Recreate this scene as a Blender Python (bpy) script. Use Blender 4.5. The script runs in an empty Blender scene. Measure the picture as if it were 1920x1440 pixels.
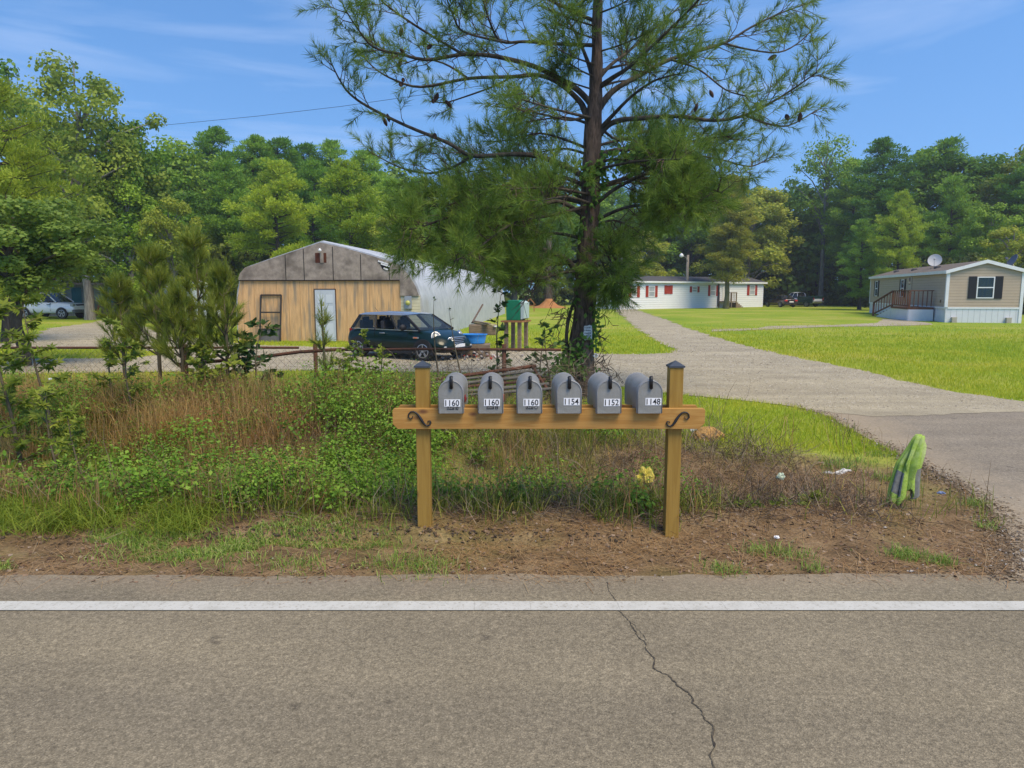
import bpy, bmesh, math, random
import numpy as np
from mathutils import Vector, Matrix, noise
S = bpy.context.scene
COL = S.collection
R = math.radians
rng = np.random.default_rng(7)
random.seed(7)
# ------------------------------------------------------------------ camera
F = 1331.0; HC = 1.8
PITCH = math.atan(174 / F); CP, SP = math.cos(PITCH), math.sin(PITCH)
cam_d = bpy.data.cameras.new('camera'); cam = bpy.data.objects.new('camera', cam_d); COL.objects.link(cam)
cam.location = (0, 0, HC); cam.rotation_euler = (math.pi / 2 - PITCH, 0, 0)
cam_d.sensor_width = 36; cam_d.lens = 36 * F / 1920; cam_d.clip_end = 3000; cam_d.clip_start = 0.05
S.camera = cam
S.render.resolution_x = 1024; S.render.resolution_y = 768
# ------------------------------------------------------------------ sky and sun
SUN_AZ = R(140); SUN_EL = R(58)           # azimuth clockwise from +Y
W = bpy.data.worlds.new('World'); S.world = W; W.use_nodes = True
nt = W.node_tree; nt.nodes.clear()
def N(t, typ, **kw):
    n = t.nodes.new(typ)
    for k, v in kw.items(): setattr(n, k, v)
    return n
wo = N(nt, 'ShaderNodeOutputWorld'); bg = N(nt, 'ShaderNodeBackground'); sky = N(nt, 'ShaderNodeTexSky')
sky.sky_type = 'NISHITA'; sky.sun_disc = False; sky.sun_elevation = SUN_EL; sky.sun_rotation = SUN_AZ
sky.air_density = 1.3; sky.dust_density = 0.4; sky.ozone_density = 4.0
tc = N(nt, 'ShaderNodeTexCoord'); mp = N(nt, 'ShaderNodeMapping'); mp.inputs['Scale'].default_value = (1.0, 1.0, 9.0)
mp.inputs['Rotation'].default_value = (0, R(5), 0)
nz = N(nt, 'ShaderNodeTexNoise'); nz.inputs['Scale'].default_value = 1.7; nz.inputs['Detail'].default_value = 7; nz.inputs['Roughness'].default_value = 0.55
nz.inputs['Distortion'].default_value = 0.5
cr = N(nt, 'ShaderNodeValToRGB'); cr.color_ramp.elements[0].position = 0.56; cr.color_ramp.elements[1].position = 1.0
cr.color_ramp.elements[0].color = (0, 0, 0, 1); cr.color_ramp.elements[1].color = (.5, .5, .5, 1)
mx = N(nt, 'ShaderNodeMix', data_type='RGBA'); mx.inputs['B'].default_value = (5.2, 5.6, 6.6, 1)
hs = N(nt, 'ShaderNodeHueSaturation'); hs.inputs['Hue'].default_value = .503; hs.inputs['Saturation'].default_value = 1.2; hs.inputs['Value'].default_value = 1.06
L = nt.links.new
svm = N(nt, 'ShaderNodeMapping'); svm.vector_type = 'POINT'; svm.inputs['Scale'].default_value = (1, 1, .8); svm.inputs['Location'].default_value = (0, 0, .235)
L(tc.outputs['Generated'], svm.inputs['Vector']); L(svm.outputs[0], sky.inputs['Vector']) if 'Vector' in sky.inputs else None
L(tc.outputs['Generated'], mp.inputs['Vector']); L(mp.outputs[0], nz.inputs['Vector']); L(nz.outputs['Fac'], cr.inputs[0])
L(cr.outputs[0], mx.inputs['Factor']); L(sky.outputs[0], hs.inputs['Color']); L(hs.outputs[0], mx.inputs['A']); L(mx.outputs['Result'], bg.inputs['Color'])
bg.inputs['Strength'].default_value = 0.15; L(bg.outputs[0], wo.inputs[0])
sun_d = bpy.data.lights.new('sun', 'SUN'); sun = bpy.data.objects.new('sun', sun_d); COL.objects.link(sun)
sun_d.energy = 3.2; sun_d.angle = R(32); sun_d.color = (1.0, .83, .56)
sd = Vector((math.sin(SUN_AZ) * math.cos(SUN_EL), math.cos(SUN_AZ) * math.cos(SUN_EL), math.sin(SUN_EL)))
sun.rotation_euler = sd.to_track_quat('Z', 'Y').to_euler()
S.view_settings.view_transform = 'Standard'; S.view_settings.look = 'None'; S.view_settings.exposure = 0.45; S.view_settings.gamma = 1
S.render.engine = 'CYCLES'
try: S.cycles.transparent_max_bounces = 16
except Exception: pass

# ------------------------------------------------------------------ helpers
def ray(x, y):
    u = (x - 960) / F; v = (720 - y) / F
    return Vector((u, CP + v * SP, -SP + v * CP))
def G(x, y, z=0.0):
    d = ray(x, y); t = (z - HC) / d.z
    return Vector((d.x * t, d.y * t, z))
def AT(x, y, Y):
    d = ray(x, y); t = Y / d.y
    return Vector((d.x * t, Y, HC + d.z * t))

def mat(name, c1, c2=None, scale=5.0, rough=.8, bump=0.0, bscale=None, metal=0.0, spec=.3, stretch=None, detail=6, lo=.35, hi=.65, coat=0.0, c3=None, s3=None, lo3=.55, hi3=.7, object_co=True):
    m = bpy.data.materials.new(name); m.use_nodes = True; t = m.node_tree; b = t.nodes['Principled BSDF']
    b.inputs['Roughness'].default_value = rough; b.inputs['Metallic'].default_value = metal
    b.inputs['Specular IOR Level'].default_value = spec
    if coat: b.inputs['Coat Weight'].default_value = coat
    b.inputs['Base Color'].default_value = (*c1, 1)
    co = N(t, 'ShaderNodeTexCoord'); mpn = N(t, 'ShaderNodeMapping')
    t.links.new(co.outputs['Object'], mpn.inputs['Vector'])
    if stretch: mpn.inputs['Scale'].default_value = stretch
    if c2 is not None:
        n = N(t, 'ShaderNodeTexNoise'); n.inputs['Scale'].default_value = scale; n.inputs['Detail'].default_value = detail; n.inputs['Roughness'].default_value = .65
        t.links.new(mpn.outputs[0], n.inputs['Vector'])
        r = N(t, 'ShaderNodeValToRGB'); r.color_ramp.elements[0].position = lo; r.color_ramp.elements[1].position = hi
        r.color_ramp.elements[0].color = (*c1, 1); r.color_ramp.elements[1].color = (*c2, 1)
        t.links.new(n.outputs['Fac'], r.inputs[0]); out = r.outputs[0]
        if c3 is not None:
            n3 = N(t, 'ShaderNodeTexNoise'); n3.inputs['Scale'].default_value = s3 or scale * .2; n3.inputs['Detail'].default_value = 5
            t.links.new(mpn.outputs[0], n3.inputs['Vector'])
            r3 = N(t, 'ShaderNodeValToRGB'); r3.color_ramp.elements[0].position = lo3; r3.color_ramp.elements[1].position = hi3
            t.links.new(n3.outputs['Fac'], r3.inputs[0])
            m3 = N(t, 'ShaderNodeMix', data_type='RGBA'); m3.inputs['B'].default_value = (*c3, 1)
            t.links.new(r3.outputs[0], m3.inputs['Factor']); t.links.new(out, m3.inputs['A']); out = m3.outputs['Result']
        t.links.new(out, b.inputs['Base Color'])
    if bump:
        n2 = N(t, 'ShaderNodeTexNoise'); n2.inputs['Scale'].default_value = bscale or scale * 2; n2.inputs['Detail'].default_value = 5
        t.links.new(mpn.outputs[0], n2.inputs['Vector'])
        bp = N(t, 'ShaderNodeBump'); bp.inputs['Strength'].default_value = min(1, bump); bp.inputs['Distance'].default_value = .02
        t.links.new(n2.outputs['Fac'], bp.inputs['Height']); t.links.new(bp.outputs[0], b.inputs['Normal'])
    return m

def leafmat(name, cols, trans=.35, rough=.55, objvar=.25):
    """cols: list of colours along the per-leaf random attribute"""
    m = bpy.data.materials.new(name); m.use_nodes = True; t = m.node_tree; b = t.nodes['Principled BSDF']; o = t.nodes['Material Output']
    b.inputs['Roughness'].default_value = rough; b.inputs['Specular IOR Level'].default_value = .25
    a = N(t, 'ShaderNodeAttribute', attribute_name='rnd')
    r = N(t, 'ShaderNodeValToRGB'); el = r.color_ramp.elements
    while len(el) < len(cols): el.new(.5)
    for i, c in enumerate(cols):
        el[i].position = i / (len(cols) - 1); el[i].color = (*c, 1)
    t.links.new(a.outputs['Fac'], r.inputs[0])
    oi = N(t, 'ShaderNodeObjectInfo'); mr = N(t, 'ShaderNodeMapRange'); mr.inputs['To Min'].default_value = 1 - objvar; mr.inputs['To Max'].default_value = 1 + objvar
    t.links.new(oi.outputs['Random'], mr.inputs['Value'])
    h = N(t, 'ShaderNodeHueSaturation'); t.links.new(mr.outputs[0], h.inputs['Value']); t.links.new(r.outputs[0], h.inputs['Color'])
    mr2 = N(t, 'ShaderNodeMapRange'); mr2.inputs['To Min'].default_value = .5 + objvar * .06; mr2.inputs['To Max'].default_value = .5 - objvar * .06
    t.links.new(oi.outputs['Random'], mr2.inputs['Value']); t.links.new(mr2.outputs[0], h.inputs['Hue'])
    t.links.new(h.outputs[0], b.inputs['Base Color'])
    tr = N(t, 'ShaderNodeBsdfTranslucent'); t.links.new(h.outputs[0], tr.inputs['Color'])
    ms = N(t, 'ShaderNodeMixShader'); ms.inputs[0].default_value = trans
    t.links.new(b.outputs[0], ms.inputs[1]); t.links.new(tr.outputs[0], ms.inputs[2]); t.links.new(ms.outputs[0], o.inputs[0])
    return m

def tag(o, label=None, cat=None, group=None, kind=None):
    if label: o['label'] = label
    if cat: o['category'] = cat
    if group: o['group'] = group
    if kind: o['kind'] = kind
    return o
def empty(name, loc=(0, 0, 0), rz=0.0):
    e = bpy.data.objects.new(name, None); COL.objects.link(e); e.location = loc; e.rotation_euler = (0, 0, rz); e.empty_display_size = .2
    return e
def link(name, me, parent=None):
    o = bpy.data.objects.new(name, me); COL.objects.link(o)
    if parent: o.parent = parent
    return o
def copy_tree(o, parent=None):
    c = o.copy(); COL.objects.link(c); c.parent = parent
    for ch in list(o.children): copy_tree(ch, c)
    return c

class MB:
    def __init__(s): s.v = []; s.f = []; s.m = []; s.mi = 0
    def add(s, vs, fs):
        n = len(s.v); s.v += [tuple(p) for p in vs]
        for f in fs: s.f.append(tuple(i + n for i in f)); s.m.append(s.mi)
        return s
    def box(s, c, d, rz=0.0, M=None):
        x, y, z = d[0] / 2, d[1] / 2, d[2] / 2
        vs = [Vector((a * x, b * y, e * z)) for e in (-1, 1) for b in (-1, 1) for a in (-1, 1)]
        m = M if M is not None else Matrix.Rotation(rz, 3, 'Z')
        vs = [m @ p + Vector(c) for p in vs]
        return s.add(vs, [(0, 2, 3, 1), (4, 5, 7, 6), (0, 1, 5, 4), (2, 6, 7, 3), (0, 4, 6, 2), (1, 3, 7, 5)])
    def b2(s, x0, x1, y0, y1, z0, z1):
        return s.box(((x0 + x1) / 2, (y0 + y1) / 2, (z0 + z1) / 2), (x1 - x0, y1 - y0, z1 - z0))
    def bar(s, p, q, w, h=None):
        p = Vector(p); q = Vector(q); h = h or w; d = q - p; M = d.to_track_quat('X', 'Z').to_matrix()
        return s.box((p + q) / 2, (d.length, w, h), M=M)
    def tube(s, pts, rad, n=8, cap=True, flat=1.0):
        pts = [Vector(p) for p in pts]; k = len(pts)
        if not hasattr(rad, '__len__'): rad = [rad] * k
        up = Vector((0, 0, 1)); vs = []; prev = None
        for i, p in enumerate(pts):
            d = (pts[min(i + 1, k - 1)] - pts[max(i - 1, 0)]).normalized()
            if prev is None:
                a = d.orthogonal().normalized()
            else:
                a = (prev - d * prev.dot(d)).normalized()
            prev = a; b = d.cross(a)
            for j in range(n):
                t = 2 * math.pi * j / n
                vs.append(p + (a * math.cos(t) + b * math.sin(t) * flat) * rad[i])
        fs = []
        for i in range(k - 1):
            for j in range(n):
                fs.append((i * n + j, i * n + (j + 1) % n, (i + 1) * n + (j + 1) % n, (i + 1) * n + j))
        if cap: fs.append(tuple(range(n - 1, -1, -1))); fs.append(tuple((k - 1) * n + j for j in range(n)))
        return s.add(vs, fs)
    def prism(s, poly, a0, a1, axis='y'):
        """poly: 2D points; extruded from a0 to a1 along axis"""
        def P(u, v, a):
            return {'y': (u, a, v), 'x': (a, u, v), 'z': (u, v, a)}[axis]
        n = len(poly); vs = [P(u, v, a0) for u, v in poly] + [P(u, v, a1) for u, v in poly]
        fs = [tuple(range(n)), tuple(range(2 * n - 1, n - 1, -1))] + [(i, i + n, (i + 1) % n + n, (i + 1) % n) for i in range(n)]
        return s.add(vs, fs)
    def lathe(s, prof, c=(0, 0, 0), n=24, axis='z', close=True):
        vs = []
        for r_, z in prof:
            for j in range(n):
                t = 2 * math.pi * j / n; a, b = r_ * math.cos(t), r_ * math.sin(t)
                p = {'z': (a, b, z), 'y': (a, z, b), 'x': (z, a, b)}[axis]
                vs.append((p[0] + c[0], p[1] + c[1], p[2] + c[2]))
        fs = [(i * n + j, i * n + (j + 1) % n, (i + 1) * n + (j + 1) % n, (i + 1) * n + j) for i in range(len(prof) - 1) for j in range(n)]
        if close: fs.append(tuple(range(n))); fs.append(tuple((len(prof) - 1) * n + j for j in range(n)))
        return s.add(vs, fs)
    def mesh(s, name, mats, smooth=False, bevel=0, fix=True):
        me = bpy.data.meshes.new(name); me.from_pydata(s.v, [], s.f)
        if not isinstance(mats, (list, tuple)): mats = [mats]
        for m in mats: me.materials.append(m)
        me.polygons.foreach_set('material_index', s.m)
        bm = bmesh.new(); bm.from_mesh(me)
        if fix: bmesh.ops.recalc_face_normals(bm, faces=bm.faces)
        if bevel: bmesh.ops.bevel(bm, geom=bm.edges[:], offset=bevel, segments=2, affect='EDGES', profile=.6)
        bm.to_mesh(me); bm.free()
        if smooth:
            me.polygons.foreach_set('use_smooth', [True] * len(me.polygons))
        me.update(); return me
    def build(s, name, mats, parent=None, smooth=False, bevel=0, fix=True, sharp=None):
        me = s.mesh(name, mats, smooth, bevel, fix)
        if sharp and smooth:
            try: me.set_sharp_from_angle(angle=R(sharp))
            except Exception: pass
        return link(name, me, parent)

def npmesh(name, V, Fc, mats, rnd=None, mi=None, smooth=False):
    """V (n,3), Fc (m,k) int; rnd per face"""
    me = bpy.data.meshes.new(name); n, (m, k) = len(V), Fc.shape
    me.vertices.add(n); me.vertices.foreach_set('co', np.asarray(V, np.float32).ravel())
    me.loops.add(m * k); me.loops.foreach_set('vertex_index', Fc.astype(np.int32).ravel())
    me.polygons.add(m); me.polygons.foreach_set('loop_start', np.arange(0, m * k, k, dtype=np.int32))
    try: me.polygons.foreach_set('loop_total', np.full(m, k, np.int32))
    except Exception: pass
    for q in (mats if isinstance(mats, (list, tuple)) else [mats]): me.materials.append(q)
    if mi is not None: me.polygons.foreach_set('material_index', np.asarray(mi, np.int32))
    if smooth: me.polygons.foreach_set('use_smooth', np.ones(m, bool))
    me.update(calc_edges=True)
    if rnd is not None:
        a = me.attributes.new('rnd', 'FLOAT', 'FACE'); a.data.foreach_set('value', np.clip(rnd, 0, 1).astype(np.float32))
    return me
def norm(a): return a / (np.linalg.norm(a, axis=-1, keepdims=True) + 1e-9)
def rdir(n, up=0.0):
    d = norm(rng.normal(size=(n, 3))); d[:, 2] += up
    return norm(d)
T_LEAF = (np.array([(0, 0, 0), (.5, -.32, .06), (1, 0, -.04), (.5, .32, .06)]), np.array([(0, 1, 2, 3)]))
T_CARD = (np.array([(0, -.25, 0), (.8, -.4, .1), (1, .35, -.1), (.1, .4, .05)]), np.array([(0, 1, 2, 3)]))
_a = [R(x) for x in (-110, -55, 0, 55, 110)]
_v = [(0, 0, 0)]; _f = []
for q in _a:
    for (rr, da) in ((.42, -.42), (1, 0), (.42, .42)):
        _v.append((rr * math.cos(q + da), rr * math.sin(q + da), -.12 * rr))
    k_ = len(_v); _f.append((0, k_ - 3, k_ - 2, k_ - 1))
T_STAR = (np.array(_v), np.array(_f))
def scatter(T, P, D, Sc, nrm=None, rnd=None):
    """instances template T along dirs D; returns V,F,rnd"""
    tv, tf = T; n = len(P)
    if nrm is None: nrm = rdir(n, .9)
    side = norm(np.cross(nrm, D)); up = np.cross(D, side)
    V = P[:, None, :] + Sc[:, None, None] * (tv[None, :, 0:1] * D[:, None, :] + tv[None, :, 1:2] * side[:, None, :] + tv[None, :, 2:3] * up[:, None, :])
    Fc = (tf[None] + (np.arange(n) * len(tv))[:, None, None]).reshape(-1, tf.shape[1])
    if rnd is None: rnd = rng.random(n)
    return V.reshape(-1, 3), Fc, np.repeat(rnd, len(tf))
def cat(parts):
    V = []; Fc = []; Rn = []; o = 0
    for v, f, r in parts:
        V.append(v); Fc.append(f + o); Rn.append(r); o += len(v)
    return np.concatenate(V), np.concatenate(Fc), np.concatenate(Rn)
def blades(P, h, w, lean=.35, droop=.5, rnd=None, az=None):
    """grass blades: 2 quads each; P (n,3), h (n,)"""
    n = len(P); a = rng.random(n) * 2 * np.pi if az is None else az
    ld = np.stack([np.cos(a), np.sin(a), np.zeros(n)], 1); l1 = np.abs(rng.normal(size=n)) * lean
    b = rng.random(n) * 2 * np.pi; sd_ = np.stack([np.cos(b), np.sin(b), np.zeros(n)], 1) * (np.asarray(w) * np.ones(n))[:, None] / 2
    h = h[:, None]; l1 = l1[:, None]; up = np.array([[0, 0, 1.0]])
    m1 = P + h * (up * .55 + ld * l1 * .35); tip = P + h * (up * (1 - droop * np.minimum(l1, 1) * .6) + ld * l1 * 1.15)
    V = np.stack([P - sd_, P + sd_, m1 + sd_ * .8, m1 - sd_ * .8, tip + sd_ * .12, tip - sd_ * .12], 1).reshape(-1, 3)
    o = (np.arange(n) * 6)[:, None]; Fc = np.concatenate([o + np.array([[0, 1, 2, 3]]), o + np.array([[3, 2, 4, 5]])], 1).reshape(-1, 4)
    if rnd is None: rnd = rng.random(n)
    return V, Fc, np.repeat(rnd, 2)
def fbm(x, y, s, seed=0, o=4):
    """cheap value noise fbm in numpy, 0..1"""
    out = np.zeros_like(x, float); amp = 1; tot = 0
    for k in range(o):
        xs, ys = x * s + seed * 17.3 + k * 31.7, y * s - seed * 9.1 + k * 11.3
        xi, yi = np.floor(xs), np.floor(ys); fx, fy = xs - xi, ys - yi; fx = fx * fx * (3 - 2 * fx); fy = fy * fy * (3 - 2 * fy)
        def hsh(a, b):
            v = np.sin(a * 127.1 + b * 311.7) * 43758.5453; return v - np.floor(v)
        v = (hsh(xi, yi) * (1 - fx) + hsh(xi + 1, yi) * fx) * (1 - fy) + (hsh(xi, yi + 1) * (1 - fx) + hsh(xi + 1, yi + 1) * fx) * fy
        out += v * amp; tot += amp; amp *= .5; s *= 2.03
    return out / tot
def ss(a, b, x):
    t = np.clip((x - a) / (b - a), 0, 1); return t * t * (3 - 2 * t)

# ------------------------------------------------------------------ terrain
APRON = [G(*p) for p in ((1290, 741), (1400, 748), (1480, 757), (1560, 785), (1640, 830), (1700, 858), (1745, 884), (1800, 912), (1860, 955), (1893, 1005), (1903, 1045), (1895, 1084))]
ax = np.array([p.x for p in APRON]); ay = np.array([p.y for p in APRON])
def edge_x(y):            # left edge of the paved apron as a function of distance
    return np.interp(y, ay[::-1], ax[::-1])
def tz(x, y):
    x = np.asarray(x, float); y = np.asarray(y, float)
    ins = ss(.05, 1.3, edge_x(y) - x) * ss(4.35, 4.75, y) * (1 - ss(10.6, 11.6, y))
    ditch = -.5 * np.exp(-((y - 6.75) / .75) ** 2) * (1 - ss(1.9, 3.4, x))
    scar = .07 * ss(4.86, 4.96, y + .12 * (fbm(x, y * 0, 1.3, 3) - .5) * 2) * ss(-2.6, -1.6, x) * (1 - ss(-.1, 1.2, x)) * (1 - ss(5.2, 5.7, y))
    mound = .10 * ss(4.9, 5.6, y) * (1 - ss(5.5, 6.3, y)) * (1 - ss(2.6, 4, x))
    bank = .22 * ss(7.5, 8.6, y) * (1 - ss(9.0, 10.4, y)) * (1 - ss(-1, 2.4, x))
    rm = .10 * np.exp(-((x - 2.6) / 1.0) ** 2 - ((y - 7.6) / 1.0) ** 2)
    nse = (fbm(x, y, 2.2, 1, 5) - .5) * .10 + (fbm(x, y, 9, 2, 3) - .5) * .035
    return (ditch + mound + bank + rm + nse) * ins + scar
def gx(lo, hi, d0, d1, step): 
    a = np.arange(d0, d1, step); l = d0 - np.geomspace(step, d0 - lo, 26)[::-1]; r_ = d1 + np.geomspace(step, hi - d1, 26) - step * .0
    return np.concatenate([l, a, r_])
xs = gx(-500, 500, -9, 6.5, .055); ys = gx(-60, 700, 4.2, 11.2, .05)
XX, YY = np.meshgrid(xs, ys); ZZ = tz(XX, YY)
V = np.stack([XX, YY, ZZ], -1).reshape(-1, 3); nx_, ny_ = len(xs), len(ys)
idx = np.arange(nx_ * ny_).reshape(ny_, nx_); FC = np.stack([idx[:-1, :-1], idx[:-1, 1:], idx[1:, 1:], idx[1:, :-1]], -1).reshape(-1, 4)
def dirtf(x, y):
    """bare earth amount: roadside, ditch and the worn corner by the apron"""
    d = (1 - ss(5.1, 5.7, y)) + .95 * ss(.6, 1.8, x) * (1 - ss(7.3, 8.2, y + .35 * (x - 2))) + .6 * (1 - ss(8.0, 9.3, y)) * (1 - ss(2, 3, x))
    d = d * (1 - ss(0, .4, x - edge_x(y) + .4) * ss(8.3, 8.8, y)) 
    return np.clip(d, 0, 1) * (1 - ss(9.2, 10.0, y))
def ground_mat():
    m = bpy.data.materials.new('ground'); m.use_nodes = True; t = m.node_tree; b = t.nodes['Principled BSDF']; b.inputs['Roughness'].default_value = 1; b.inputs['Specular IOR Level'].default_value = .1
    co = N(t, 'ShaderNodeTexCoord'); 
    def noi(s, d=6):
        n = N(t, 'ShaderNodeTexNoise'); n.inputs['Scale'].default_value = s; n.inputs['Detail'].default_value = d; n.inputs['Roughness'].default_value = .68
        t.links.new(co.outputs['Object'], n.inputs['Vector']); return n
    def ramp(n, *st):
        r = N(t, 'ShaderNodeValToRGB'); e = r.color_ramp.elements
        while len(e) < len(st): e.new(.5)
        for i, (p, c) in enumerate(st): e[i].position = p; e[i].color = (*c, 1)
        t.links.new(n, r.inputs[0]); return r.outputs[0]
    def mixc(f, a, b_, typ='MIX'):
        n = N(t, 'ShaderNodeMix', data_type='RGBA', blend_type=typ)
        if hasattr(f, 'links'): t.links.new(f, n.inputs['Factor'])
        else: n.inputs['Factor'].default_value = f
        t.links.new(a, n.inputs['A']); t.links.new(b_, n.inputs['B']); return n.outputs['Result']
    g1 = ramp(noi(.16, 12).outputs['Fac'], (.34, (.18, .29, .025)), (.5, (.27, .345, .035)), (.66, (.42, .385, .10)))
    g2 = ramp(noi(14, 4).outputs['Fac'], (.3, (.62, .62, .62)), (.7, (1.15, 1.15, 1.15)))
    grass = mixc(1.0, g1, g2, 'MULTIPLY')
    d1 = ramp(noi(3.5, 8).outputs['Fac'], (.3, (.10, .068, .038)), (.5, (.21, .14, .075)), (.7, (.33, .235, .135)))
    d2 = ramp(noi(60, 4).outputs['Fac'], (.3, (.5, .5, .5)), (.7, (1.2, 1.2, 1.2)))
    dirt = mixc(1.0, d1, d2, 'MULTIPLY')
    a = N(t, 'ShaderNodeAttribute', attribute_name='dirt'); t.links.new(mixc(a.outputs['Fac'], grass, dirt), b.inputs['Base Color'])
    bp = N(t, 'ShaderNodeBump'); bp.inputs['Strength'].default_value = .6; bp.inputs['Distance'].default_value = .03
    t.links.new(noi(30, 6).outputs['Fac'], bp.inputs['Height']); t.links.new(bp.outputs[0], b.inputs['Normal'])
    return m
me = npmesh('ground', V, FC, ground_mat(), smooth=True)
at = me.attributes.new('dirt', 'FLOAT', 'POINT'); dv = dirtf(V[:, 0], V[:, 1]) + (fbm(V[:, 0], V[:, 1], 1.5, 5) - .5) * .5 * (V[:, 1] < 10); dv[V[:, 1] > 10] = 0
at.data.foreach_set('value', np.clip(dv, 0, 1).astype(np.float32))
tag(link('ground', me), kind='structure')

def asphalt(name, c, c2, dirt=None):
    m = bpy.data.materials.new(name); m.use_nodes = True; t = m.node_tree; b = t.nodes['Principled BSDF']; b.inputs['Roughness'].default_value = .93; b.inputs['Specular IOR Level'].default_value = .2
    co = N(t, 'ShaderNodeTexCoord')
    vo = N(t, 'ShaderNodeTexVoronoi'); vo.inputs['Scale'].default_value = 175; vo.feature = 'F1'; t.links.new(co.outputs['Object'], vo.inputs['Vector'])
    r = N(t, 'ShaderNodeValToRGB'); e = r.color_ramp.elements; e.new(.5); e.new(.8)
    for i, (p, k) in enumerate(((.0, .70), (.35, .95), (.7, 1.03), (1, 1.4))): e[i].position = p; e[i].color = (k, k * .97, k * .93, 1)
    sp = N(t, 'ShaderNodeSeparateColor'); t.links.new(vo.outputs['Color'], sp.inputs[0]); t.links.new(sp.outputs[0], r.inputs[0])
    n = N(t, 'ShaderNodeTexNoise'); n.inputs['Scale'].default_value = .9; n.inputs['Detail'].default_value = 9; n.inputs['Roughness'].default_value = .7; t.links.new(co.outputs['Object'], n.inputs['Vector'])
    r2 = N(t, 'ShaderNodeValToRGB'); r2.color_ramp.elements[0].position = .35; r2.color_ramp.elements[1].position = .65; r2.color_ramp.elements[0].color = (*c, 1); r2.color_ramp.elements[1].color = (*c2, 1)
    t.links.new(n.outputs['Fac'], r2.inputs[0])
    n5 = N(t, 'ShaderNodeTexNoise'); n5.inputs['Scale'].default_value = 34; n5.inputs['Detail'].default_value = 5; n5.inputs['Roughness'].default_value = .8; t.links.new(co.outputs['Object'], n5.inputs['Vector'])
    r5 = N(t, 'ShaderNodeValToRGB'); r5.color_ramp.elements[0].position = .3; r5.color_ramp.elements[1].position = .7; r5.color_ramp.elements[0].color = (.74, .74, .74, 1); r5.color_ramp.elements[1].color = (1.22, 1.22, 1.22, 1)
    t.links.new(n5.outputs['Fac'], r5.inputs[0])
    mxx = N(t, 'ShaderNodeMix', data_type='RGBA', blend_type='MULTIPLY'); mxx.inputs['Factor'].default_value = 1; t.links.new(r2.outputs[0], mxx.inputs['A']); t.links.new(r.outputs[0], mxx.inputs['B'])
    mx5 = N(t, 'ShaderNodeMix', data_type='RGBA', blend_type='MULTIPLY'); mx5.inputs['Factor'].default_value = 1; t.links.new(mxx.outputs['Result'], mx5.inputs['A']); t.links.new(r5.outputs[0], mx5.inputs['B'])
    out = mx5.outputs['Result']
    # wheel paths and stains drawn out along the lane
    mpl = N(t, 'ShaderNodeMapping'); mpl.inputs['Scale'].default_value = (.10, .9, 1); t.links.new(co.outputs['Object'], mpl.inputs['Vector'])
    nl = N(t, 'ShaderNodeTexNoise'); nl.inputs['Scale'].default_value = 2.2; nl.inputs['Detail'].default_value = 6; t.links.new(mpl.outputs[0], nl.inputs['Vector'])
    rl = N(t, 'ShaderNodeValToRGB'); rl.color_ramp.elements[0].position = .3; rl.color_ramp.elements[1].position = .7; rl.color_ramp.elements[0].color = (.86, .86, .87, 1); rl.color_ramp.elements[1].color = (1.12, 1.11, 1.08, 1); t.links.new(nl.outputs['Fac'], rl.inputs[0])
    ns_ = N(t, 'ShaderNodeTexNoise'); ns_.inputs['Scale'].default_value = 5; ns_.inputs['Detail'].default_value = 3; t.links.new(co.outputs['Object'], ns_.inputs['Vector'])
    rs_ = N(t, 'ShaderNodeValToRGB'); rs_.color_ramp.elements[0].position = .24; rs_.color_ramp.elements[1].position = .33; rs_.color_ramp.elements[0].color = (.62, .62, .64, 1); rs_.color_ramp.elements[1].color = (1, 1, 1, 1); t.links.new(ns_.outputs['Fac'], rs_.inputs[0])
    for q_ in (rl, rs_):
        mq = N(t, 'ShaderNodeMix', data_type='RGBA', blend_type='MULTIPLY'); mq.inputs['Factor'].default_value = 1; t.links.new(out, mq.inputs['A']); t.links.new(q_.outputs[0], mq.inputs['B']); out = mq.outputs['Result']
    if dirt == 'corner':
        sx = N(t, 'ShaderNodeSeparateXYZ'); t.links.new(co.outputs['Object'], sx.inputs[0])
        n6 = N(t, 'ShaderNodeTexNoise'); n6.inputs['Scale'].default_value = 2.2; n6.inputs['Detail'].default_value = 7; t.links.new(co.outputs['Object'], n6.inputs['Vector'])
        a1 = N(t, 'ShaderNodeMath', operation='MULTIPLY_ADD'); a1.inputs[1].default_value = -.215; t.links.new(sx.outputs['Y'], a1.inputs[0]); t.links.new(sx.outputs['X'], a1.inputs[2])
        a2 = N(t, 'ShaderNodeMath', operation='MULTIPLY_ADD'); a2.inputs[1].default_value = .9; t.links.new(n6.outputs['Fac'], a2.inputs[0]); t.links.new(a1.outputs[0], a2.inputs[2])
        mr = N(t, 'ShaderNodeMapRange'); mr.inputs['From Min'].default_value = 3.2; mr.inputs['From Max'].default_value = 3.85; mr.inputs['To Min'].default_value = .95; mr.inputs['To Max'].default_value = 0; t.links.new(a2.outputs[0], mr.inputs['Value'])
        m7 = N(t, 'ShaderNodeMix', data_type='RGBA'); m7.inputs['B'].default_value = (.33, .27, .19, 1); t.links.new(mr.outputs[0], m7.inputs['Factor']); t.links.new(out, m7.inputs['A'])
        m8 = N(t, 'ShaderNodeMix', data_type='RGBA', blend_type='MULTIPLY'); m8.inputs['Factor'].default_value = .7; t.links.new(m7.outputs['Result'], m8.inputs['A']); t.links.new(r5.outputs[0], m8.inputs['B']); out = m8.outputs['Result']
    elif dirt:
        # sand washed over the outer strip of the lane: fades with distance across the road
        sx = N(t, 'ShaderNodeSeparateXYZ'); t.links.new(co.outputs['Object'], sx.inputs[0])
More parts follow.
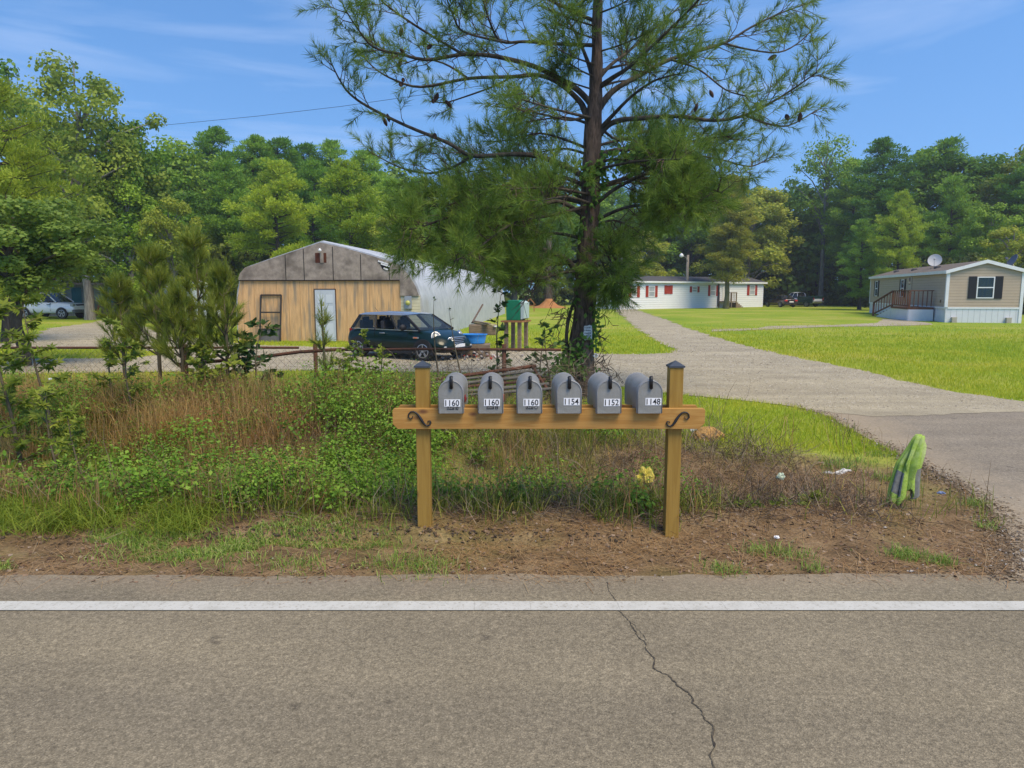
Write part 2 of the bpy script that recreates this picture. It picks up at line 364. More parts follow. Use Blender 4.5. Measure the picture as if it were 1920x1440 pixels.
        n6 = N(t, 'ShaderNodeTexNoise'); n6.inputs['Scale'].default_value = 2.5; n6.inputs['Detail'].default_value = 7; t.links.new(co.outputs['Object'], n6.inputs['Vector'])
        ad = N(t, 'ShaderNodeMath', operation='MULTIPLY_ADD'); ad.inputs[1].default_value = .5; t.links.new(n6.outputs['Fac'], ad.inputs[0]); t.links.new(sx.outputs['Y'], ad.inputs[2])
        mr = N(t, 'ShaderNodeMapRange'); mr.inputs['From Min'].default_value = dirt[0]; mr.inputs['From Max'].default_value = dirt[1]; mr.inputs['To Max'].default_value = .85; t.links.new(ad.outputs[0], mr.inputs['Value'])
        m7 = N(t, 'ShaderNodeMix', data_type='RGBA'); m7.inputs['B'].default_value = (.30, .235, .165, 1); t.links.new(mr.outputs[0], m7.inputs['Factor']); t.links.new(out, m7.inputs['A'])
        m8 = N(t, 'ShaderNodeMix', data_type='RGBA', blend_type='MULTIPLY'); m8.inputs['Factor'].default_value = .6; t.links.new(m7.outputs['Result'], m8.inputs['A']); t.links.new(r5.outputs[0], m8.inputs['B']); out = m8.outputs['Result']
    t.links.new(out, b.inputs['Base Color'])
    bp = N(t, 'ShaderNodeBump'); bp.inputs['Strength'].default_value = .5; bp.inputs['Distance'].default_value = .004; t.links.new(vo.outputs['Distance'], bp.inputs['Height']); t.links.new(bp.outputs[0], b.inputs['Normal'])
    return m
def sheet(name, poly, z, m, jag=.05, step=.12, near=30):
    """flat polygon sheet with a ragged edge"""
    pts = []
    n = len(poly)
    for i in range(n):
        a, b = Vector(poly[i][:2]), Vector(poly[(i + 1) % n][:2]); d = (b - a); L_ = d.length
        st = step * max(1, a.length / 12); k = max(1, int(L_ / st)) if max(a.length, b.length) < 140 else 1
        nn = Vector((-d.y, d.x)).normalized()
        for j in range(k):
            p = a + d * (j / k)
            o = (noise.noise(Vector((p.x * 1.1, p.y * 1.1, 0))) * .9 + noise.noise(Vector((p.x * 5, p.y * 5, 3))) * .6 + noise.noise(Vector((p.x * 17, p.y * 17, 9))) * .3) * jag * max(1, p.length / 10)
            pts.append(p + nn * o)
    bm = bmesh.new(); vs = [bm.verts.new((p.x, p.y, z)) for p in pts]; es = [bm.edges.new((vs[i], vs[(i + 1) % len(vs)])) for i in range(len(vs))]
    bmesh.ops.triangle_fill(bm, edges=es, use_beauty=True, normal=(0, 0, 1))
    for f in bm.faces:
        if f.normal.z < 0: f.normal_flip()
    me = bpy.data.meshes.new(name); bm.to_mesh(me); bm.free(); me.materials.append(m)
    return tag(link(name, me), kind='structure')
M_road = asphalt('road_asphalt', (.195, .172, .124), (.236, .208, .151), dirt=(4.30, 4.85))
road = sheet('road', [(-300, -8), (300, -8), (300, 4.33), (60, 4.33), (20, 4.33), (12, 4.33), (-12, 4.33), (-60, 4.33), (-300, 4.33)], .004, M_road, jag=.05, step=.1)
M_white = mat('road_paint', (.415, .41, .365), (.50, .495, .45), scale=9, rough=.8, lo=.3, hi=.55, c3=(.30, .275, .23), s3=60, lo3=.56, hi3=.74)
mb = MB()
y0, y1 = G(960, 1147).y, G(960, 1130).y
brk = [-200, G(890, 1138).x, G(995, 1138).x, G(1160, 1138).x, G(1282, 1138).x, G(1358, 1138).x, G(1422, 1138).x, 200]
for a, b in zip(brk[:-1], brk[1:]):
    s_ = .0015
    mb.add([(a + s_ * .3, y0, .010), (b - s_ * .3, y0, .010), (b - s_ * .3 - .004, y1, .010), (a + s_ * .3 - .004, y1, .010)], [(0, 1, 2, 3)])
tag(mb.build('edge_line', M_white, fix=False), kind='structure')
# crack across the lane
M_crack = mat('crack_dark', (.035, .03, .025), (.10, .085, .06), scale=40, rough=1)
def crack(pts, w0, w1, nm='crack'):
    P = [];
    for i in range(len(pts) - 1):
        a, b = G(*pts[i]), G(*pts[i + 1]); k = max(2, int((b - a).length / .012))
        for j in range(k): P.append(a.lerp(b, j / k))
    P.append(G(*pts[-1])); mbb = MB(); n = len(P); vs = []
    for i, p in enumerate(P):
        d = (P[min(i + 1, n - 1)] - P[max(0, i - 1)]); d.z = 0; d.normalize(); q = Vector((-d.y, d.x, 0)); w = (w0 + (w1 - w0) * i / n) * (.35 + 1.3 * random.random())
        o = q * (noise.noise(Vector((i * .15, 7, 0))) * .025 + noise.noise(Vector((i * .6, 2, 0))) * .008)
        vs += [p + o + q * w / 2, p + o - q * w / 2]
    vs = [(v.x, v.y, .0072) for v in vs]
    mbb.add(vs, [(2 * i, 2 * i + 2, 2 * i + 3, 2 * i + 1) for i in range(n - 1)])
    return mbb.build(nm, M_crack, road, fix=False)
crack([(1160, 1147), (1180, 1167), (1200, 1200), (1218, 1222), (1224, 1240), (1230, 1255), (1250, 1272), (1268, 1282), (1290, 1302), (1300, 1320), (1320, 1342), (1333, 1358), (1335, 1385), (1340, 1418), (1334, 1436), (1330, 1470)], .006, .007)
crack([(1138, 1093), (1141, 1110), (1150, 1120), (1155, 1130)], .004, .006)
crack([(1185, 1170), (1205, 1192), (1213, 1203)], .002, .003)

M_gravel = asphalt('gravel', (.31, .28, .205), (.41, .375, .28))
M_apron = asphalt('apron_asphalt', (.225, .20, .16), (.275, .247, .20), dirt='corner')
gp = [(-260, 707), (0, 702), (240, 699), (480, 697), (640, 695), (760, 698), (900, 701), (1000, 707), (1120, 720), (1200, 731), (1290, 743), (1400, 752), (1480, 762), (1560, 775), (1640, 782), (1750, 778), (1920, 772)]
poly = [G(*p) for p in gp] + [Vector((9.5, 10.2, 0)), Vector((11.5, 9.2, 0)), Vector((13, 9.4, 0)), Vector((10.5, 11.2, 0))]
gp2 = [(1920, 753), (1800, 738), (1700, 716), (1600, 692), (1500, 672), (1420, 655), (1370, 641), (1330, 629), (1290, 616), (1250, 600), (1215, 588), (1190, 580), (1166, 579), (1155, 582), (1166, 592), (1180, 604), (1200, 620), (1230, 640), (1268, 656), (1262, 662), (1200, 665), (1140, 664), (1060, 660), (1000, 657), (860, 656), (700, 655), (620, 651), (540, 649), (480, 648), (420, 641), (300, 625), (245, 603), (215, 597), (160, 607), (100, 615), (72, 625), (58, 640), (0, 645), (-260, 647), (-260, 655), (0, 655), (250, 655), (320, 663), (250, 672), (0, 674), (-260, 676)]
poly += [G(*p) for p in gp2]
sheet('gravel_drive', poly, .012, M_gravel, jag=.10, step=.10)
poly = APRON[2:] + [Vector((APRON[-1].x + .12, 4.28, 0)), Vector((15.5, 4.28, 0)), Vector((14.2, 6, 0)), Vector((12.5, 9.6, 0)), Vector((11.3, 9.4, 0)), Vector((9.4, 10.35, 0))] + [G(*p) for p in ((1920, 763), (1750, 768), (1640, 772), (1560, 765))]
sheet('asphalt_apron', poly, .008, M_apron, jag=.035, step=.08)
sheet('footpath', [G(*p) for p in ((1335, 622), (1400, 620), (1480, 616), (1560, 613), (1650, 612), (1750, 609.5), (1750, 607), (1715, 603), (1700, 598.5), (1655, 598.5), (1645, 606), (1560, 610), (1440, 611.5), (1420, 616), (1335, 617.5))], .016, M_gravel, jag=.035, step=.15)

# ------------------------------------------------------------------ materials
def wood_mat(name, c1, c2, knot, axis=0, sc=1.0):
    m = bpy.data.materials.new(name); m.use_nodes = True; t = m.node_tree; b = t.nodes['Principled BSDF']; b.inputs['Roughness'].default_value = .75; b.inputs['Specular IOR Level'].default_value = .25
    co = N(t, 'ShaderNodeTexCoord'); mp_ = N(t, 'ShaderNodeMapping'); st = [14 * sc] * 3; st[axis] = .9 * sc; mp_.inputs['Scale'].default_value = st; t.links.new(co.outputs['Object'], mp_.inputs['Vector'])
    n = N(t, 'ShaderNodeTexNoise'); n.inputs['Scale'].default_value = 1.6; n.inputs['Detail'].default_value = 6; n.inputs['Distortion'].default_value = 1.2; t.links.new(mp_.outputs[0], n.inputs['Vector'])
    r = N(t, 'ShaderNodeValToRGB'); e = r.color_ramp.elements; e.new(.5); e.new(.7)
    for i, (p, c) in enumerate(((.3, c1), (.45, c2), (.55, c1), (.7, c2))): e[i].position = p; e[i].color = (*c, 1)
    t.links.new(n.outputs['Fac'], r.inputs[0])
    mp2 = N(t, 'ShaderNodeMapping'); st = [9.0] * 3; st[axis] = 4.5; mp2.inputs['Scale'].default_value = st; t.links.new(co.outputs['Object'], mp2.inputs['Vector'])
    v = N(t, 'ShaderNodeTexVoronoi'); v.inputs['Scale'].default_value = .8; t.links.new(mp2.outputs[0], v.inputs['Vector'])
    r2 = N(t, 'ShaderNodeValToRGB'); r2.color_ramp.elements[0].position = .07; r2.color_ramp.elements[1].position = .17; r2.color_ramp.elements[0].color = (1, 1, 1, 1); r2.color_ramp.elements[1].color = (0, 0, 0, 1); t.links.new(v.outputs['Distance'], r2.inputs[0])
    x = N(t, 'ShaderNodeMix', data_type='RGBA'); x.inputs['B'].default_value = (*knot, 1); t.links.new(r2.outputs[0], x.inputs['Factor']); t.links.new(r.outputs[0], x.inputs['A']); t.links.new(x.outputs['Result'], b.inputs['Base Color'])
    return m
M_beam = wood_mat('pine_beam', (.45, .25, .07), (.37, .185, .044), (.16, .07, .03), 0)
M_post = wood_mat('treated_post', (.33, .205, .045), (.27, .16, .032), (.12, .06, .02), 2)
M_black = mat('black_metal', (.012, .012, .013), rough=.45, spec=.5)
M_cap = mat('slate_cap', (.045, .055, .07), rough=.4, spec=.5)
M_steel = mat('galvanised_grey', (.30, .30, .295), (.34, .34, .335), scale=7, rough=.42, metal=.3, bump=.5, bscale=6, spec=.5, c3=(.24, .235, .215), s3=11, lo3=.55, hi3=.75)
M_door = mat('door_grey', (.24, .238, .215), (.28, .277, .252), scale=8, rough=.5, metal=.2, bump=.6, bscale=8, spec=.4, c3=(.25, .25, .235), s3=14, lo3=.55, hi3=.72)
M_sticker = mat('sticker_white', (.78, .79, .80), rough=.4)
M_ink = mat('ink_black', (.01, .01, .012), rough=.5)
M_inkw = mat('sticker_letter', (.36, .36, .34), rough=.5)
M_red = mat('flag_red', (.35, .03, .04), rough=.5)

# ------------------------------------------------------------------ mailbox stand
YF = 4.99                                       # front face of the front beam
st = empty('mailbox_stand', (0, YF, 0)); tag(st, 'wooden stand of two square posts and a double beam carrying six grey mailboxes', 'mailbox stand')
bx0, bx1 = AT(736, 785, YF).x, AT(1322, 785, YF).x; bz1, bz0 = AT(960, 766, YF).z, AT(960, 804.5, YF).z
def beam(y, dz, ins):
    m_ = MB(); c = .035; a, b = bx0 + ins, bx1 - ins; lo, hi = bz0 + dz, bz1 + dz
    m_.prism([(a + c, lo), (b - c * 1.2, lo), (b, lo + c * 1.2), (b, hi - .012), (b - .012, hi), (a + .012, hi), (a, hi - .012), (a, lo + c)], y, y + .038)
    return m_.build('beam', M_beam, st, bevel=.003)
beam(0, 0, 0); beam(.038 + .102, .001, .02)
PW = .098
for px_ in (794, 1263.5):
    x = AT(px_, 785, YF + .09).x; tp = AT(px_, 688, YF + .09).z
    m_ = MB(); m_.box((x, .089, (tp - .35) / 2), (PW, PW, tp + .35)); po = m_.build('post', M_post, st, bevel=.004)
    m_ = MB(); w = PW / 2 + .008; m_.add([(x - w, .089 - w, tp), (x + w, .089 - w, tp), (x + w, .089 + w, tp), (x - w, .089 + w, tp), (x - w, .089 - w, tp + .012), (x + w, .089 - w, tp + .012), (x + w, .089 + w, tp + .012), (x - w, .089 + w, tp + .012), (x, .089, tp + .048)],
        [(0, 3, 2, 1), (0, 1, 5, 4), (1, 2, 6, 5), (2, 3, 7, 6), (3, 0, 4, 7), (4, 5, 8), (5, 6, 8), (6, 7, 8), (7, 4, 8)]); m_.build('post_cap', M_cap, po)
# scroll ornaments
def spiral(cx, cz, r0, r1, a0, a1, n=14):
    return [(cx + (r0 + (r1 - r0) * i / n) * math.cos(a0 + (a1 - a0) * i / n), cz + (r0 + (r1 - r0) * i / n) * math.sin(a0 + (a1 - a0) * i / n)) for i in range(n + 1)]
def scroll(cx, cz, flip):
    pts = [(33, 18), (32, 23), (28, 24), (24.5, 20.5), (25, 15), (29, 11), (34, 10), (39, 12), (43, 16), (46.5, 21), (49.5, 26), (52, 30.5), (55.5, 35), (60, 37.6), (65, 36), (67.5, 31.5), (66, 28), (62, 28.5), (61, 31.5)]
    rad = [.6, .9, 1.1, 1.25, 1.35, 1.5, 1.6, 1.7, 2.0, 2.5, 2.8, 2.5, 2.0, 1.7, 1.5, 1.3, 1.1, .9, .6]
    k = .00372; P = [(cx + flip * (a - 46) * k, -.007, cz - (b - 23) * k) for a, b in pts]
    # refine
    Q = []; Rr = []
    for i in range(len(P) - 1):
        for j in range(3):
            t = j / 3; Q.append(Vector(P[i]).lerp(Vector(P[i + 1]), t)); Rr.append((rad[i] + (rad[i + 1] - rad[i]) * t) * k)
    Q.append(Vector(P[-1])); Rr.append(rad[-1] * k)
    m_ = MB(); m_.tube(Q, Rr, 8); m_.build('scroll_ornament', M_black, st, smooth=True)
scroll(AT(787, 785, YF).x, AT(787, 784, YF).z, 1); scroll(AT(1270.5, 785, YF).x, AT(1270, 785, YF).z, -1)

def text_mesh(txt, h, wd, m, bold=0.0):
    cu = bpy.data.curves.new('t', 'FONT'); cu.body = txt; cu.size = 1; cu.extrude = 0.0; cu.offset = bold; cu.resolution_u = 3
    o = bpy.data.objects.new('t', cu); COL.objects.link(o); dg = bpy.context.evaluated_depsgraph_get(); dg.update()
    me = bpy.data.meshes.new_from_object(o.evaluated_get(dg)); bpy.data.objects.remove(o)
    n = len(me.vertices); co = np.empty(n * 3, np.float32); me.vertices.foreach_get('co', co); co = co.reshape(-1, 3)
    mn, mxv = co.min(0), co.max(0); co = (co - mn) / np.maximum(mxv - mn, 1e-6); out = np.zeros_like(co)
    out[:, 0] = (co[:, 0] - .5) * wd; out[:, 2] = (co[:, 1] - .5) * h
    me.vertices.foreach_set('co', out.ravel()); me.materials.clear(); me.materials.append(m); me.update(); return me
BW, BH, BL = .1735, .235, .48
def arch(w, h, n=14, y=0.0):
    r_ = w / 2; pts = [(-r_, 0)]
    for i in range(n + 1):
        a = math.pi - math.pi * i / n; pts.append((r_ * math.cos(a), h - r_ + r_ * math.sin(a)))
    pts.append((r_, 0)); return pts
boxes = [(845.3, '1160', 'UNIT 3', True), (919.8, '1160', 'UNIT 2', True), (993, '1160', 'UNIT 1', False), (1067.5, '1154', None, False), (1142.3, '1152', None, False), (1219, '1148', None, False)]
labs = ['grey arched mailbox numbered 1160 with red flag, beside the left wooden post', 'grey mailbox numbered 1160 with red flag, between two other 1160 mailboxes', 'grey mailbox numbered 1160 whose red flag is hidden, third from the left post', 'grey mailbox numbered 1154, fourth along the beam, just right of the three 1160 boxes', 'grey mailbox numbered 1152, second from the right wooden post', 'grey mailbox numbered 1148 beside the right wooden post']
YB = 4.945
for i, (px_, num, unit, flag) in enumerate(boxes):
    zb = AT(px_, 775.5, YB).z; rt = R((px_ - 1010) * .004 + random.uniform(-.5, .5) + .6)
    e = empty('mailbox', (AT(px_, 745, YB).x, YB, zb), rt); tag(e, labs[i], 'mailbox', 'mailboxes in a row on the wooden beam')
    A = arch(BW, BH); n = len(A); mb = MB(); vs = []; ysn = [.012, .03, .25, BL - .02, BL]; scl = [1, 1, 1, 1, .985]
    rings = []
    for yy, s_ in zip(ysn, scl): rings += [(a * s_, yy, b * s_ + (1 - s_) * .05) for a, b in A]
    mb.add(rings, [(k * n + j, k * n + (j + 1) % n, (k + 1) * n + (j + 1) % n, (k + 1) * n + j) for k in range(4) for j in range(n)] + [tuple(range(4 * n, 5 * n))])
    # rolled rim near the front and rear
    for yy in (.022, BL - .012):
        mb.tube([(a * 1.012, yy, b * 1.008) for a, b in A], .0035, 6)
    mb.build('body', M_steel, e, smooth=True, sharp=40)
    mb = MB(); B = [(a * 1.02, b * 1.01) for a, b in A]; mb.prism(B, 0, .014); 
    dr = mb.build('door', M_door, e, bevel=.0025)
    # raised lip around the door face
    mb = MB(); mb.tube([(a * .985, -.0015, b * .985 + .003) for a, b in A], .003, 6); mb.build('door_rim', M_steel, dr, smooth=True)
    lx = random.uniform(-.004, .004); mb = MB()
    mb.tube([(lx, .02, BH + .004), (lx, .012, BH + .022), (lx, -.004, BH + .026), (lx, -.012, BH + .01), (lx, -.012, BH - .05)], [.010, .0135, .0135, .0125, .012], 12, flat=.7)
    mb.lathe([(.0001, -.0), (.013, -.0), (.013, .01), (.0001, .01)], c=(lx, -.016, BH - .048), n=14, axis='y', close=False)
    mb.build('latch', M_black, dr, smooth=True)
    sx = .012 if unit else .022; sx = {0: .010, 1: .010, 2: .013, 3: .017, 4: .019, 5: .024}[i]; sz = {0: .088, 1: .092, 2: .092, 3: .098, 4: .092, 5: .098}[i]
    rr = random.uniform(-.02, .02)
    mb = MB(); mb.box((sx, -.0018, sz - .012), (.113, .0012, .052)); so = mb.build('number_sticker', M_sticker, dr); 
    o = link('number', text_mesh(num, .043, .098, M_ink, .012), dr); o.location = (sx, -.0034, sz - .012)
    if unit:
        mb = MB(); w0 = .052; zz = sz - .048
        mb.box((sx - .012, -.0018, zz), (w0, .0012, .022)); mb.box((sx + .0325, -.0018, zz), (.019, .0012, .022)); mb.build('unit_sticker', M_ink, dr)
        a_, b_ = unit.split(); o = link('unit_letters', text_mesh(a_, .014, .046, M_inkw), dr); o.location = (sx - .012, -.0034, zz)
        o = link('unit_number', text_mesh(b_, .014, .008, M_inkw), dr); o.location = (sx + .0325, -.0034, zz)
    if flag:
        mb = MB(); fx = BW / 2 + .006; mb.b2(fx - .002, fx + .002, .10, .24, .065, .083); mb.b2(fx - .002, fx + .002, .10, .155, .065, .115); mb.build('flag', M_red, e, bevel=.001)
        mb = MB(); mb.lathe([(.011, 0), (.011, .009)], c=(BW / 2, .235, .074), n=12, axis='x'); mb.build('flag_pivot', M_black, e)

# ------------------------------------------------------------------ buildings
def glassmat(name, c=(.02, .025, .03), rough=.06, transp=0.0):
    m = bpy.data.materials.new(name); m.use_nodes = True; b = m.node_tree.nodes['Principled BSDF']; b.inputs['Base Color'].default_value = (*c, 1); b.inputs['Roughness'].default_value = rough; b.inputs['Specular IOR Level'].default_value = .8
    if transp:
        t = m.node_tree; o = t.nodes['Material Output']; tr = N(t, 'ShaderNodeBsdfTransparent'); tr.inputs[0].default_value = (.75, .82, .8, 1); ms = N(t, 'ShaderNodeMixShader'); ms.inputs[0].default_value = transp
        t.links.new(b.outputs[0], ms.inputs[1]); t.links.new(tr.outputs[0], ms.inputs[2]); t.links.new(ms.outputs[0], o.inputs[0])
    return m
M_glass = glassmat('window_glass')
M_cglass = glassmat('car_glass', (.012, .018, .018), .03, .55)
def siding_mat(name, c, c2, pitch, depth=.012, axis='Z', c3=None):
    m = mat(name, c, c2, scale=2.5, rough=.7, c3=c3, s3=1.2, lo3=.55, hi3=.75); t = m.node_tree; b = t.nodes['Principled BSDF']
    co = N(t, 'ShaderNodeTexCoord'); sx = N(t, 'ShaderNodeSeparateXYZ'); t.links.new(co.outputs['Object'], sx.inputs[0])
    d = N(t, 'ShaderNodeMath', operation='DIVIDE'); d.inputs[1].default_value = pitch; t.links.new(sx.outputs[axis], d.inputs[0])
    f = N(t, 'ShaderNodeMath', operation='FRACT'); t.links.new(d.outputs[0], f.inputs[0])
    iv = N(t, 'ShaderNodeMath', operation='SUBTRACT'); iv.inputs[0].default_value = 1; t.links.new(f.outputs[0], iv.inputs[1])
    bp = N(t, 'ShaderNodeBump'); bp.inputs['Strength'].default_value = 1; bp.inputs['Distance'].default_value = depth; t.links.new(iv.outputs[0], bp.inputs['Height']); t.links.new(bp.outputs[0], b.inputs['Normal'])
    # the seam between boards
    cp = N(t, 'ShaderNodeMath', operation='LESS_THAN'); cp.inputs[1].default_value = .09; t.links.new(f.outputs[0], cp.inputs[0])
    src = b.inputs['Base Color'].links[0].from_socket
    x = N(t, 'ShaderNodeMix', data_type='RGBA'); x.inputs['B'].default_value = (c[0] * .72, c[1] * .72, c[2] * .72, 1); t.links.new(cp.outputs[0], x.inputs['Factor']); t.links.new(src, x.inputs['A']); t.links.new(x.outputs['Result'], b.inputs['Base Color'])
    return m
M_trim = mat('white_trim', (.78, .79, .80), (.70, .71, .72), scale=3, rough=.5)
M_dark = mat('dark_void', (.012, .012, .012), rough=1)
M_shingle = mat('roof_shingle', (.055, .055, .06), (.10, .095, .095), scale=12, rough=.95)
M_plank = mat('weathered_wood', (.16, .12, .08), (.26, .20, .14), scale=6, rough=.9, stretch=(1, 1, 6))
# --- white mobile home
a, b = G(1162, 580.5), G(1430, 575.5)
wx = (b - a).length; wz = math.atan2((b - a).y, (b - a).x)
ho = empty('mobile_home', a, wz); tag(ho, 'long white mobile home with red shutters and dark roof beyond the gravel drive', 'mobile home')
HW = AT(1430, 530.5, b.y).z; DP = 4.2
M_wsid = siding_mat('white_siding', (.74, .76, .80), (.70, .72, .76), .22, .012)
mb = MB(); mb.prism([(0, 0), (DP, 0), (DP, HW), (DP / 2, HW + .5), (0, HW)], 0, wx, 'x'); mb.build('wall', M_wsid, ho)
mb = MB(); e_ = .25
mb.prism([(-e_, HW - .02), (-e_, HW + .07), (DP / 2, HW + .64), (DP / 2, HW + .52)], -.2, wx + .3, 'x'); mb.prism([(DP + e_, HW - .02), (DP + e_, HW + .07), (DP / 2 + .003, HW + .64), (DP / 2 + .003, HW + .52)], -.2, wx + .3, 'x'); rf = mb.build('roof', M_shingle, ho)
mb = MB(); mb.b2(-.2, wx + .3, -e_ - .05, -e_ - .003, HW - .1, HW + .07); mb.build('fascia', M_trim, rf)
M_rshut = mat('red_shutter', (.30, .035, .02), (.38, .05, .03), scale=5, rough=.7)
def winx(zx): return (zx / 4.571 + 1140 - 1162) / 267.0 * wx
def hz(zy): return (532 - zy) / (532 - 338) * HW
for (zx, w_, zt, zb_, sh) in ((203, 40, 367, 447, 22), (337, 50, 367, 445, 20), (686, 44, 370, 412, 18), (847, 50, 361, 440, 18), (1209, 52, 357, 436, 22), (470, 30, 364, 424, 17)):
    x = winx(zx); hw = w_ / 4.571 / 267 * wx / 2; sw = sh / 4.571 / 267 * wx; t_, b_ = hz(zt), hz(zb_)
    closed = zx == 470
    mb = MB(); fr = .07
    for q in ((x - hw, x + hw, t_ - fr, t_), (x - hw, x + hw, b_, b_ + fr), (x - hw, x - hw + fr, b_ + fr, t_ - fr), (x + hw - fr, x + hw, b_ + fr, t_ - fr), (x - hw + fr, x + hw - fr, (t_ + b_) / 2 - .03, (t_ + b_) / 2 + .03)):
        mb.b2(q[0], q[1], -.05, -.003, q[2], q[3])
    wn = mb.build('window', M_rshut if closed else M_trim, ho)
    mb = MB(); mb.b2(x - hw + fr, x + hw - fr, -.02, -.006, b_ + fr, t_ - fr); mb.build('pane', M_rshut if closed else mat('curtained_glass', (.30, .33, .36), (.40, .42, .44), scale=1.5, rough=.15), wn)
    for sg in (-1, 1):
        mb = MB(); c_ = x + sg * (hw + sw / 2 + .01); mb.b2(c_ - sw / 2, c_ + sw / 2, -.045, -.003, b_ - .02, t_ + .02)
        for k in range(7):
            zz = b_ + (k + .5) * (t_ - b_) / 7; mb.b2(c_ - sw / 2 + .06, c_ + sw / 2 - .06, -.06, -.045, zz - .04, zz + .04)
        mb.build('shutter', M_rshut, ho)
x = winx(957); mb = MB(); mb.b2(x - .5, x + .5, -.04, -.003, .75, hz(352)); d_ = mb.build('door', mat('cream_door', (.62, .62, .58), (.7, .7, .66), rough=.5), ho)
mb = MB(); mb.lathe([(.03, 0), (.045, .03), (.03, .06)], c=(x + .4, -.1, 1.6), n=10, axis='y'); mb.build('handle', M_black, d_)
mb = MB(); mb.b2(x - 1.1, x + .55, -1.2, -.05, .62, .72)
for k in range(4): mb.b2(x + .56 + k * .28, x + .84 + k * .28, -1.15, -.1, .02, .58 - k * .15)
for (px_, py_) in ((x - 1.05, -1.15), (x + .5, -1.15), (x - 1.05, -.1), (x - .3, -1.15)): mb.bar((px_, py_, 0), (px_, py_, 1.7), .1)
mb.bar((x - 1.05, -1.15, 1.65), (x + .5, -1.15, 1.65), .09)
for k in range(7): mb.bar((x - .9 + k * .22, -1.15, .72), (x - .9 + k * .22, -1.15, 1.6), .04)
mb.build('porch', M_plank, ho)
mb = MB(); mb.b2(x - 1.25, x - 1.13, -.2, -.003, .2, hz(352)); mb.build('downpipe', M_shingle, ho)

# --- beige mobile home
nr, fl = G(1770, 604.5), None
fr_ = G(1629, 586.5); dv_ = (nr - fr_); LN = dv_.length; ang = math.atan2(dv_.y, dv_.x)  # local +x : far -> near along the long side
bh = empty('beige_mobile_home', fr_, ang); tag(bh, 'beige mobile home with white skirting, black shutters and wooden steps on the lawn', 'mobile home')
EW = 3.86; HE = AT(1770, 510, nr.y).z; PK = AT(1838, 491.5, nr.y).z; SK = AT(1770, 576, nr.y).z
M_bsid = siding_mat('beige_siding', (.42, .335, .245), (.45, .36, .265), .165, .016)
M_skirt = siding_mat('white_skirting', (.70, .71, .73), (.64, .65, .68), .30, .006, 'X')
M_skirt2 = siding_mat('white_skirting_end', (.70, .71, .73), (.64, .65, .68), .30, .006, 'Y')
mb = MB(); mb.prism([(0, SK), (EW, SK), (EW, HE), (EW / 2, PK), (0, HE)], 0, LN, 'x'); mb.build('wall', M_bsid, bh)
mb = MB(); mb.b2(.03, LN - .03, -.01 + .03, EW - .03, -.1, SK - .003); mb.build('skirting', [M_skirt], bh)
mb = MB(); mb.b2(LN - .027, LN - .004, .03, EW - .03, -.1, SK - .003); mb.build('end_skirting', [M_skirt2], bh)
mb = MB()
mb.prism([(-.12, HE), (-.12, HE + .07), (EW / 2, PK + .10), (EW / 2, PK + .01)], -.1, LN + .1, 'x'); mb.prism([(EW + .12, HE), (EW + .12, HE + .07), (EW / 2 + .002, PK + .10), (EW / 2 + .002, PK + .01)], -.1, LN + .1, 'x')
rf = mb.build('roof', mat('brown_shingle', (.13, .105, .085), (.19, .155, .12), scale=9, rough=.95), bh)
mb = MB(); t_ = .14
for sgn in (0, 1):
    ya, yb = (-.13, EW / 2) if sgn == 0 else (EW + .13, EW / 2)
    mb.prism([(ya, HE + .09), (ya, HE - .10), (yb, PK - .07), (yb, PK + .12)], LN + .103, LN + .15, 'x')
mb.b2(-.1, LN + .1, -.16, -.123, HE - .09, HE + .09); mb.build('fascia', M_trim, rf)
mb = MB(); mb.b2(LN + .003, LN + .03, -.04, .12, SK, HE - .05); mb.b2(LN - .12, LN + .003, -.04, -.003, SK, HE - .05); mb.b2(LN + .003, LN + .03, EW - .12, EW + .04, 0, HE - .05)
mb.b2(-.03, .09, -.03, -.003, SK, HE - .02); mb.b2(0, LN, -.03, -.003, SK - .09, SK + .01); mb.b2(LN + .003, LN + .03, .125, EW - .125, SK - .09, SK + .01); mb.build('corner_trim', M_trim, bh)
def hb(zy, Y=None):  # height on the near end from the crop row
    return AT(1770, zy / 4.571 + 440, nr.y).z
ys0 = 1240 / 4.571 + 1500; ye0 = 1868 / 4.571 + 1500
def ey(zx): return (zx - 1240) / (1868 - 1240) * EW
M_shut = mat('black_shutter', (.02, .02, .022), rough=.6)
M_curt = mat('blue_curtain', (.05, .12, .22), (.20, .24, .16), scale=2.2, rough=.9, stretch=(1, 4, .4))
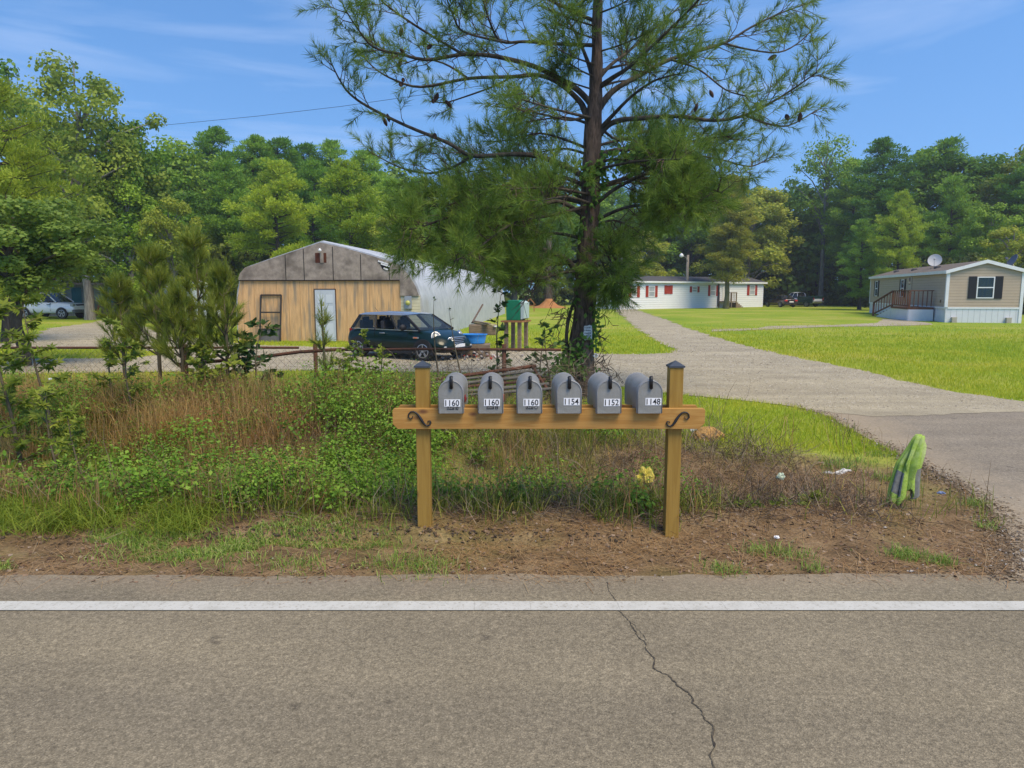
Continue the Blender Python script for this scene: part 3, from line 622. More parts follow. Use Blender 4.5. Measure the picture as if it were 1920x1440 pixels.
def window(par, face, u0, u1, z0, z1, curt):
    """face 'end': on x=LN plane, u along y;  'side': on y=0 plane, u along x"""
    mb = MB(); fr = .055
    def B(m_, a, b_, c, d, o0, o1):
        if face == 'end': m_.b2(LN + o0, LN + o1, a, b_, c, d)
        else: m_.b2(a, b_, -o1, -o0, c, d)
    zm = (z0 + z1) / 2
    for q in ((u0, u1, z1 - fr, z1), (u0, u1, z0, z0 + fr), (u0, u0 + fr, z0 + fr, z1 - fr), (u1 - fr, u1, z0 + fr, z1 - fr), (u0 + fr, u1 - fr, zm - .03, zm + .03)): B(mb, *q, .003, .05)
    w_ = mb.build('window', M_trim, par); mb = MB(); B(mb, u0 + fr, u1 - fr, z0 + fr, z1 - fr, .004, .012); mb.build('curtain', curt, w_)
    mb = MB(); B(mb, u0 + fr, u1 - fr, z0 + fr, z1 - fr, .018, .024); mb.build('pane', glassmat('pane_glass', (.02, .03, .04), .04, .7), w_)
    sw = .40 if face == 'end' else .34
    for a in (u0 - sw - .02, u1 + .02):
        mb = MB(); B(mb, a, a + sw, z0 - .02, z1 + .02, .003, .04)
        for k in range(12):
            zz = z0 + (k + .5) * (z1 - z0) / 12; B(mb, a + .05, a + sw - .05, zz - .03, zz + .03, .04, .052)
        mb.build('shutter', M_shut, par)
window(bh, 'end', ey(1488), ey(1632), hb(545), hb(362), M_curt)
def sx_(zx):
    r_ = (zx / 4.571 + 1500 - 960) / F * CP; d = dv_.normalized(); return (r_ * fr_.y - fr_.x) / (d.x - r_ * d.y)
wz0, wz1 = hb(545), hb(362)
for za in (657, 879):
    c = sx_(za); window(bh, 'side', c - .42, c + .42, wz0 + .0, wz1, M_curt)
c = sx_(940); mb = MB(); mb.b2(c - .45, c + .45, -.04, -.003, SK, SK + 2.05); dd = mb.build('door', mat('tan_door', (.42, .36, .29), rough=.6), bh)
mb = MB(); mb.b2(c - .18, c + .18, -.05, -.043, SK + 1.35, SK + 1.85); mb.build('door_window', M_glass, dd); mb = MB(); mb.lathe([(.03, 0), (.04, .03), (.02, .06)], c=(c - .36, -.1, SK + .95), n=10, axis='y'); mb.build('handle', M_trim, dd)
# steps and railing
M_deck = mat('red_brown_deck', (.12, .050, .025), (.17, .075, .04), scale=8, rough=.85)
dk = empty('wooden_steps', (0, 0, 0)); dk.parent = None
def sxo(zx, off):
    d = dv_.normalized(); q = fr_ + Vector((d.y, -d.x, 0)) * off; r_ = (zx / 4.571 + 1500 - 960) / F * CP; return (r_ * q.y - q.x) / (d.x - r_ * d.y)
dx1 = sxo(946, 1.4); dx0 = sxo(800, 1.4); dxs = sxo(640, 1.4)
dk.location = bh.location; dk.rotation_euler = (0, 0, ang); tag(dk, 'red-brown wooden porch and stair railing in front of the beige mobile home', 'porch steps')
mb = MB(); mb.b2(dx0, dx1, -1.5, -.06, SK - .18, SK - .06); mb.build('deck', M_deck, dk)
mb = MB(); mb.b2(dx0 + .03, dx1 - .03, -1.46, -1.42, -.1, SK - .185); mb.prism([(dxs + .5, -.1), (dx0, -.1), (dx0, SK - .2), (dx0 - .1, SK - .2)], -1.47, -1.43); mb.b2(dx1 - .03, dx1 + .01, -1.42, -.06, -.1, SK - .185); mb.build('skirt_panel', M_skirt, dk)
mb = MB(); ns = 6
for k in range(ns):
    xa = dx0 - (k + 1) * (dx0 - dxs) / ns; mb.b2(xa, xa + (dx0 - dxs) / ns, -1.36, -.2, SK - .1 - (k + 1) * SK / (ns + 1) - .05, SK - .1 - (k + 1) * SK / (ns + 1))
mb.build('stairs', M_deck, dk)
mb = MB(); RH = .95
mb.bar((dx0, -1.4, SK + RH), (dx1, -1.4, SK + RH), .14, .06); mb.bar((dx0, -1.4, SK + .05), (dx1, -1.4, SK + .05), .06, .09)
mb.bar((dx1 - .04, -1.4, SK - .15), (dx1 - .04, -1.4, SK + RH - .04), .1); mb.bar((dx0, -1.4, SK - .15), (dx0, -1.4, SK + RH - .04), .1); mb.bar((dx1 - .04, -1.4, SK + RH), (dx1 - .04, -.1, SK + RH), .12, .06)
mb.bar((dxs, -1.4, RH + .02), (dx0, -1.4, SK + RH), .14, .06); mb.bar((dxs, -1.4, .15), (dx0, -1.4, SK + .05), .06, .09); mb.bar((dxs, -1.4, 0), (dxs, -1.4, RH + .0), .12)
n1 = 8
for k in range(1, n1): xx = dx0 + k * (dx1 - dx0) / n1; mb.bar((xx, -1.4, SK + .09), (xx, -1.4, SK + RH - .03), .06)
n2 = 7
for k in range(1, n2):
    f_ = k / n2; xx = dxs + f_ * (dx0 - dxs); mb.bar((xx, -1.4, .15 + f_ * (SK - .1) + .04), (xx, -1.4, RH + f_ * SK - .01), .045)
for k in range(1, 6): yy = -1.4 + k * .24; mb.bar((dx1 - .04, yy, SK), (dx1 - .04, yy, SK + RH - .03), .045)
mb.build('railing', M_deck, dk)
for (u, w_) in ((.35, .25), (EW - .75, .25)):
    mb = MB(); mb.b2(LN + .01, LN + .2, u, u + w_, -.05, .28); mb.box((LN + .1, u + w_ / 2, .29), (.2, w_ + .02, .04)); o = mb.build('skirting_vent', mat('sand_plastic', (.42, .38, .30), rough=.7), bh, bevel=.01)
mb = MB(); mb.b2(LN - .9, LN - .78, -.05, -.003, SK + .25, SK + .42); mb.build('outlet_box', M_plank, bh)
def dish(loc, dirv, size, label, m):
    e = empty('satellite_dish', loc); tag(e, label, 'satellite dish'); M = Vector(dirv).normalized().to_track_quat('Z', 'Y').to_matrix()
    prof = [(size * k / 8, .18 * size * (k / 8) ** 2) for k in range(9)]; mb = MB(); mb.lathe(prof + [(size, .18 * size + .02)] + [(size * k / 8, .18 * size * (k / 8) ** 2 - .02) for k in range(7, -1, -1)], n=28, close=False)
    mb.v = [tuple(M @ Vector(p) + Vector((0, 0, .5))) for p in mb.v]; mb.build('reflector', m, e, smooth=True)
    mb = MB(); f_ = M @ Vector((0, 0, size * .95)) + Vector((0, 0, .5)); mb.tube([M @ Vector((0, -size * .95, .16 * size)) + Vector((0, 0, .5)), f_ - Vector((0, 0, .06))], .018, 6); mb.box(f_, (.1, .1, .14), M=M); mb.build('feed_arm', m, e)
    mb = MB(); mb.tube([(0, 0, 0), (0, 0, .38), M @ Vector((0, 0, -.03)) + Vector((0, 0, .5))], .03, 8); mb.tube([(0, -.25, 0), (0, 0, .35)], .02, 6); mb.box((0, 0, .01), (.3, .5, .03)); mb.build('mount', M_steel, e)
M_b = bh.matrix_world if False else Matrix.Translation(fr_) @ Matrix.Rotation(ang, 4, 'Z')
p = M_b @ Vector((sx_(965) + .0, 1.2, HE + (PK - HE) * 1.2 / (EW / 2) + .06)); dish(p, (-.55, -.75, .32), .42, 'pale round satellite dish on the roof ridge of the beige mobile home', mat('dish_grey', (.5, .5, .5), rough=.5))
p = M_b @ Vector((LN - 1.0, EW - .25, HE + .1)); dish(p, (-.9, .15, .5), .42, 'dark satellite dish seen side-on at the right end of the beige roof', mat('dish_dark', (.13, .14, .17), rough=.5))
for k, f_ in enumerate((.2, .45, .72)):
    mb = MB(); xx = LN * f_; yy = 1.0; zz = HE + (PK - HE) * yy / (EW / 2) + .08; mb.box((xx, yy, zz + .03), (.5, .35, .09)); mb.box((xx, yy, zz + .1), (.34, .22, .06)); mb.build('roof_vent', M_shingle, bh, bevel=.01)

# --- quonset barn
KB = 25.6 / F
bo = G(608, 641); bo = Vector((AT(608, 640, 25.6).x, 25.6, 0)); far = Vector((AT(868, 508, 58).x, 58, 0)); bd = far - bo; bang = math.atan2(bd.y, bd.x) - math.pi / 2
ba = empty('quonset_barn', bo, bang * .9); tag(ba, 'arched metal barn with bare plywood front and weathered grey gable, white ribbed side', 'barn')
def bx(px, py): return ((px - 608) * KB, (640.5 - py) * KB)
OUT = [bx(441, 640), bx(440, 585), bx(443, 550), bx(449, 527), bx(456, 512), bx(465, 502), bx(520, 484), bx(565, 470), bx(608, 456), bx(650, 466), bx(700, 480), bx(754, 496), bx(772, 512), bx(785, 535), bx(793, 560), bx(797, 590), bx(799, 640)]
M_rib = mat('galvanised_arch', (.43, .45, .47), (.55, .565, .58), scale=2.5, rough=.5, metal=.15, c3=(.42, .42, .40), s3=.5, lo3=.58, hi3=.72)
# arch shell: corrugated bands
LQ = bd.length; st_ = []; ns = 200
pts = []
for i in range(len(OUT) - 1):
    for j in range(3): t = j / 3; pts.append((OUT[i][0] * (1 - t) + OUT[i + 1][0] * t, OUT[i][1] * (1 - t) + OUT[i + 1][1] * t))
pts.append(OUT[-1]); K = len(pts)
pa = np.array(pts); ce = np.array([.1, 1.2]); mb = MB(); vs = []
for i in range(ns + 1):
    y = LQ * i / ns; o = [0, .02, .035, .02][i % 4]; q = pa + norm(pa - ce) * (o + .02)
    vs += [(a_, y + .05, max(b_, -.1)) for a_, b_ in q]
mb.add(vs, [(i * K + j, i * K + j + 1, (i + 1) * K + j + 1, (i + 1) * K + j) for i in range(ns) for j in range(K - 1)])
mb.add([(a_, LQ + .04, b_) for a_, b_ in OUT], [tuple(range(len(OUT)))])
mb.add([(p_[0], .048, p_[1]) for p_ in (pa + norm(pa - ce) * .02)], [tuple(range(K))])
mb.build('arch_shell', M_rib, ba, smooth=True, sharp=50)
M_ply = mat('raw_plywood', (.50, .31, .15), (.70, .44, .21), scale=2.2, rough=.85, stretch=(6, 1, .7), c3=(.30, .235, .16), s3=.9, lo3=.50, hi3=.66)
M_osb = mat('weathered_board', (.22, .185, .155), (.36, .31, .26), scale=5, rough=.95, c3=(.09, .075, .062), s3=1.3, lo3=.50, hi3=.72)
mb = MB(); top = bx(0, 527)[1]; mb.prism([bx(443.5, 640), bx(442.5, 590), bx(445, 560), bx(451, 527.5), bx(755.5, 527.5), bx(755.5, 640)], -.03, .05); mb.build('plywood_wall', M_ply, ba)
mb = MB()
for k in range(0, 28, 2):   # shade of the vertical grooves, painted as darker strips set proud
    x = bx(455 + k * 11, 0)[0]; mb.b2(x, x + .012, -.036, -.0305, .02, top - .02)
mb.build('wall_grooves', mat('groove_brown', (.40, .245, .11), rough=1), ba)
gpoly = [bx(448, 527), bx(453, 514), bx(463, 503.5), bx(520, 485.5), bx(565, 471.5), bx(608, 458), bx(650, 467), bx(700, 481.5), bx(754, 498), bx(772, 518), bx(784, 538), bx(790, 555), bx(755.6, 555), bx(755.6, 527)]
mb = MB(); mb.prism(gpoly, -.09, -.035); mb.build('gable_board', M_osb, ba)
mb = MB()
for px_ in (541, 576, 631, 683, 736): 
    x = bx(px_, 0)[0]; tz_ = np.interp(px_, [448, 463, 608, 754, 790], [bx(0, 527)[1], bx(0, 503.5)[1], bx(0, 458)[1], bx(0, 498)[1], bx(0, 553)[1]]); mb.b2(x - .012, x + .012, -.096, -.0905, top, tz_ - .03)
mb.b2(bx(448, 0)[0], bx(755, 0)[0], -.1, -.0905, top - .02, top + .015); mb.build('board_seams', M_dark, ba)
vo_ = MB(); x0, x1, z0, z1 = bx(598, 0)[0], bx(619, 0)[0], bx(0, 495)[1], bx(0, 477)[1]
vo_.b2(x0, x1, -.096, -.0905, z0, z1); vn = vo_.build('gable_opening', mat('opening_brown', (.07, .02, .012), (.11, .04, .02), scale=4, rough=1), ba)
mb = MB(); xm = x0 + (x1 - x0) * .58; mb.b2(xm - .05, xm + .07, -.12, -.0965, z0, z1); mb.build('opening_post', M_osb, vn); mb = MB(); mb.lathe([(.02, 0), (.07, .05), (.02, .12)], c=(xm - .02, -.2, z1 + .03), n=10); mb.build('flood_lamp', M_trim, vn, smooth=True)
mb = MB(); mb.prism([bx(715, 490), bx(736, 497), bx(737, 510), bx(724, 507)], -.098, -.0905); mb.build('torn_hole', M_dark, ba); mb = MB()
for q in ((716, 492, 735, 498), (721, 497, 737, 502), (726, 505, 734, 508)): mb.bar((bx(q[0], 0)[0], -.11, bx(0, q[1])[1]), (bx(q[2], 0)[0], -.11, bx(0, q[3])[1]), .02, .05)
mb.build('insulation', M_trim, ba)
mb = MB(); x0, x1 = bx(755.8, 0)[0], bx(790, 0)[0]; mb.b2(x0, x1 + .02, -.03, .05, 0, bx(0, 555.2)[1]); mb.build('yellow_siding', siding_mat('cream_siding', (.55, .52, .36), (.50, .48, .34), .115, .01), ba)
mb = MB(); mb.b2(bx(764, 0)[0], bx(777, 0)[0], -.15, -.034, bx(0, 579)[1], bx(0, 556)[1]); mt_ = mb.build('meter_box', mat('meter_grey', (.34, .37, .40), rough=.4, metal=.3), ba, bevel=.01)
mb = MB(); mb.lathe([(.075, 0), (.085, .05), (.07, .09)], c=(bx(770.5, 0)[0], -.24, bx(0, 568)[1]), n=16, axis='y'); mb.build('meter_dial', mat('dial_yellow', (.45, .46, .12), rough=.3), mt_, smooth=True); mb = MB(); mb.tube([(bx(770.5, 0)[0], -.09, bx(0, 579)[1]), (bx(770.5, 0)[0], -.09, .1)], .022, 8); mb.build('conduit', M_steel, mt_)
# panelled door
mb = MB(); x0, x1 = bx(594, 0)[0], bx(632.5, 0)[0]; zt = bx(0, 544)[1]; mb.b2(x0, x1, -.06, -.031, .02, zt); dd = mb.build('door', mat('pale_blue_door', (.50, .55, .60), (.44, .49, .54), scale=2, rough=.5), ba, bevel=.004)
mb = MB(); w_ = (x1 - x0)
for r_ in range(3):
    for c_ in range(2):
        xa = x0 + w_ * (.12 + .42 * c_); za = .14 + r_ * .62; mb.b2(xa, xa + w_ * .34, -.068, -.0605, za, za + (.52 if r_ < 2 else .3))
mb.build('door_panel', mat('pale_blue_panel', (.55, .60, .65), rough=.5), dd, bevel=.006)
mb = MB(); mb.b2(x0 - .03, x0 - .004, -.07, -.031, 0, zt + .03); mb.b2(x1 + .004, x1 + .03, -.07, -.031, 0, zt + .03); mb.b2(x0 - .003, x1 + .003, -.07, -.031, zt + .004, zt + .03); mb.build('door_frame', mat('frame_brown', (.09, .05, .03), rough=.8), dd)
mb = MB(); mb.lathe([(.02, 0), (.03, .02), (.025, .05)], c=(x0 + .08, -.115, 1.0), n=10, axis='y'); mb.build('handle', M_steel, dd, smooth=True)
# leaning screen door
sdr = empty('screen_door', bo, bang * .9); tag(sdr, 'empty metal screen door frame leaning on the plywood barn wall', 'screen door')
M_brz = mat('bronze_frame', (.05, .045, .04), rough=.5, metal=.3)
x0, x1, zt, zp, zm = bx(491, 0)[0], bx(530, 0)[0], bx(0, 554)[1], bx(0, 617)[1], bx(0, 586)[1]
mb = MB(); f0 = lambda z: -.34 + .27 * z / zt
for (a_, za, b_, zb_) in ((x0, .0, x0, zt), (x1, .0, x1, zt), (x0, zt, x1, zt), (x0, zm, x1, zm), (x0, zp, x1, zp)): mb.bar((a_, f0(za), za), (b_, f0(zb_), zb_), .045, .05)
mb.build('frame', M_brz, sdr); mb = MB(); mb.add([(x0, f0(0), 0), (x1, f0(0), 0), (x1, f0(zp), zp), (x0, f0(zp), zp), (x0, f0(0) + .01, 0), (x1, f0(0) + .01, 0), (x1, f0(zp) + .01, zp), (x0, f0(zp) + .01, zp)], [(0, 1, 2, 3), (7, 6, 5, 4), (0, 4, 5, 1), (3, 2, 6, 7)]); mb.build('kick_panel', mat('kick_grey', (.09, .085, .085), (.12, .115, .11), rough=.6), sdr)

# --- grey shed far left, and small white shed
a, b = G(40, 594), G(330, 590); sh = empty('old_shed', a, math.atan2((b - a).y, (b - a).x)); tag(sh, 'long low grey metal shed with teal tarps behind the white car', 'shed'); sl = (b - a).length; sh_h = AT(180, 534, a.y).z
mb = MB(); mb.b2(0, sl, 0, 5, 0, sh_h); mb.build('wall', siding_mat('corrugated_grey', (.26, .29, .28), (.33, .35, .33), .35, .03, 'X', c3=(.14, .12, .10)), sh)
mb = MB(); mb.b2(-.3, sl + .3, -.8, 5.2, sh_h + .003, sh_h + .16); mb.build('roof', mat('rusty_roof', (.10, .09, .08), (.16, .14, .12), rough=.8), sh)
for (p0, p1) in ((188, 227), (132, 150)):
    mb = MB(); mb.b2((p0 - 40) / 290 * sl, (p1 - 40) / 290 * sl, -.05, -.003, sh_h * .36, sh_h * .92); mb.build('tarp', mat('teal_tarp', (.015, .12, .14), (.03, .16, .17), scale=1, rough=.6, stretch=(4, 1, 1)), sh)
mb = MB(); mb.b2((180 - 40) / 290 * sl, sl, -1.3, -.1, .02, sh_h * .42); mb.build('lean_panel', mat('brown_panel', (.13, .09, .06), (.18, .14, .10), rough=.9), sh, bevel=.02)
for k, p_ in enumerate((110, 172, 236, 290)): mb = MB(); mb.bar(((p_ - 40) / 290 * sl, -.6, 0), ((p_ - 40) / 290 * sl, -.6, sh_h), .12); mb.build('roof_post', M_plank, sh)
a, b = G(322, 604), G(415, 602); ws = empty('storage_shed', a, math.atan2((b - a).y, (b - a).x)); tag(ws, 'small white metal storage shed behind the young pines', 'shed'); sl = (b - a).length; hh = AT(350, 537, a.y).z
mb = MB(); mb.prism([(0, 0), (sl, 0), (sl, hh - .1), (sl / 2, hh + .35), (0, hh - .1)], 0, 2.5); mb.build('wall', siding_mat('white_ribs', (.66, .69, .74), (.58, .62, .68), .3, .02, 'X'), ws)
mb = MB(); mb.prism([(-.15, hh - .15), (sl / 2, hh + .37), (sl + .15, hh - .15), (sl + .15, hh - .08), (sl / 2, hh + .46), (-.15, hh - .08)], -.1, 2.6); mb.build('roof', M_trim, ws)

# ------------------------------------------------------------------ vehicles
def paint(name, c, rough=.25, metal=.2): return mat(name, c, rough=rough, metal=metal, coat=1.0, spec=.5)
M_tyre = mat('tyre_rubber', (.018, .018, .018), (.03, .028, .026), scale=12, rough=.85)
M_rim = mat('alloy_rim', (.38, .38, .39), rough=.35, metal=.6)
M_chrome = mat('chrome', (.5, .51, .53), rough=.28, metal=.9)
M_lens = mat('head_lamp_lens', (.34, .36, .35), (.22, .23, .23), scale=20, rough=.2, coat=.6)
M_amber = mat('amber_lens', (.75, .20, .03), rough=.3); M_tail = mat('tail_lens', (.35, .02, .02), rough=.3)
M_trimk = mat('dark_trim', (.022, .022, .024), rough=.6)
M_seat = mat('seat_cloth', (.05, .05, .055), rough=.9)
def car(name, label, cat_, loc, rz, sc, body, st, gh, roofm, wheels, wr, group=None, spokes=5, extra=None):
    """st: list of (x, half width, z bottom, z top, top half width); gh: list of cabin corner rows (x_base, x_roof) pairs"""
    e = empty(name, loc, rz); e.scale = (sc, sc, sc * gh.get('zs', 1)); tag(e, label, cat_, group)
    mb = MB(); vs = []; n = 14
    for (x, w, zb_, zt, wt) in st:
        half = [(0, zb_), (w * .82, zb_), (w * .95, zb_ + .05), (w, zb_ + (zt - zb_) * .35), (w * .99, zb_ + (zt - zb_) * .62), (wt, zt - .04), (wt * .9, zt), (0, zt + .025)]
        ring = half + [(-a_, b_) for a_, b_ in half[-2:0:-1]]; n = len(ring); vs += [(x, a_, b_) for a_, b_ in ring]
    k = len(st); mb.add(vs, [(i * n + j, i * n + (j + 1) % n, (i + 1) * n + (j + 1) % n, (i + 1) * n + j) for i in range(k - 1) for j in range(n)] + [tuple(range(n)), tuple((k - 1) * n + j for j in range(n))])
    bo_ = mb.build('body', body, e, smooth=True); md = bo_.modifiers.new('sub', 'SUBSURF'); md.levels = 2; md.render_levels = 2
    # cabin
    (xb0, xr0, xr1, xb1, zb_, zr, wb, wr_) = gh['shape']
    def P(xb, xr, s): return Vector((xb, s * wb, zb_)), Vector((xr, s * wr_, zr))
    mb = MB(); rp = [(xr0 - .03, zr - .01), (xr0 + .15, zr + .045), ((xr0 + xr1) / 2, zr + .075), (xr1 - .2, zr + .045), (xr1 + .03, zr - .005)]
    vs = []
    for x, z in rp: vs += [(x, -wr_ * 1.05, zr - .015), (x, -wr_ * .9, z), (x, 0, z + .02), (x, wr_ * .9, z), (x, wr_ * 1.05, zr - .015)]
    mb.add(vs, [(i * 5 + j, i * 5 + j + 1, (i + 1) * 5 + j + 1, (i + 1) * 5 + j) for i in range(4) for j in range(4)] + [(0, 5, 10, 15, 20, 24, 19, 14, 9, 4)]); rf_ = mb.build('roof', roofm, e, smooth=True, sharp=60)
    pm = gh.get('pillar', M_trimk)
    cuts = [0] + gh['cuts'] + [1]
    for s in (-1, 1):
        for c in cuts:
            xb = xb0 + (xb1 - xb0) * c; xr = xr0 + (xr1 - xr0) * c; a_, b_ = P(xb, xr, s * .975); mb = MB(); mb.bar(a_ - Vector((0, 0, .03)), b_ - Vector((0, 0, .035)), .045, gh.get('pw', .08)); mb.build('pillar', pm, e, bevel=.008)
    for s in (-1, 1):
        for ci in range(len(cuts) - 1):
            if ci in gh.get('open', ()): continue
            q = []
            for c in (cuts[ci], cuts[ci + 1]):
                xb = xb0 + (xb1 - xb0) * c; xr = xr0 + (xr1 - xr0) * c; q.append(P(xb, xr, s * .985))
            mb = MB(); mb.add([q[0][0], q[1][0], q[1][1], q[0][1]], [(0, 1, 2, 3)]); mb.build('side_window', gh.get('glass', M_cglass), e, fix=False)
    for (xb, xr, nm) in ((xb1, xr1, 'windshield'), (xb0, xr0, 'rear_window')):
        mb = MB(); a_, b_ = P(xb, xr, -1); c_, d_ = P(xb, xr, 1); sg = 1 if xb == xb1 else -1
        mid0, mid1 = (a_ + c_) / 2 + Vector((.07 * sg, 0, 0)), (b_ + d_) / 2 + Vector((.05 * sg, 0, .03)); mb.add([a_, mid0, c_, d_, mid1, b_], [(0, 1, 4, 5), (1, 2, 3, 4)]); mb.build(nm, gh.get('wglass', gh.get('glass', M_cglass)), e, smooth=True, fix=False)
    # interior
    if gh.get('seats', True):
        mb = MB()
        for xx in (xb0 + (xb1 - xb0) * .5, xb0 + (xb1 - xb0) * .18):
            for s in (-.36, .36): mb.box((xx, s, zb_ - .15), (.5, .48, .16)); mb.box((xx - .25, s, zb_ + .02), (.13, .46, .46)); mb.box((xx - .27, s, zb_ + .29), (.08, .24, .12))
        mb.build('seat', M_seat, e, bevel=.03)
        mb = MB(); mb.b2(xb1 - .55, xb1 - .12, -wb * .9, wb * .9, zb_ - .2, zb_ + .02); mb.build('dashboard', M_seat, e, bevel=.03)
    for (wx_, s) in [(w_, s_) for w_ in wheels for s_ in (-1, 1)]:
        hw = max(q[1] for q in st)
        mb = MB(); y0 = s * (hw - .005); y1 = s * (hw + .012); r2 = wr * 1.16
        poly = [(wx_ + r2 * math.cos(t), wr + r2 * math.sin(t)) for t in np.linspace(-.25, math.pi + .25, 24)]; mb.prism(poly, min(y0, y1), max(y0, y1)); mb.build('wheel_arch', gh.get('arch', M_trimk), e, bevel=.006)
        mb = MB(); c = (wx_, 0, wr); yo = hw + .02; yi = hw - .19
        prof = [(wr * .66, yi), (wr * .94, yi), (wr, yi + .03), (wr, yo - .04), (wr * .95, yo - .005), (wr * .72, yo), (wr * .66, yo - .02)]
        if s < 0: prof = [(a_, -b_) for a_, b_ in prof]
        mb.lathe(prof, c=c, n=32, axis='y', close=False); ty = mb.build('wheel', M_tyre, e, smooth=True, sharp=50)
        mb = MB(); prof = [(wr * .67, yo - .02), (wr * .60, yo - .015), (wr * .60, yo - .09), (.01, yo - .09)]
        if s < 0: prof = [(a_, -b_) for a_, b_ in prof]
        mb.lathe(prof, c=c, n=28, axis='y', close=False); mb.build('rim_barrel', M_trimk, ty, smooth=True, sharp=40)
        mb = MB()
        for k_ in range(spokes):
            t = 2 * math.pi * k_ / spokes + .3; mb.bar((wx_ + .03 * math.cos(t), s * (yo - .02), wr + .03 * math.sin(t)), (wx_ + wr * .62 * math.cos(t), s * (yo - .012), wr + wr * .62 * math.sin(t)), .02, wr * .2)
        pr = [(wr * .68, yo - .004), (wr * .6, yo - .0), (wr * .6, yo - .04)]; pr = [(a_, s * b_) for a_, b_ in pr]; mb.lathe(pr, c=c, n=28, axis='y', close=False)
        pr = [(.05, s * (yo - .03)), (.045, s * (yo + .002)), (.002, s * (yo + .002))]; mb.lathe(pr, c=c, n=14, axis='y', close=False); mb.build('rim', M_rim, ty, smooth=True, sharp=40)
    if extra: extra(e)
    return e
def mini_extra(e):
    for s in (-1, 1):
        mb = MB(); M = Vector((.82, .50 * s, .42)).to_track_quat('Z', 'Y').to_matrix(); mb.lathe([(.13, -.05), (.135, .0), (.12, .025), (.07, .04), (.005, .045)], n=24, close=False)
        mb.v = [tuple(M @ Vector((p[0] * 1.0, p[1] * 1.28, p[2])) + Vector((1.50, .585 * s, .715))) for p in mb.v]; h = mb.build('headlight', M_lens, e, smooth=True)
        mb = MB(); mb.lathe([(.128, .0), (.142, .014), (.15, -.02), (.145, -.06)], n=24, close=False); mb.v = [tuple(M @ Vector((p[0], p[1] * 1.28, p[2])) + Vector((1.50, .585 * s, .715))) for p in mb.v]; mb.build('chrome_ring', M_chrome, h, smooth=True)
        mb = MB(); mb.lathe([(.06, 0), (.065, .03), (.005, .04)], c=(1.80, .58 * s, .40), n=16, axis='x', close=False); mb.build('fog_lamp', M_lens, e, smooth=True)
        mb = MB(); mb.tube([(.55, .74 * s, .93), (.58, .86 * s, .97)], .02, 6); mb.lathe([(.01, -.06), (.075, -.05), (.10, 0), (.085, .05), (.01, .07)], c=(.58, .93 * s, 1.0), n=16, axis='x', close=False); mb.build('wing_mirror', M_trimk, e, smooth=True)
        mb = MB(); mb.tube([(-.38, .832 * s, .80), (-.36, .85 * s, .805), (-.20, .85 * s, .805), (-.18, .832 * s, .80)], .014, 8); mb.build('door_handle', M_chrome, e, smooth=True)
        mb = MB(); mb.box((.98, .835 * s, .70), (.20, .03, .05)); ind = mb.build('side_repeater', M_chrome, e, bevel=.01); mb = MB(); mb.box((.97, .852 * s, .70), (.12, .012, .035)); mb.build('amber_lens', M_amber, ind, bevel=.003)
        mb = MB(); mb.bar((-.95, .848 * s, .27), (.85, .848 * s, .27), .03, .14); mb.build('side_sill', M_trimk, e, bevel=.01)
        for xx in (-.62, .62): mb = MB(); mb.bar((xx, .846 * s, .36), (xx + .02, .80 * s, .86), .008); mb.build('door_seam', M_dark, e)
        mb = MB(); mb.bar((-1.55, .758 * s, .915), (1.0, .765 * s, .905), .018); mb.build('belt_trim', M_chrome, e)
    mb = MB()
    for k in range(4): mb.tube([(1.765 - k * .002 + .018, -.36, .66 - k * .05), (1.845, -.18, .66 - k * .052), (1.86, 0, .66 - k * .053), (1.845, .18, .66 - k * .052), (1.783, .36, .66 - k * .05)], .013, 6)
    mb.tube([(1.77, -.38, .50), (1.75, -.44, .58), (1.77, -.36, .70), (1.84, -.18, .71), (1.85, 0, .71), (1.84, .18, .71), (1.77, .36, .70), (1.75, .44, .58), (1.77, .38, .50), (1.85, 0, .475), (1.77, -.38, .50)], .02, 6); mb.build('grille', M_chrome, e, smooth=True)
    mb = MB(); mb.tube([(1.60, -.78, .34), (1.78, -.55, .33), (1.86, 0, .33), (1.78, .55, .33), (1.60, .78, .34)], [.10, .12, .12, .12, .10], 10, flat=.35); mb.build('bumper', M_trimk, e, smooth=True)
    mb = MB(); mb.tube([(-1.55, -.70, .45), (-1.78, -.5, .44), (-1.82, 0, .44), (-1.78, .5, .44), (-1.55, .70, .45)], .09, 8); mb.build('rear_bumper', M_trimk, e, smooth=True)
    for s in (-1, 1): mb = MB(); mb.box((-1.72, .60 * s, .78), (.10, .14, .26)); mb.build('tail_light', M_tail, e, bevel=.02)
    mb = MB(); mb.bar((.98, -.3, .94), (.72, .12, .985), .012); mb.bar((.98, .25, .94), (.75, .6, .97), .012); mb.build('wiper', M_black, e)
    mb = MB(); mb.tube([(-1.2, 0, 1.42), (-1.34, 0, 1.56)], .006, 5); mb.build('aerial', M_black, e)
    mb = MB(); mb.box((1.875, 0, .45), (.012, .46, .11)); mb.build('number_plate', M_sticker, e)
ST = [(-1.84, .62, .40, .74, .56), (-1.80, .74, .30, .86, .66), (-1.55, .82, .24, .91, .74), (-.9, .845, .22, .925, .765), (.0, .845, .21, .925, .765), (.75, .845, .22, .93, .755), (1.05, .84, .23, .915, .72), (1.40, .83, .24, .845, .66), (1.66, .78, .26, .74, .58), (1.80, .66, .28, .64, .48), (1.86, .5, .32, .55, .4)]
cth = R(-33); hd = Vector((math.cos(cth), math.sin(cth), 0)); SCM = .935
wp = G(795, 677.5); nrm_ = Vector((hd.y, -hd.x, 0)); cl = wp - hd * 1.23 * SCM - nrm_ * .80 * SCM
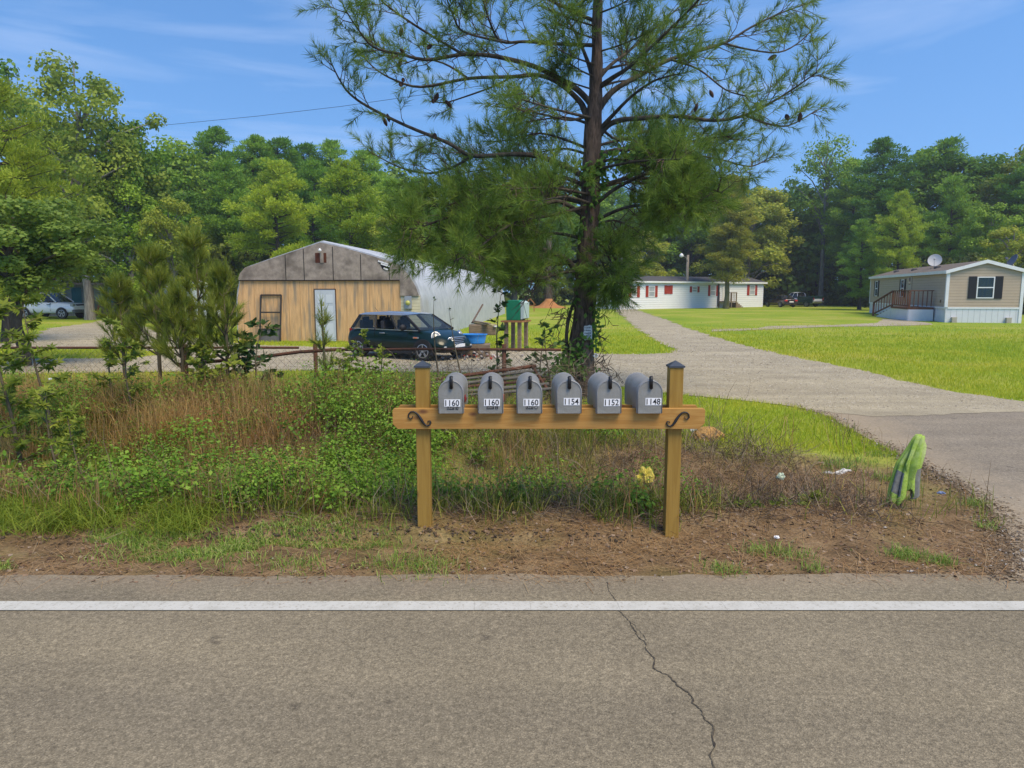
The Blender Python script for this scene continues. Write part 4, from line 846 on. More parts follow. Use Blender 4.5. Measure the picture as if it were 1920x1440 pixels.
car('compact_car', 'dark green compact hatchback with silver-grey roof parked before the barn', 'car', cl, cth, SCM, mat('green_paint', (.002, .013, .0075), rough=.3, coat=.25, spec=.3), ST,
    dict(shape=(-1.58, -1.36, .40, 1.06, .925, 1.37, .765, .60), cuts=[.36, .68], zs=.92, open=(1,), pw=.09, wglass=glassmat('screen_glass', (.03, .035, .035), .03, .5)), paint('silver_roof', (.20, .215, .23)), (-1.24, 1.23), .31, extra=mini_extra)
def suv_extra(e):
    for s in (-1, 1):
        mb = MB(); mb.box((2.05, .70 * s, .92), (.22, .26, .17)); mb.build('headlight', M_lens, e, bevel=.03)
        mb = MB(); mb.box((.62, 1.02 * s, 1.17), (.12, .18, .17)); mb.build('wing_mirror', M_trimk, e, bevel=.03)
        for xx in (-.62, .58): mb = MB(); mb.bar((xx, .925 * s, .5), (xx, .90 * s, 1.05), .012); mb.build('door_seam', M_dark, e)
        mb = MB(); mb.bar((-.35, .93 * s, .96), (-.15, .93 * s, .96), .03); mb.bar((.75 - .15, .93 * s, .96), (.6 - .25, .93 * s, .96), .03); mb.build('door_handle', M_trimk, e)
        mb = MB(); mb.bar((-1.5, .58 * s, 1.80), (.1, .58 * s, 1.80), .05); mb.build('roof_rail', M_trimk, e)
        mb = MB(); mb.box((-2.2, .74 * s, .95), (.08, .16, .3)); mb.build('tail_light', M_tail, e, bevel=.02)
    mb = MB(); mb.b2(2.08, 2.24, -.85, .85, .38, .62); mb.build('bumper', mat('bumper_grey', (.12, .125, .13), rough=.6), e, bevel=.05); mb = MB(); mb.b2(2.12, 2.17, -.5, .5, .78, .98); mb.build('grille', M_trimk, e, bevel=.02)
ST2 = [(-2.22, .82, .42, 1.05, .78), (-2.15, .90, .36, 1.10, .84), (-1.2, .93, .34, 1.12, .86), (0, .93, .34, 1.12, .86), (.8, .93, .34, 1.12, .85), (1.1, .92, .34, 1.09, .82), (1.7, .90, .36, 1.05, .78), (2.1, .84, .40, .98, .72), (2.2, .74, .45, .85, .66)]
M_wp = paint('white_paint', (.62, .64, .68), .3, .0)
sp = G(128, 597.5); car('sport_utility_car', 'white four-door car with roof rails parked on grass at the left edge', 'car', sp - Vector((1.38, -.6, 0)), R(-6), .98, M_wp, ST2,
    dict(shape=(-2.0, -1.72, .22, .95, 1.12, 1.68, .86, .66), cuts=[.36, .66], pillar=M_wp, glass=glassmat('tinted_glass', (.015, .015, .018), .05, .25), pw=.1), M_wp, (-1.32, 1.38), .36, extra=suv_extra)
def pick_extra(e):
    for s in (-1, 1):
        mb = MB(); mb.box((2.45, .72 * s, .85), (.14, .24, .18)); mb.build('headlight', M_lens, e, bevel=.03); mb = MB(); mb.box((-2.62, .86 * s, .9), (.06, .1, .3)); mb.build('tail_light', M_tail, e)
    mb = MB()
    for q in ((-2.6, -.45, -.93, -.85), (-2.6, -.45, .85, .93), (-2.62, -2.55, -.85, .85)): mb.b2(q[0], q[1], q[2], q[3], .95, 1.2)
    mb.build('bed', paint('green_bed', (.01, .05, .035)), e, bevel=.02); mb = MB(); mb.b2(-2.75, -2.63, -.9, .9, .5, .65); mb.build('rear_bumper', M_chrome, e, bevel=.02)
    mb = MB(); mb.b2(-2.55, -.5, -.95, -.935, .45, .95); mb.b2(-2.55, -.5, .935, .95, .45, .95); mb.build('bed_side', paint('green_side', (.012, .055, .04)), e)
ST3 = [(-2.6, .9, .42, .94, .86), (-2.5, .93, .4, .96, .88), (-.45, .93, .38, .98, .88), (.0, .93, .38, 1.05, .86), (1.1, .93, .38, 1.05, .84), (1.3, .92, .38, 1.03, .82), (2.2, .9, .4, .98, .8), (2.5, .8, .45, .9, .7)]
pp = G(1497, 574.6); car('pickup_truck', 'white and dark green pickup truck parked by the trees beyond the lawn', 'truck', pp, R(122), 1.0, M_wp, ST3,
    dict(shape=(-.42, -.25, .55, 1.15, 1.0, 1.62, .86, .66), cuts=[.5], pillar=M_wp, glass=glassmat('truck_glass', (.01, .01, .012), .05, .1)), M_wp, (-1.7, 1.6), .38, extra=pick_extra)
def sed_extra(e):
    for s in (-1, 1):
        mb = MB(); mb.box((-2.18, .62 * s, .76), (.06, .34, .15)); mb.build('tail_light', mat('tail_red', (.55, .04, .03), rough=.3), e, bevel=.02)
    mb = MB(); mb.b2(-2.26, -2.15, -.8, .8, .35, .55); mb.build('bumper', M_trimk, e, bevel=.03); mb = MB(); mb.box((-2.27, 0, .62), (.02, .5, .13)); mb.build('number_plate', M_sticker, e)
ST4 = [(-2.2, .72, .34, .88, .66), (-2.1, .82, .28, .93, .72), (-1.2, .86, .25, .94, .76), (0, .87, .24, .92, .76), (.9, .87, .24, .90, .74), (1.8, .84, .26, .78, .66), (2.15, .7, .3, .66, .55)]
pp = G(1463, 575.6); car('sedan', 'dark maroon sedan parked beside the pickup truck, seen from behind', 'car', pp, R(100), 1.0, paint('maroon_paint', (.035, .02, .022)), ST4,
    dict(shape=(-1.7, -1.05, .25, 1.0, .92, 1.32, .76, .58), cuts=[.5], glass=glassmat('sedan_glass', (.01, .01, .012), .05, .1)), paint('maroon_roof', (.035, .02, .022)), (-1.35, 1.35), .31, extra=sed_extra)

# ------------------------------------------------------------------ yard things
pl = G(1286, 578); ul = empty('utility_pole', pl); tag(ul, 'leaning wooden utility pole with a lamp before the white mobile home', 'utility pole'); hp = AT(1289, 478, pl.y).z; tx = AT(1290, 478, pl.y).x - pl.x
mb = MB(); mb.tube([(0, 0, -.2), (tx * .5, 0, hp / 2), (tx, 0, hp)], [.19, .16, .13], 12); mb.build('pole', mat('pole_wood', (.27, .22, .17), (.36, .30, .23), scale=4, rough=.9, stretch=(3, 3, .5)), ul, smooth=True)
mb = MB(); mb.tube([(tx, -.1, hp - .7), (tx - .3, -.3, hp - .25), (tx - .75, -.5, hp - .12)], .035, 6); ar = mb.build('lamp_arm', M_steel, ul); mb = MB(); mb.lathe([(.06, .25), (.16, .15), (.24, 0), (.2, -.12), (.01, -.2)], c=(tx - .8, -.5, hp - .1), n=14); mb.build('lamp_head', mat('lamp_white', (.75, .76, .75), rough=.4), ar, smooth=True)
mb = MB(); mb.tube([AT(-60, 250, 62), AT(320, 233.5, 62), AT(480, 218, 60), AT(640, 199.5, 58), AT(860, 168, 55), AT(1100, 125, 52), AT(1500, 40, 46)], .016, 5); tag(mb.build('power_line', M_black), 'thin black power line crossing the sky over the tree line', 'power line')
# blue paddling pool
e = G(888, 640); e = Vector((AT(888, 620, 19.6).x, 19.6, 0)); K2 = 19.6 / F; po = empty('paddling_pool', e + Vector((0, 0, .38))); tag(po, 'bright blue plastic paddling pool standing behind the green car', 'paddling pool')
mb = MB(); r_ = 25 * K2; mb.lathe([(r_ * .82, 0), (r_ * .9, .12), (r_ * .96, .22), (r_ * 1.04, .235), (r_ * 1.04, .25), (r_ * .93, .25), (r_ * .8, .03), (.01, .03)], n=36, close=False); mb.v = [(p[0], p[1] * .8, p[2]) for p in mb.v]; mb.build('tub', mat('pool_blue', (.03, .22, .62), (.05, .30, .72), scale=5, rough=.4), po, smooth=True, sharp=50)
mb = MB(); mb.box((0, 0, -.20), (.9, .6, .36)); tag(mb.build('wooden_crate', M_plank, None, bevel=.01), 'low wooden crate under the blue paddling pool', 'crate'); bpy.data.objects['wooden_crate'].location = e + Vector((0, 0, .38))
# green box on a wooden base
YG = 21.5; KG = YG / F; c = Vector((AT(968, 582, YG).x, YG, AT(968, 600, YG).z)); gb = empty('green_bin', c, R(-20)); tag(gb, 'dark green plastic bin with a pale grey side standing on a wooden platform', 'bin')
w_, h_ = 26 * KG, 37 * KG; mb = MB(); mb.prism([(-w_ / 2, 0), (w_ / 2, 0), (w_ / 2 + .02, h_ * .9), (w_ / 2 - .05, h_), (-w_ / 2 + .05, h_), (-w_ / 2 - .02, h_ * .9)], -.3, .22); mb.build('tank', mat('bin_green', (.012, .16, .075), (.015, .2, .095), scale=3, rough=.5), gb, bevel=.02)
mb = MB(); mb.prism([(w_ / 2 + .024, .02), (w_ / 2 + .13, .06), (w_ / 2 + .14, h_ * .88), (w_ / 2 + .02, h_ * .97)], -.28, .2); mb.build('side_cover', mat('bin_pale', (.42, .52, .48), rough=.5), gb, bevel=.01)
pf = empty('wooden_platform', (c.x, c.y, 0), R(-20)); tag(pf, 'rough timber platform carrying the green bin', 'platform'); mb = MB()
for k in range(4): mb.box((0, -.35 + k * .22, c.z - .03), (w_ + .25, .19, .05))
mb.build('deck_board', mat('orange_timber', (.28, .13, .05), (.34, .17, .07), rough=.85), pf); 
for sx2 in (-1, 1):
    for sy in (-1, 1): mb = MB(); mb.box((sx2 * w_ / 2, sy * .3, (c.z - .06) / 2), (.1, .1, c.z - .06)); mb.build('leg', M_plank, pf)
# timber pile and leaning ladder pole by the barn side
for k, (x0, y0_, x1, y1_, m_) in enumerate(((888, 604, 925, 610, mat('yellow_plank', (.42, .36, .18), rough=.8)), (888, 602, 918, 607, M_plank), (886, 605, 912, 609, M_plank), (902, 607, 930, 612, M_trim))):
    mb = MB(); mb.bar(AT(x0, y0_, 24 + k * .1), AT(x1, y1_, 23.2 + k * .1), .12, .04); tag(mb.build('plank', m_, None, bevel=.004), ['yellow painted plank on the lumber pile beside the barn', 'brown plank topmost on the lumber pile beside the barn', 'short brown plank at the front of the lumber pile', 'whitewashed plank at the right end of the lumber pile'][k], 'plank', 'planks in the lumber pile by the barn')
mb = MB(); mb.box(AT(905, 618, 23.8) , (.9, .5, .35)); tag(mb.build('lumber_block', M_plank, None, bevel=.03), 'grey timber block under the lumber pile', 'timber')
mb = MB(); mb.tube([AT(886, 604, 23.6), AT(905, 571, 24.4)], .03, 6); tag(mb.build('leaning_pole', mat('pole_brown', (.13, .09, .07), rough=.9)), 'thin brown pole leaning against the white barn side', 'pole')
# solar stake lights / sign post near the white home
for k, px_ in enumerate((1124, 1130)):
    p = G(px_, 577); mb = MB(); mb.tube([(0, 0, 0), (0, 0, .55)], .03, 6); o = empty('path_light', p); tag(o, '%s of two white stake lamps on the far lawn, beside the white home' % ('left' if k == 0 else 'right'), 'path light', 'stake lamps on the far lawn'); mb.build('stake', M_trim, o)
    mb = MB(); mb.box((0, 0, .68), (.26, .2, .26)); mb.build('lamp_head', M_trim, o, bevel=.04)
# wooden bird feeder near the straw mound
p = G(994, 584); o = empty('play_frame', p); tag(o, 'small orange wooden frame with a pitched top at the forest edge', 'wooden frame'); hf = AT(990, 560, p.y).z; mb = MB()
for xx in (-.35, .35): mb.bar((xx, 0, 0), (xx, 0, hf - .5), .08)
mb.bar((-.5, 0, hf - .55), (0, 0, hf), .1); mb.bar((.5, 0, hf - .55), (0, 0, hf), .1); mb.bar((-.35, 0, hf * .45), (.35, 0, hf * .45), .08)
for k in range(4): mb.bar((-.3 + .2 * k, 0, hf * .45), (-.3 + .2 * k, 0, hf - .5), .04)
mb.build('frame', mat('orange_wood', (.30, .14, .05), rough=.9), o)
# toys and clutter by the far left shed
clut = [(196, 593, (.42, .10, .05), 'orange plastic slide lying before the grey shed', 'toy', 1.1), (205, 588, (.40, .02, .02), 'red plastic toy seat before the grey shed', 'toy', .7), (198, 596, (.55, .50, .05), 'bright yellow toy frame on the grass before the shed', 'toy', 1.0), (162, 594, (.35, .03, .03), 'small red toy wagon beside the big tree trunk', 'toy', .6)]
for k, (x, y, c_, lb, ct, s) in enumerate(clut):
    p = G(x, y); mb = MB(); rzz = random.random() * 3; m_ = mat('toy_%d' % k, c_, rough=.5)
    mb.bar((-.5 * s, 0, .1), (.5 * s, 0, .15), .2, .1); mb.bar((-.4 * s, 0, .1), (-.3 * s, 0, .7 * s), .1, .1); mb.bar((.4 * s, .2, .05), (.1 * s, .2, .5 * s), .08, .08); mb.tube([(-.3 * s, -.25, .12), (-.3 * s, .25, .12)], .12, 10); mb.tube([(.35 * s, -.25, .12), (.35 * s, .25, .12)], .12, 10)
    o = mb.build('toy', m_, None, bevel=.01); o.location = p; o.rotation_euler = (0, 0, rzz); tag(o, lb, ct)
# rubble heap at the car's nose
mb = MB()
for k in range(90):
    a_ = random.gauss(0, .45); b_ = random.gauss(0, .35); s = random.uniform(.03, .09); mb.mi = random.choice((0, 0, 1, 2)); mb.box((a_, b_, max(0, .22 - .4 * abs(a_)) * random.random() + s / 2), (s, s * random.uniform(.5, 1.4), s * .6), M=Matrix.Rotation(random.random() * 3, 3, Vector((random.random(), random.random(), 1)).normalized()))
o = mb.build('rubble_heap', [mat('rubble_pale', (.5, .46, .42), (.35, .3, .27), rough=.9), mat('rubble_red', (.35, .06, .04), rough=.8), M_trimk], None); o.location = G(896, 672); tag(o, kind='stuff', label='heap of pale and red rubble at the nose of the green car', cat='rubble')

# ------------------------------------------------------------------ chain-link fence
YF2 = 10.4; M_rust = mat('rusty_pipe', (.055, .03, .02), (.12, .05, .03), scale=9, rough=.9); M_wire = mat('fence_wire', (.12, .115, .10), rough=.7, metal=.4)
fe = empty('chain_link_fence', (0, YF2, 0)); tag(fe, 'rusty chain-link fence with a thin top rail along the overgrown ditch', 'fence')
zr = AT(200, 652, YF2).z; xl, xr_ = AT(-200, 652, YF2).x, AT(1052, 652, YF2).x
mb = MB(); mb.tube([(xl, 0, zr), (AT(560, 652, YF2).x, 0, zr + .0)], .018, 8); mb.tube([(AT(640, 655, YF2).x, 0, zr - .03), (AT(800, 650, YF2).x, 0, zr - .02), (xr_, 0, zr - .03)], .020, 8); mb.build('top_rail', M_rust, fe, smooth=True)
for px_ in (-90, 345, 590, 945): 
    x = AT(px_, 652, YF2).x; mb = MB(); mb.tube([(x, .03, -.1), (x, .03, zr + .05)], .032, 8); mb.build('post', M_rust, fe, smooth=True)
wv = []; wf = []
def wire(p, q):
    p, q = Vector(p), Vector(q); d = (q - p).normalized(); s = d.cross(Vector((0, 1, 0))) * .0014; o = len(wv); wv.extend([p - s, q - s, q + s, p + s]); wf.append((o, o + 1, o + 2, o + 3))
g_ = .058; nx = int((xr_ - xl) / g_); H_ = zr - .04; nzr = int(H_ / g_)
for i in range(nx):
    for j in range(nzr):
        x0 = xl + i * g_; z0 = .02 + j * g_; w0 = .05 * noise.noise(Vector((x0 * .8, z0, 0))); w1 = .05 * noise.noise(Vector(((x0 + g_) * .8, z0 + g_, 0)))
        if (i + j) % 2: wire((x0, w0, z0), (x0 + g_, w1, z0 + g_))
        else: wire((x0, w0, z0 + g_), (x0 + g_, w1, z0))
me = npmesh('mesh_panel', np.array([tuple(v) for v in wv]), np.array(wf), M_wire); link('mesh_panel', me, fe)
mb = MB(); mb.tube([AT(335, 683, 9.9), AT(420, 676, 9.9), AT(500, 668, 9.95), AT(560, 660, 10.0), AT(640, 655, 10.1)], .024, 8); tag(mb.build('loose_rail', M_rust, None, smooth=True), 'rusty rail hanging loose and slanting in front of the fence', 'pipe')
gt = empty('collapsed_gate', (0, 0, 0)); tag(gt, 'collapsed pipe gate of parallel dark rails lying behind the mailboxes', 'gate')
for k in range(6):
    a_ = AT(632 + k * 3, 735 + k * 4.2, 9.6 - k * .12); b_ = AT(1005 + k * 6, 686 + k * 8.5, 10.0 - k * .18); mid = (a_ + b_) / 2 + Vector((0, 0, -.01 + .02 * random.random())); mb = MB(); mb.tube([a_, mid, b_], .02 if k % 2 else .026, 7); mb.build('rail', M_rust if k % 3 == 0 else M_wire, gt, smooth=True)
for f_ in (.15, .55, .98):
    a_ = AT(632 + 373 * f_, 735 - 49 * f_, 9.6 + .4 * f_); b_ = AT(650 + 385 * f_, 758 - 27 * f_, 9.0 + .1 * f_); mb = MB(); mb.tube([a_, b_], .022, 7); mb.build('upright', M_rust, gt, smooth=True)

# ------------------------------------------------------------------ foliage tools
T_N = (np.array([(0, -.022, 0), (1, 0, 0), (0, .022, 0)]), np.array([(0, 1, 2)]))
def perp(d):
    r_ = norm(rng.normal(size=d.shape)); return norm(np.cross(d, r_))
def needles(P, D, n, ln, spread=(.45, 1.1), along=.2, wmul=1.0, lj=.25):
    """n needles for every tuft at P pointing along D"""
    m = len(P); P = np.repeat(P, n, 0); D = np.repeat(D, n, 0); u = rng.random((m * n, 1)); th = rng.uniform(spread[0], spread[1], (m * n, 1)) * (1.15 - .5 * u)
    nd = norm(D * np.cos(th) + perp(D) * np.sin(th)); nd[:, 2] -= .04; base = P + D * (u - .5) * along
    T = (T_N[0] * np.array([1, wmul, 1]), T_N[1]); base_r = np.repeat(rng.random(m) * .6, n) + rng.random(m * n) * .4
    return scatter(T, base, nd, ln * (1 - lj * rng.random(m * n)), rnd=base_r)
def tubes_mesh(name, tl, m, n=5, parent=None, smooth=True):
    mb = MB()
    for pts, r_ in tl: mb.tube(pts, r_, n if max(r_) > .012 else 4, cap=False)
    return mb.build(name, m, parent, smooth=smooth, fix=False)
def bark(name, c1, c2, sc=9, bump=1.0):
    return mat(name, c1, c2, scale=sc, rough=.95, bump=bump, bscale=sc * 1.6, stretch=(1.6, 1.6, .35), lo=.38, hi=.62)
M_bark = bark('pine_bark', (.036, .030, .024), (.092, .078, .058), 7); M_barkg = bark('grey_bark', (.13, .115, .10), (.27, .25, .22), 5)
M_twig = mat('twig', (.06, .042, .03), (.12, .085, .06), scale=8, rough=.9)
M_need = leafmat('pine_needles', [(0.052, 0.106, 0.024), (0.121, 0.211, 0.034), (0.201, 0.302, 0.046), (0.323, 0.403, 0.076)], trans=.45, objvar=.02)
M_needY = leafmat('young_needles', [(0.1, 0.147, 0.024), (0.221, 0.276, 0.036), (0.375, 0.397, 0.06)], trans=.4, objvar=.05)
M_lf_mid = leafmat('leaf_green', [(0.11, 0.205, 0.024), (0.188, 0.328, 0.03), (0.287, 0.451, 0.042)], trans=.42)
M_lf_lt = leafmat('leaf_light', [(0.186, 0.239, 0.031), (0.298, 0.365, 0.041), (0.447, 0.464, 0.061)], trans=.45, objvar=.2)
M_lf_ol = leafmat('leaf_olive', [(0.106, 0.177, 0.032), (0.198, 0.302, 0.048), (0.304, 0.395, 0.08)], trans=.4, objvar=.15)
M_nd_far = leafmat('far_needles', [(0.102, 0.215, 0.026), (0.193, 0.355, 0.036), (0.317, 0.505, 0.051)], trans=.38, objvar=.28)
M_nd_lt = leafmat('far_needles_light', [(0.212, 0.3, 0.025), (0.353, 0.472, 0.04), (0.519, 0.621, 0.056)], trans=.4, objvar=.1)
M_dark = M_lf_mid

def clump_leaves(C, Rr, n, size, flat=.75, T=T_CARD, updown=.5):
    m = len(C); C_ = np.repeat(C, n, 0); R_ = np.repeat(Rr, n); d = rdir(m * n); rr = (rng.random(m * n) ** .45)[:, None] * R_[:, None]
    P = C_ + d * rr * np.array([1, 1, flat]); nrm = norm(d + rng.normal(size=d.shape) * .6 + np.array([0, 0, updown])); D = norm(np.cross(nrm, rng.normal(size=d.shape)))
    br = np.repeat(rng.random(m) * .5, n) + rng.random(m * n) * .5
    return scatter(T, P, D, size * rng.uniform(.6, 1.25, m * n), nrm=nrm, rnd=br)
def tree_proto(kind, H, seed, leaf=.22, dens=1.0, mcrown=None, mtrunk=None, z0=.3, wid=.28, name='tree'):
    global rng
    rng = np.random.default_rng(seed); random.seed(seed)
    e = empty(name); tl = []; lean = rng.normal(size=2) * .015 * H
    def ax_(z): f = z / H; return np.array([lean[0] * f * f, lean[1] * f * f, z])
    k = 9; r0 = .013 * H + .06
    tl.append(([tuple(ax_(H * .96 * i / k) + np.array([math.sin(i * 2 + seed) * .05, math.cos(i * 1.7 + seed) * .05, -.2 * (i == 0)])) for i in range(k + 1)], [r0 * (1.35 if i == 0 else 1) * (1 - .88 * i / k) for i in range(k + 1)]))
    C = []; Rr = []
    if kind == 'dec':
        n = int(78 * dens ** .5)
        for i in range(n):
            d = rdir(1)[0]; q = rng.random() ** .38; zc = H * (z0 + 1) / 2; hz_ = H * (1 - z0) / 2; w = wid * H * (1 + .25 * math.sin(seed + 3 * math.atan2(d[1], d[0])))
            c = np.array([d[0] * w * q, d[1] * w * q, zc + d[2] * hz_ * q]); f = (c[2] - H * z0) / (H * (1 - z0)); c[:2] *= (1.1 - .45 * max(0, f - .4)); c[:2] += ax_(c[2])[:2]
            C.append(c); Rr.append(H * rng.uniform(.045, .085))
        for c in C[::3]:
            zs = max(H * .18, c[2] - rng.uniform(.1, .25) * H); s = ax_(zs); mid = (s + c) / 2 + np.array([0, 0, .03 * H]); tl.append(([tuple(s), tuple(mid), tuple(c)], [r0 * .35, r0 * .2, .03]))
        cr_ = cat([clump_leaves(np.array(C), np.array(Rr), int(190 * dens), leaf)])
    elif kind == 'pine':
        P = []; Dn = []; z = H * z0
        while z < H * .985:
            f = (z - H * z0) / (H * (1 - z0)); L0 = wid * H * (math.sin(min(1, f * 1.35 + .28) * math.pi * .62) ** .8 if f < .55 else (1.02 - f) ** .62 * 1.28)
            for j in range(rng.integers(4, 6)):
                a = rng.random() * 6.283; L_ = L0 * rng.uniform(.6, 1.1); up = rng.uniform(-.05, .3) + .45 * f
                s = ax_(z); d = np.array([math.cos(a), math.sin(a), up]); tip = s + d * L_; mid = s + d * L_ * .5 + np.array([0, 0, -.04 * L_]); tl.append(([tuple(s), tuple(mid), tuple(tip)], [.02 + .012 * L_, .02, .01]))
                m_ = max(2, int(L_ * 2.6))
                for q in range(m_):
                    t = .35 + .65 * (q + rng.random()) / m_; c = s + d * L_ * t + rng.normal(size=3) * np.array([.28, .28, .10]) * (.4 + L_ * .15); C.append(c); Rr.append(rng.uniform(.30, .52) * (H / 15) ** .5)
            z += H * rng.uniform(.025, .045)
        C = np.array(C); n = int(95 * dens * 220 / max(220, len(C))) + 18
        m_ = len(C); Cc = np.repeat(C, n, 0); Rc = np.repeat(np.array(Rr), n); d = rdir(m_ * n, .35); PP = Cc + d * (rng.random(m_ * n) ** .6)[:, None] * Rc[:, None] * np.array([1, 1, .62])
        D = norm(d + np.array([0, 0, .45]) + rng.normal(size=d.shape) * .35); br = np.repeat(rng.random(m_) * .5, n) + rng.random(m_ * n) * .5
        T = (np.array([(0, -.09, 0), (.7, -.12, 0), (1, .0, 0), (.7, .12, 0)]), np.array([(0, 1, 2, 3)]))
        cr_ = scatter(T, PP, D, leaf * 1.35 * rng.uniform(.7, 1.2, m_ * n), rnd=br)
    tubes_mesh('trunk', tl, mtrunk or M_bark, 7, e)
    link('crown', npmesh('crown', cr_[0], cr_[1], mcrown, cr_[2]), e); e['H'] = H
    return e
PROTO = {}
def proto(key, *a, **k):
    PROTO[key] = tree_proto(*a, **k)
proto('decA', 'dec', 15, 11, mcrown=M_lf_mid, mtrunk=M_barkg, z0=.22, wid=.27)
proto('decB', 'dec', 15, 12, mcrown=M_lf_mid, mtrunk=M_barkg, z0=.12, wid=.22)
proto('decL', 'dec', 11, 13, mcrown=M_lf_lt, mtrunk=M_barkg, z0=.08, wid=.30, leaf=.19)
proto('pinA', 'pine', 15, 21, mcrown=M_nd_far, z0=.30, wid=.20)
proto('pinB', 'pine', 15, 22, mcrown=M_nd_far, z0=.14, wid=.22)
proto('pinC', 'pine', 15, 23, mcrown=M_nd_far, z0=.42, wid=.17)
proto('pinR', 'pine', 11, 24, mcrown=M_nd_lt, z0=.16, wid=.27, leaf=.19, dens=1.3)
used_p = set()
def plant(key, px, topy, Y, label, cat_='tree', group=None, sw=1.0, name=None, hscale=None):
    p = PROTO[key]; o = p if key not in used_p else copy_tree(p); used_p.add(key)
    base = AT(px, 560, Y); H = AT(px, topy, Y).z; s = H / p['H'] if 'H' in p else 1
    o.location = (base.x, Y, 0); o.rotation_euler = (0, 0, random.random() * 6.28); o.scale = (s * sw, s * sw, s)
    o.name = name or {'d': 'broadleaf_tree', 'p': 'pine_tree'}[key[0]]
    for k_ in ('label', 'category', 'group'):
        if k_ in o: del o[k_]
    tag(o, label, cat_, group); return o
random.seed(5)
EDGE = 'trees of the wood edge behind the houses'
FR = [ # key, px, top, Y, sw, label
 ('decA', 335, 262, 66, 1.2, 'broadleaf tree in the wood edge right of the tall pale-trunked tree'),
 ('decB', 352, 350, 58, 1.2, 'shaded broadleaf tree under the wood edge, left of the white shed'),
 ('pinA', 405, 246, 70, 1.35, 'broad rounded pine crown standing above the old shed roofline'),
 ('pinB', 440, 300, 60, 1.2, 'dark pine whose bare trunk shows left of the barn gable'),
 ('pinA', 480, 262, 72, 1.2, 'pine in the far row just left of the two rounded pines'),
 ('pinC', 528, 258, 74, 1.3, 'tall slim pine above the left rounded pine'),
 ('pinR', 522, 306, 53, 1.15, 'bright rounded pine tree directly above the barn gable, left one of two'),
 ('pinB', 590, 300, 62, 1.1, 'shadowed pine standing between the two bright rounded pines'),
 ('pinC', 575, 268, 76, 1.2, 'spiky pine top on the skyline behind the barn peak'),
 ('pinR', 662, 306, 50, 1.15, 'bright rounded pine tree right of the barn peak, right one of two'),
 ('pinA', 622, 268, 75, 1.2, 'slim pine top on the skyline between the rounded pines'),
 ('pinC', 690, 280, 76, 1.3, 'skyline pine just left of the big roadside pine branches'),
 ('decL', 752, 395, 47, .9, 'light green broadleaf tree behind the barn ridge'),
 ('pinB', 735, 335, 60, 1.2, 'mid green pine behind the barn ridge'),
 ('pinA', 790, 340, 74, 1.2, 'pine seen through the lower left branches of the roadside pine'),
 ('decA', 850, 330, 80, 1.2, 'broadleaf tree behind the curved end of the barn'),
 ('pinA', 905, 335, 85, 1.3, 'pine behind the green bin'),
 ('decB', 965, 340, 88, 1.5, 'broadleaf tree far behind the wooden play frame'),
 ('pinA', 1030, 325, 86, 1.3, 'pine whose trunk stands in a mound of orange straw'),
 ('decA', 1095, 340, 95, 1.3, 'broadleaf tree hidden behind the roadside pine trunk'),
 ('pinB', 1150, 345, 97, 1.3, 'pine behind the left end of the white mobile home'),
 ('decL', 1195, 430, 92, 1.3, 'light green broadleaf tree behind the left windows of the white home'),
 ('decA', 1225, 335, 98, 1.3, 'broadleaf tree behind the middle of the white home'),
 ('decB', 1290, 350, 98, 1.4, 'broadleaf tree right behind the leaning utility pole'),
 ('pinC', 1345, 338, 98, 1.4, 'tall pine behind the right half of the white home'),
 ('decB', 1405, 345, 98, 1.5, 'broadleaf tree behind the right end of the white home'),
 ('decL', 1400, 350, 90, 1.2, 'yellowish broadleaf tree just right of the pine by the white home'),
 ('pinB', 1445, 385, 99, 1.5, 'pine standing behind the maroon sedan'),
 ('decA', 1488, 350, 100, 1.1, 'dark broadleaf tree behind the pickup truck'),
 ('pinB', 1530, 400, 96, 1.3, 'low dark pine right of the pickup truck'),
 ('pinA', 1590, 302, 90, 1.2, 'pine beneath the tall sparse tree on the right skyline'),
 ('pinB', 1575, 372, 93, 1.3, 'dark pine between the pickup and the beige home'),
 ('pinA', 1645, 268, 82, 1.3, 'tall pine on the skyline above the beige home steps'),
 ('pinB', 1612, 410, 70, 1.15, 'dark pine whose low boughs touch the lawn left of the beige home'),
 ('decA', 1700, 282, 84, 1.2, 'broadleaf crown between two tall pines on the right skyline'),
 ('pinC', 1750, 261, 82, 1.5, 'tallest broad pine above the beige home'),
 ('pinR', 1680, 362, 66, .85, 'yellow-green young pine rising behind the middle of the beige roof'),
 ('pinB', 1775, 330, 72, 1.1, 'mid green pine behind the beige gable'),
 ('decB', 1800, 282, 80, 1.3, 'broadleaf tree right of the tallest pine'),
 ('decA', 1840, 310, 78, 1.0, 'sparse broadleaf top in the gap near the right edge'),
 ('decL', 1886, 272, 74, .8, 'pale yellow-green tree top near the right picture edge'),
 ('pinA', 1925, 283, 70, 1.3, 'dark pine at the right picture edge'),
 ('decL', 1893, 421, 52, 1.0, 'bright green low tree behind the right end of the beige home'),
 ('pinB', 1985, 330, 60, 1.2, 'pine partly outside the right picture edge'),
 ('decB', 1850, 375, 66, 1.1, 'dark broadleaf tree behind the dark satellite dish'),
]
for key, px, top, Y, sw, lb in FR: plant(key, px, top, Y, lb, group=EDGE, sw=sw)
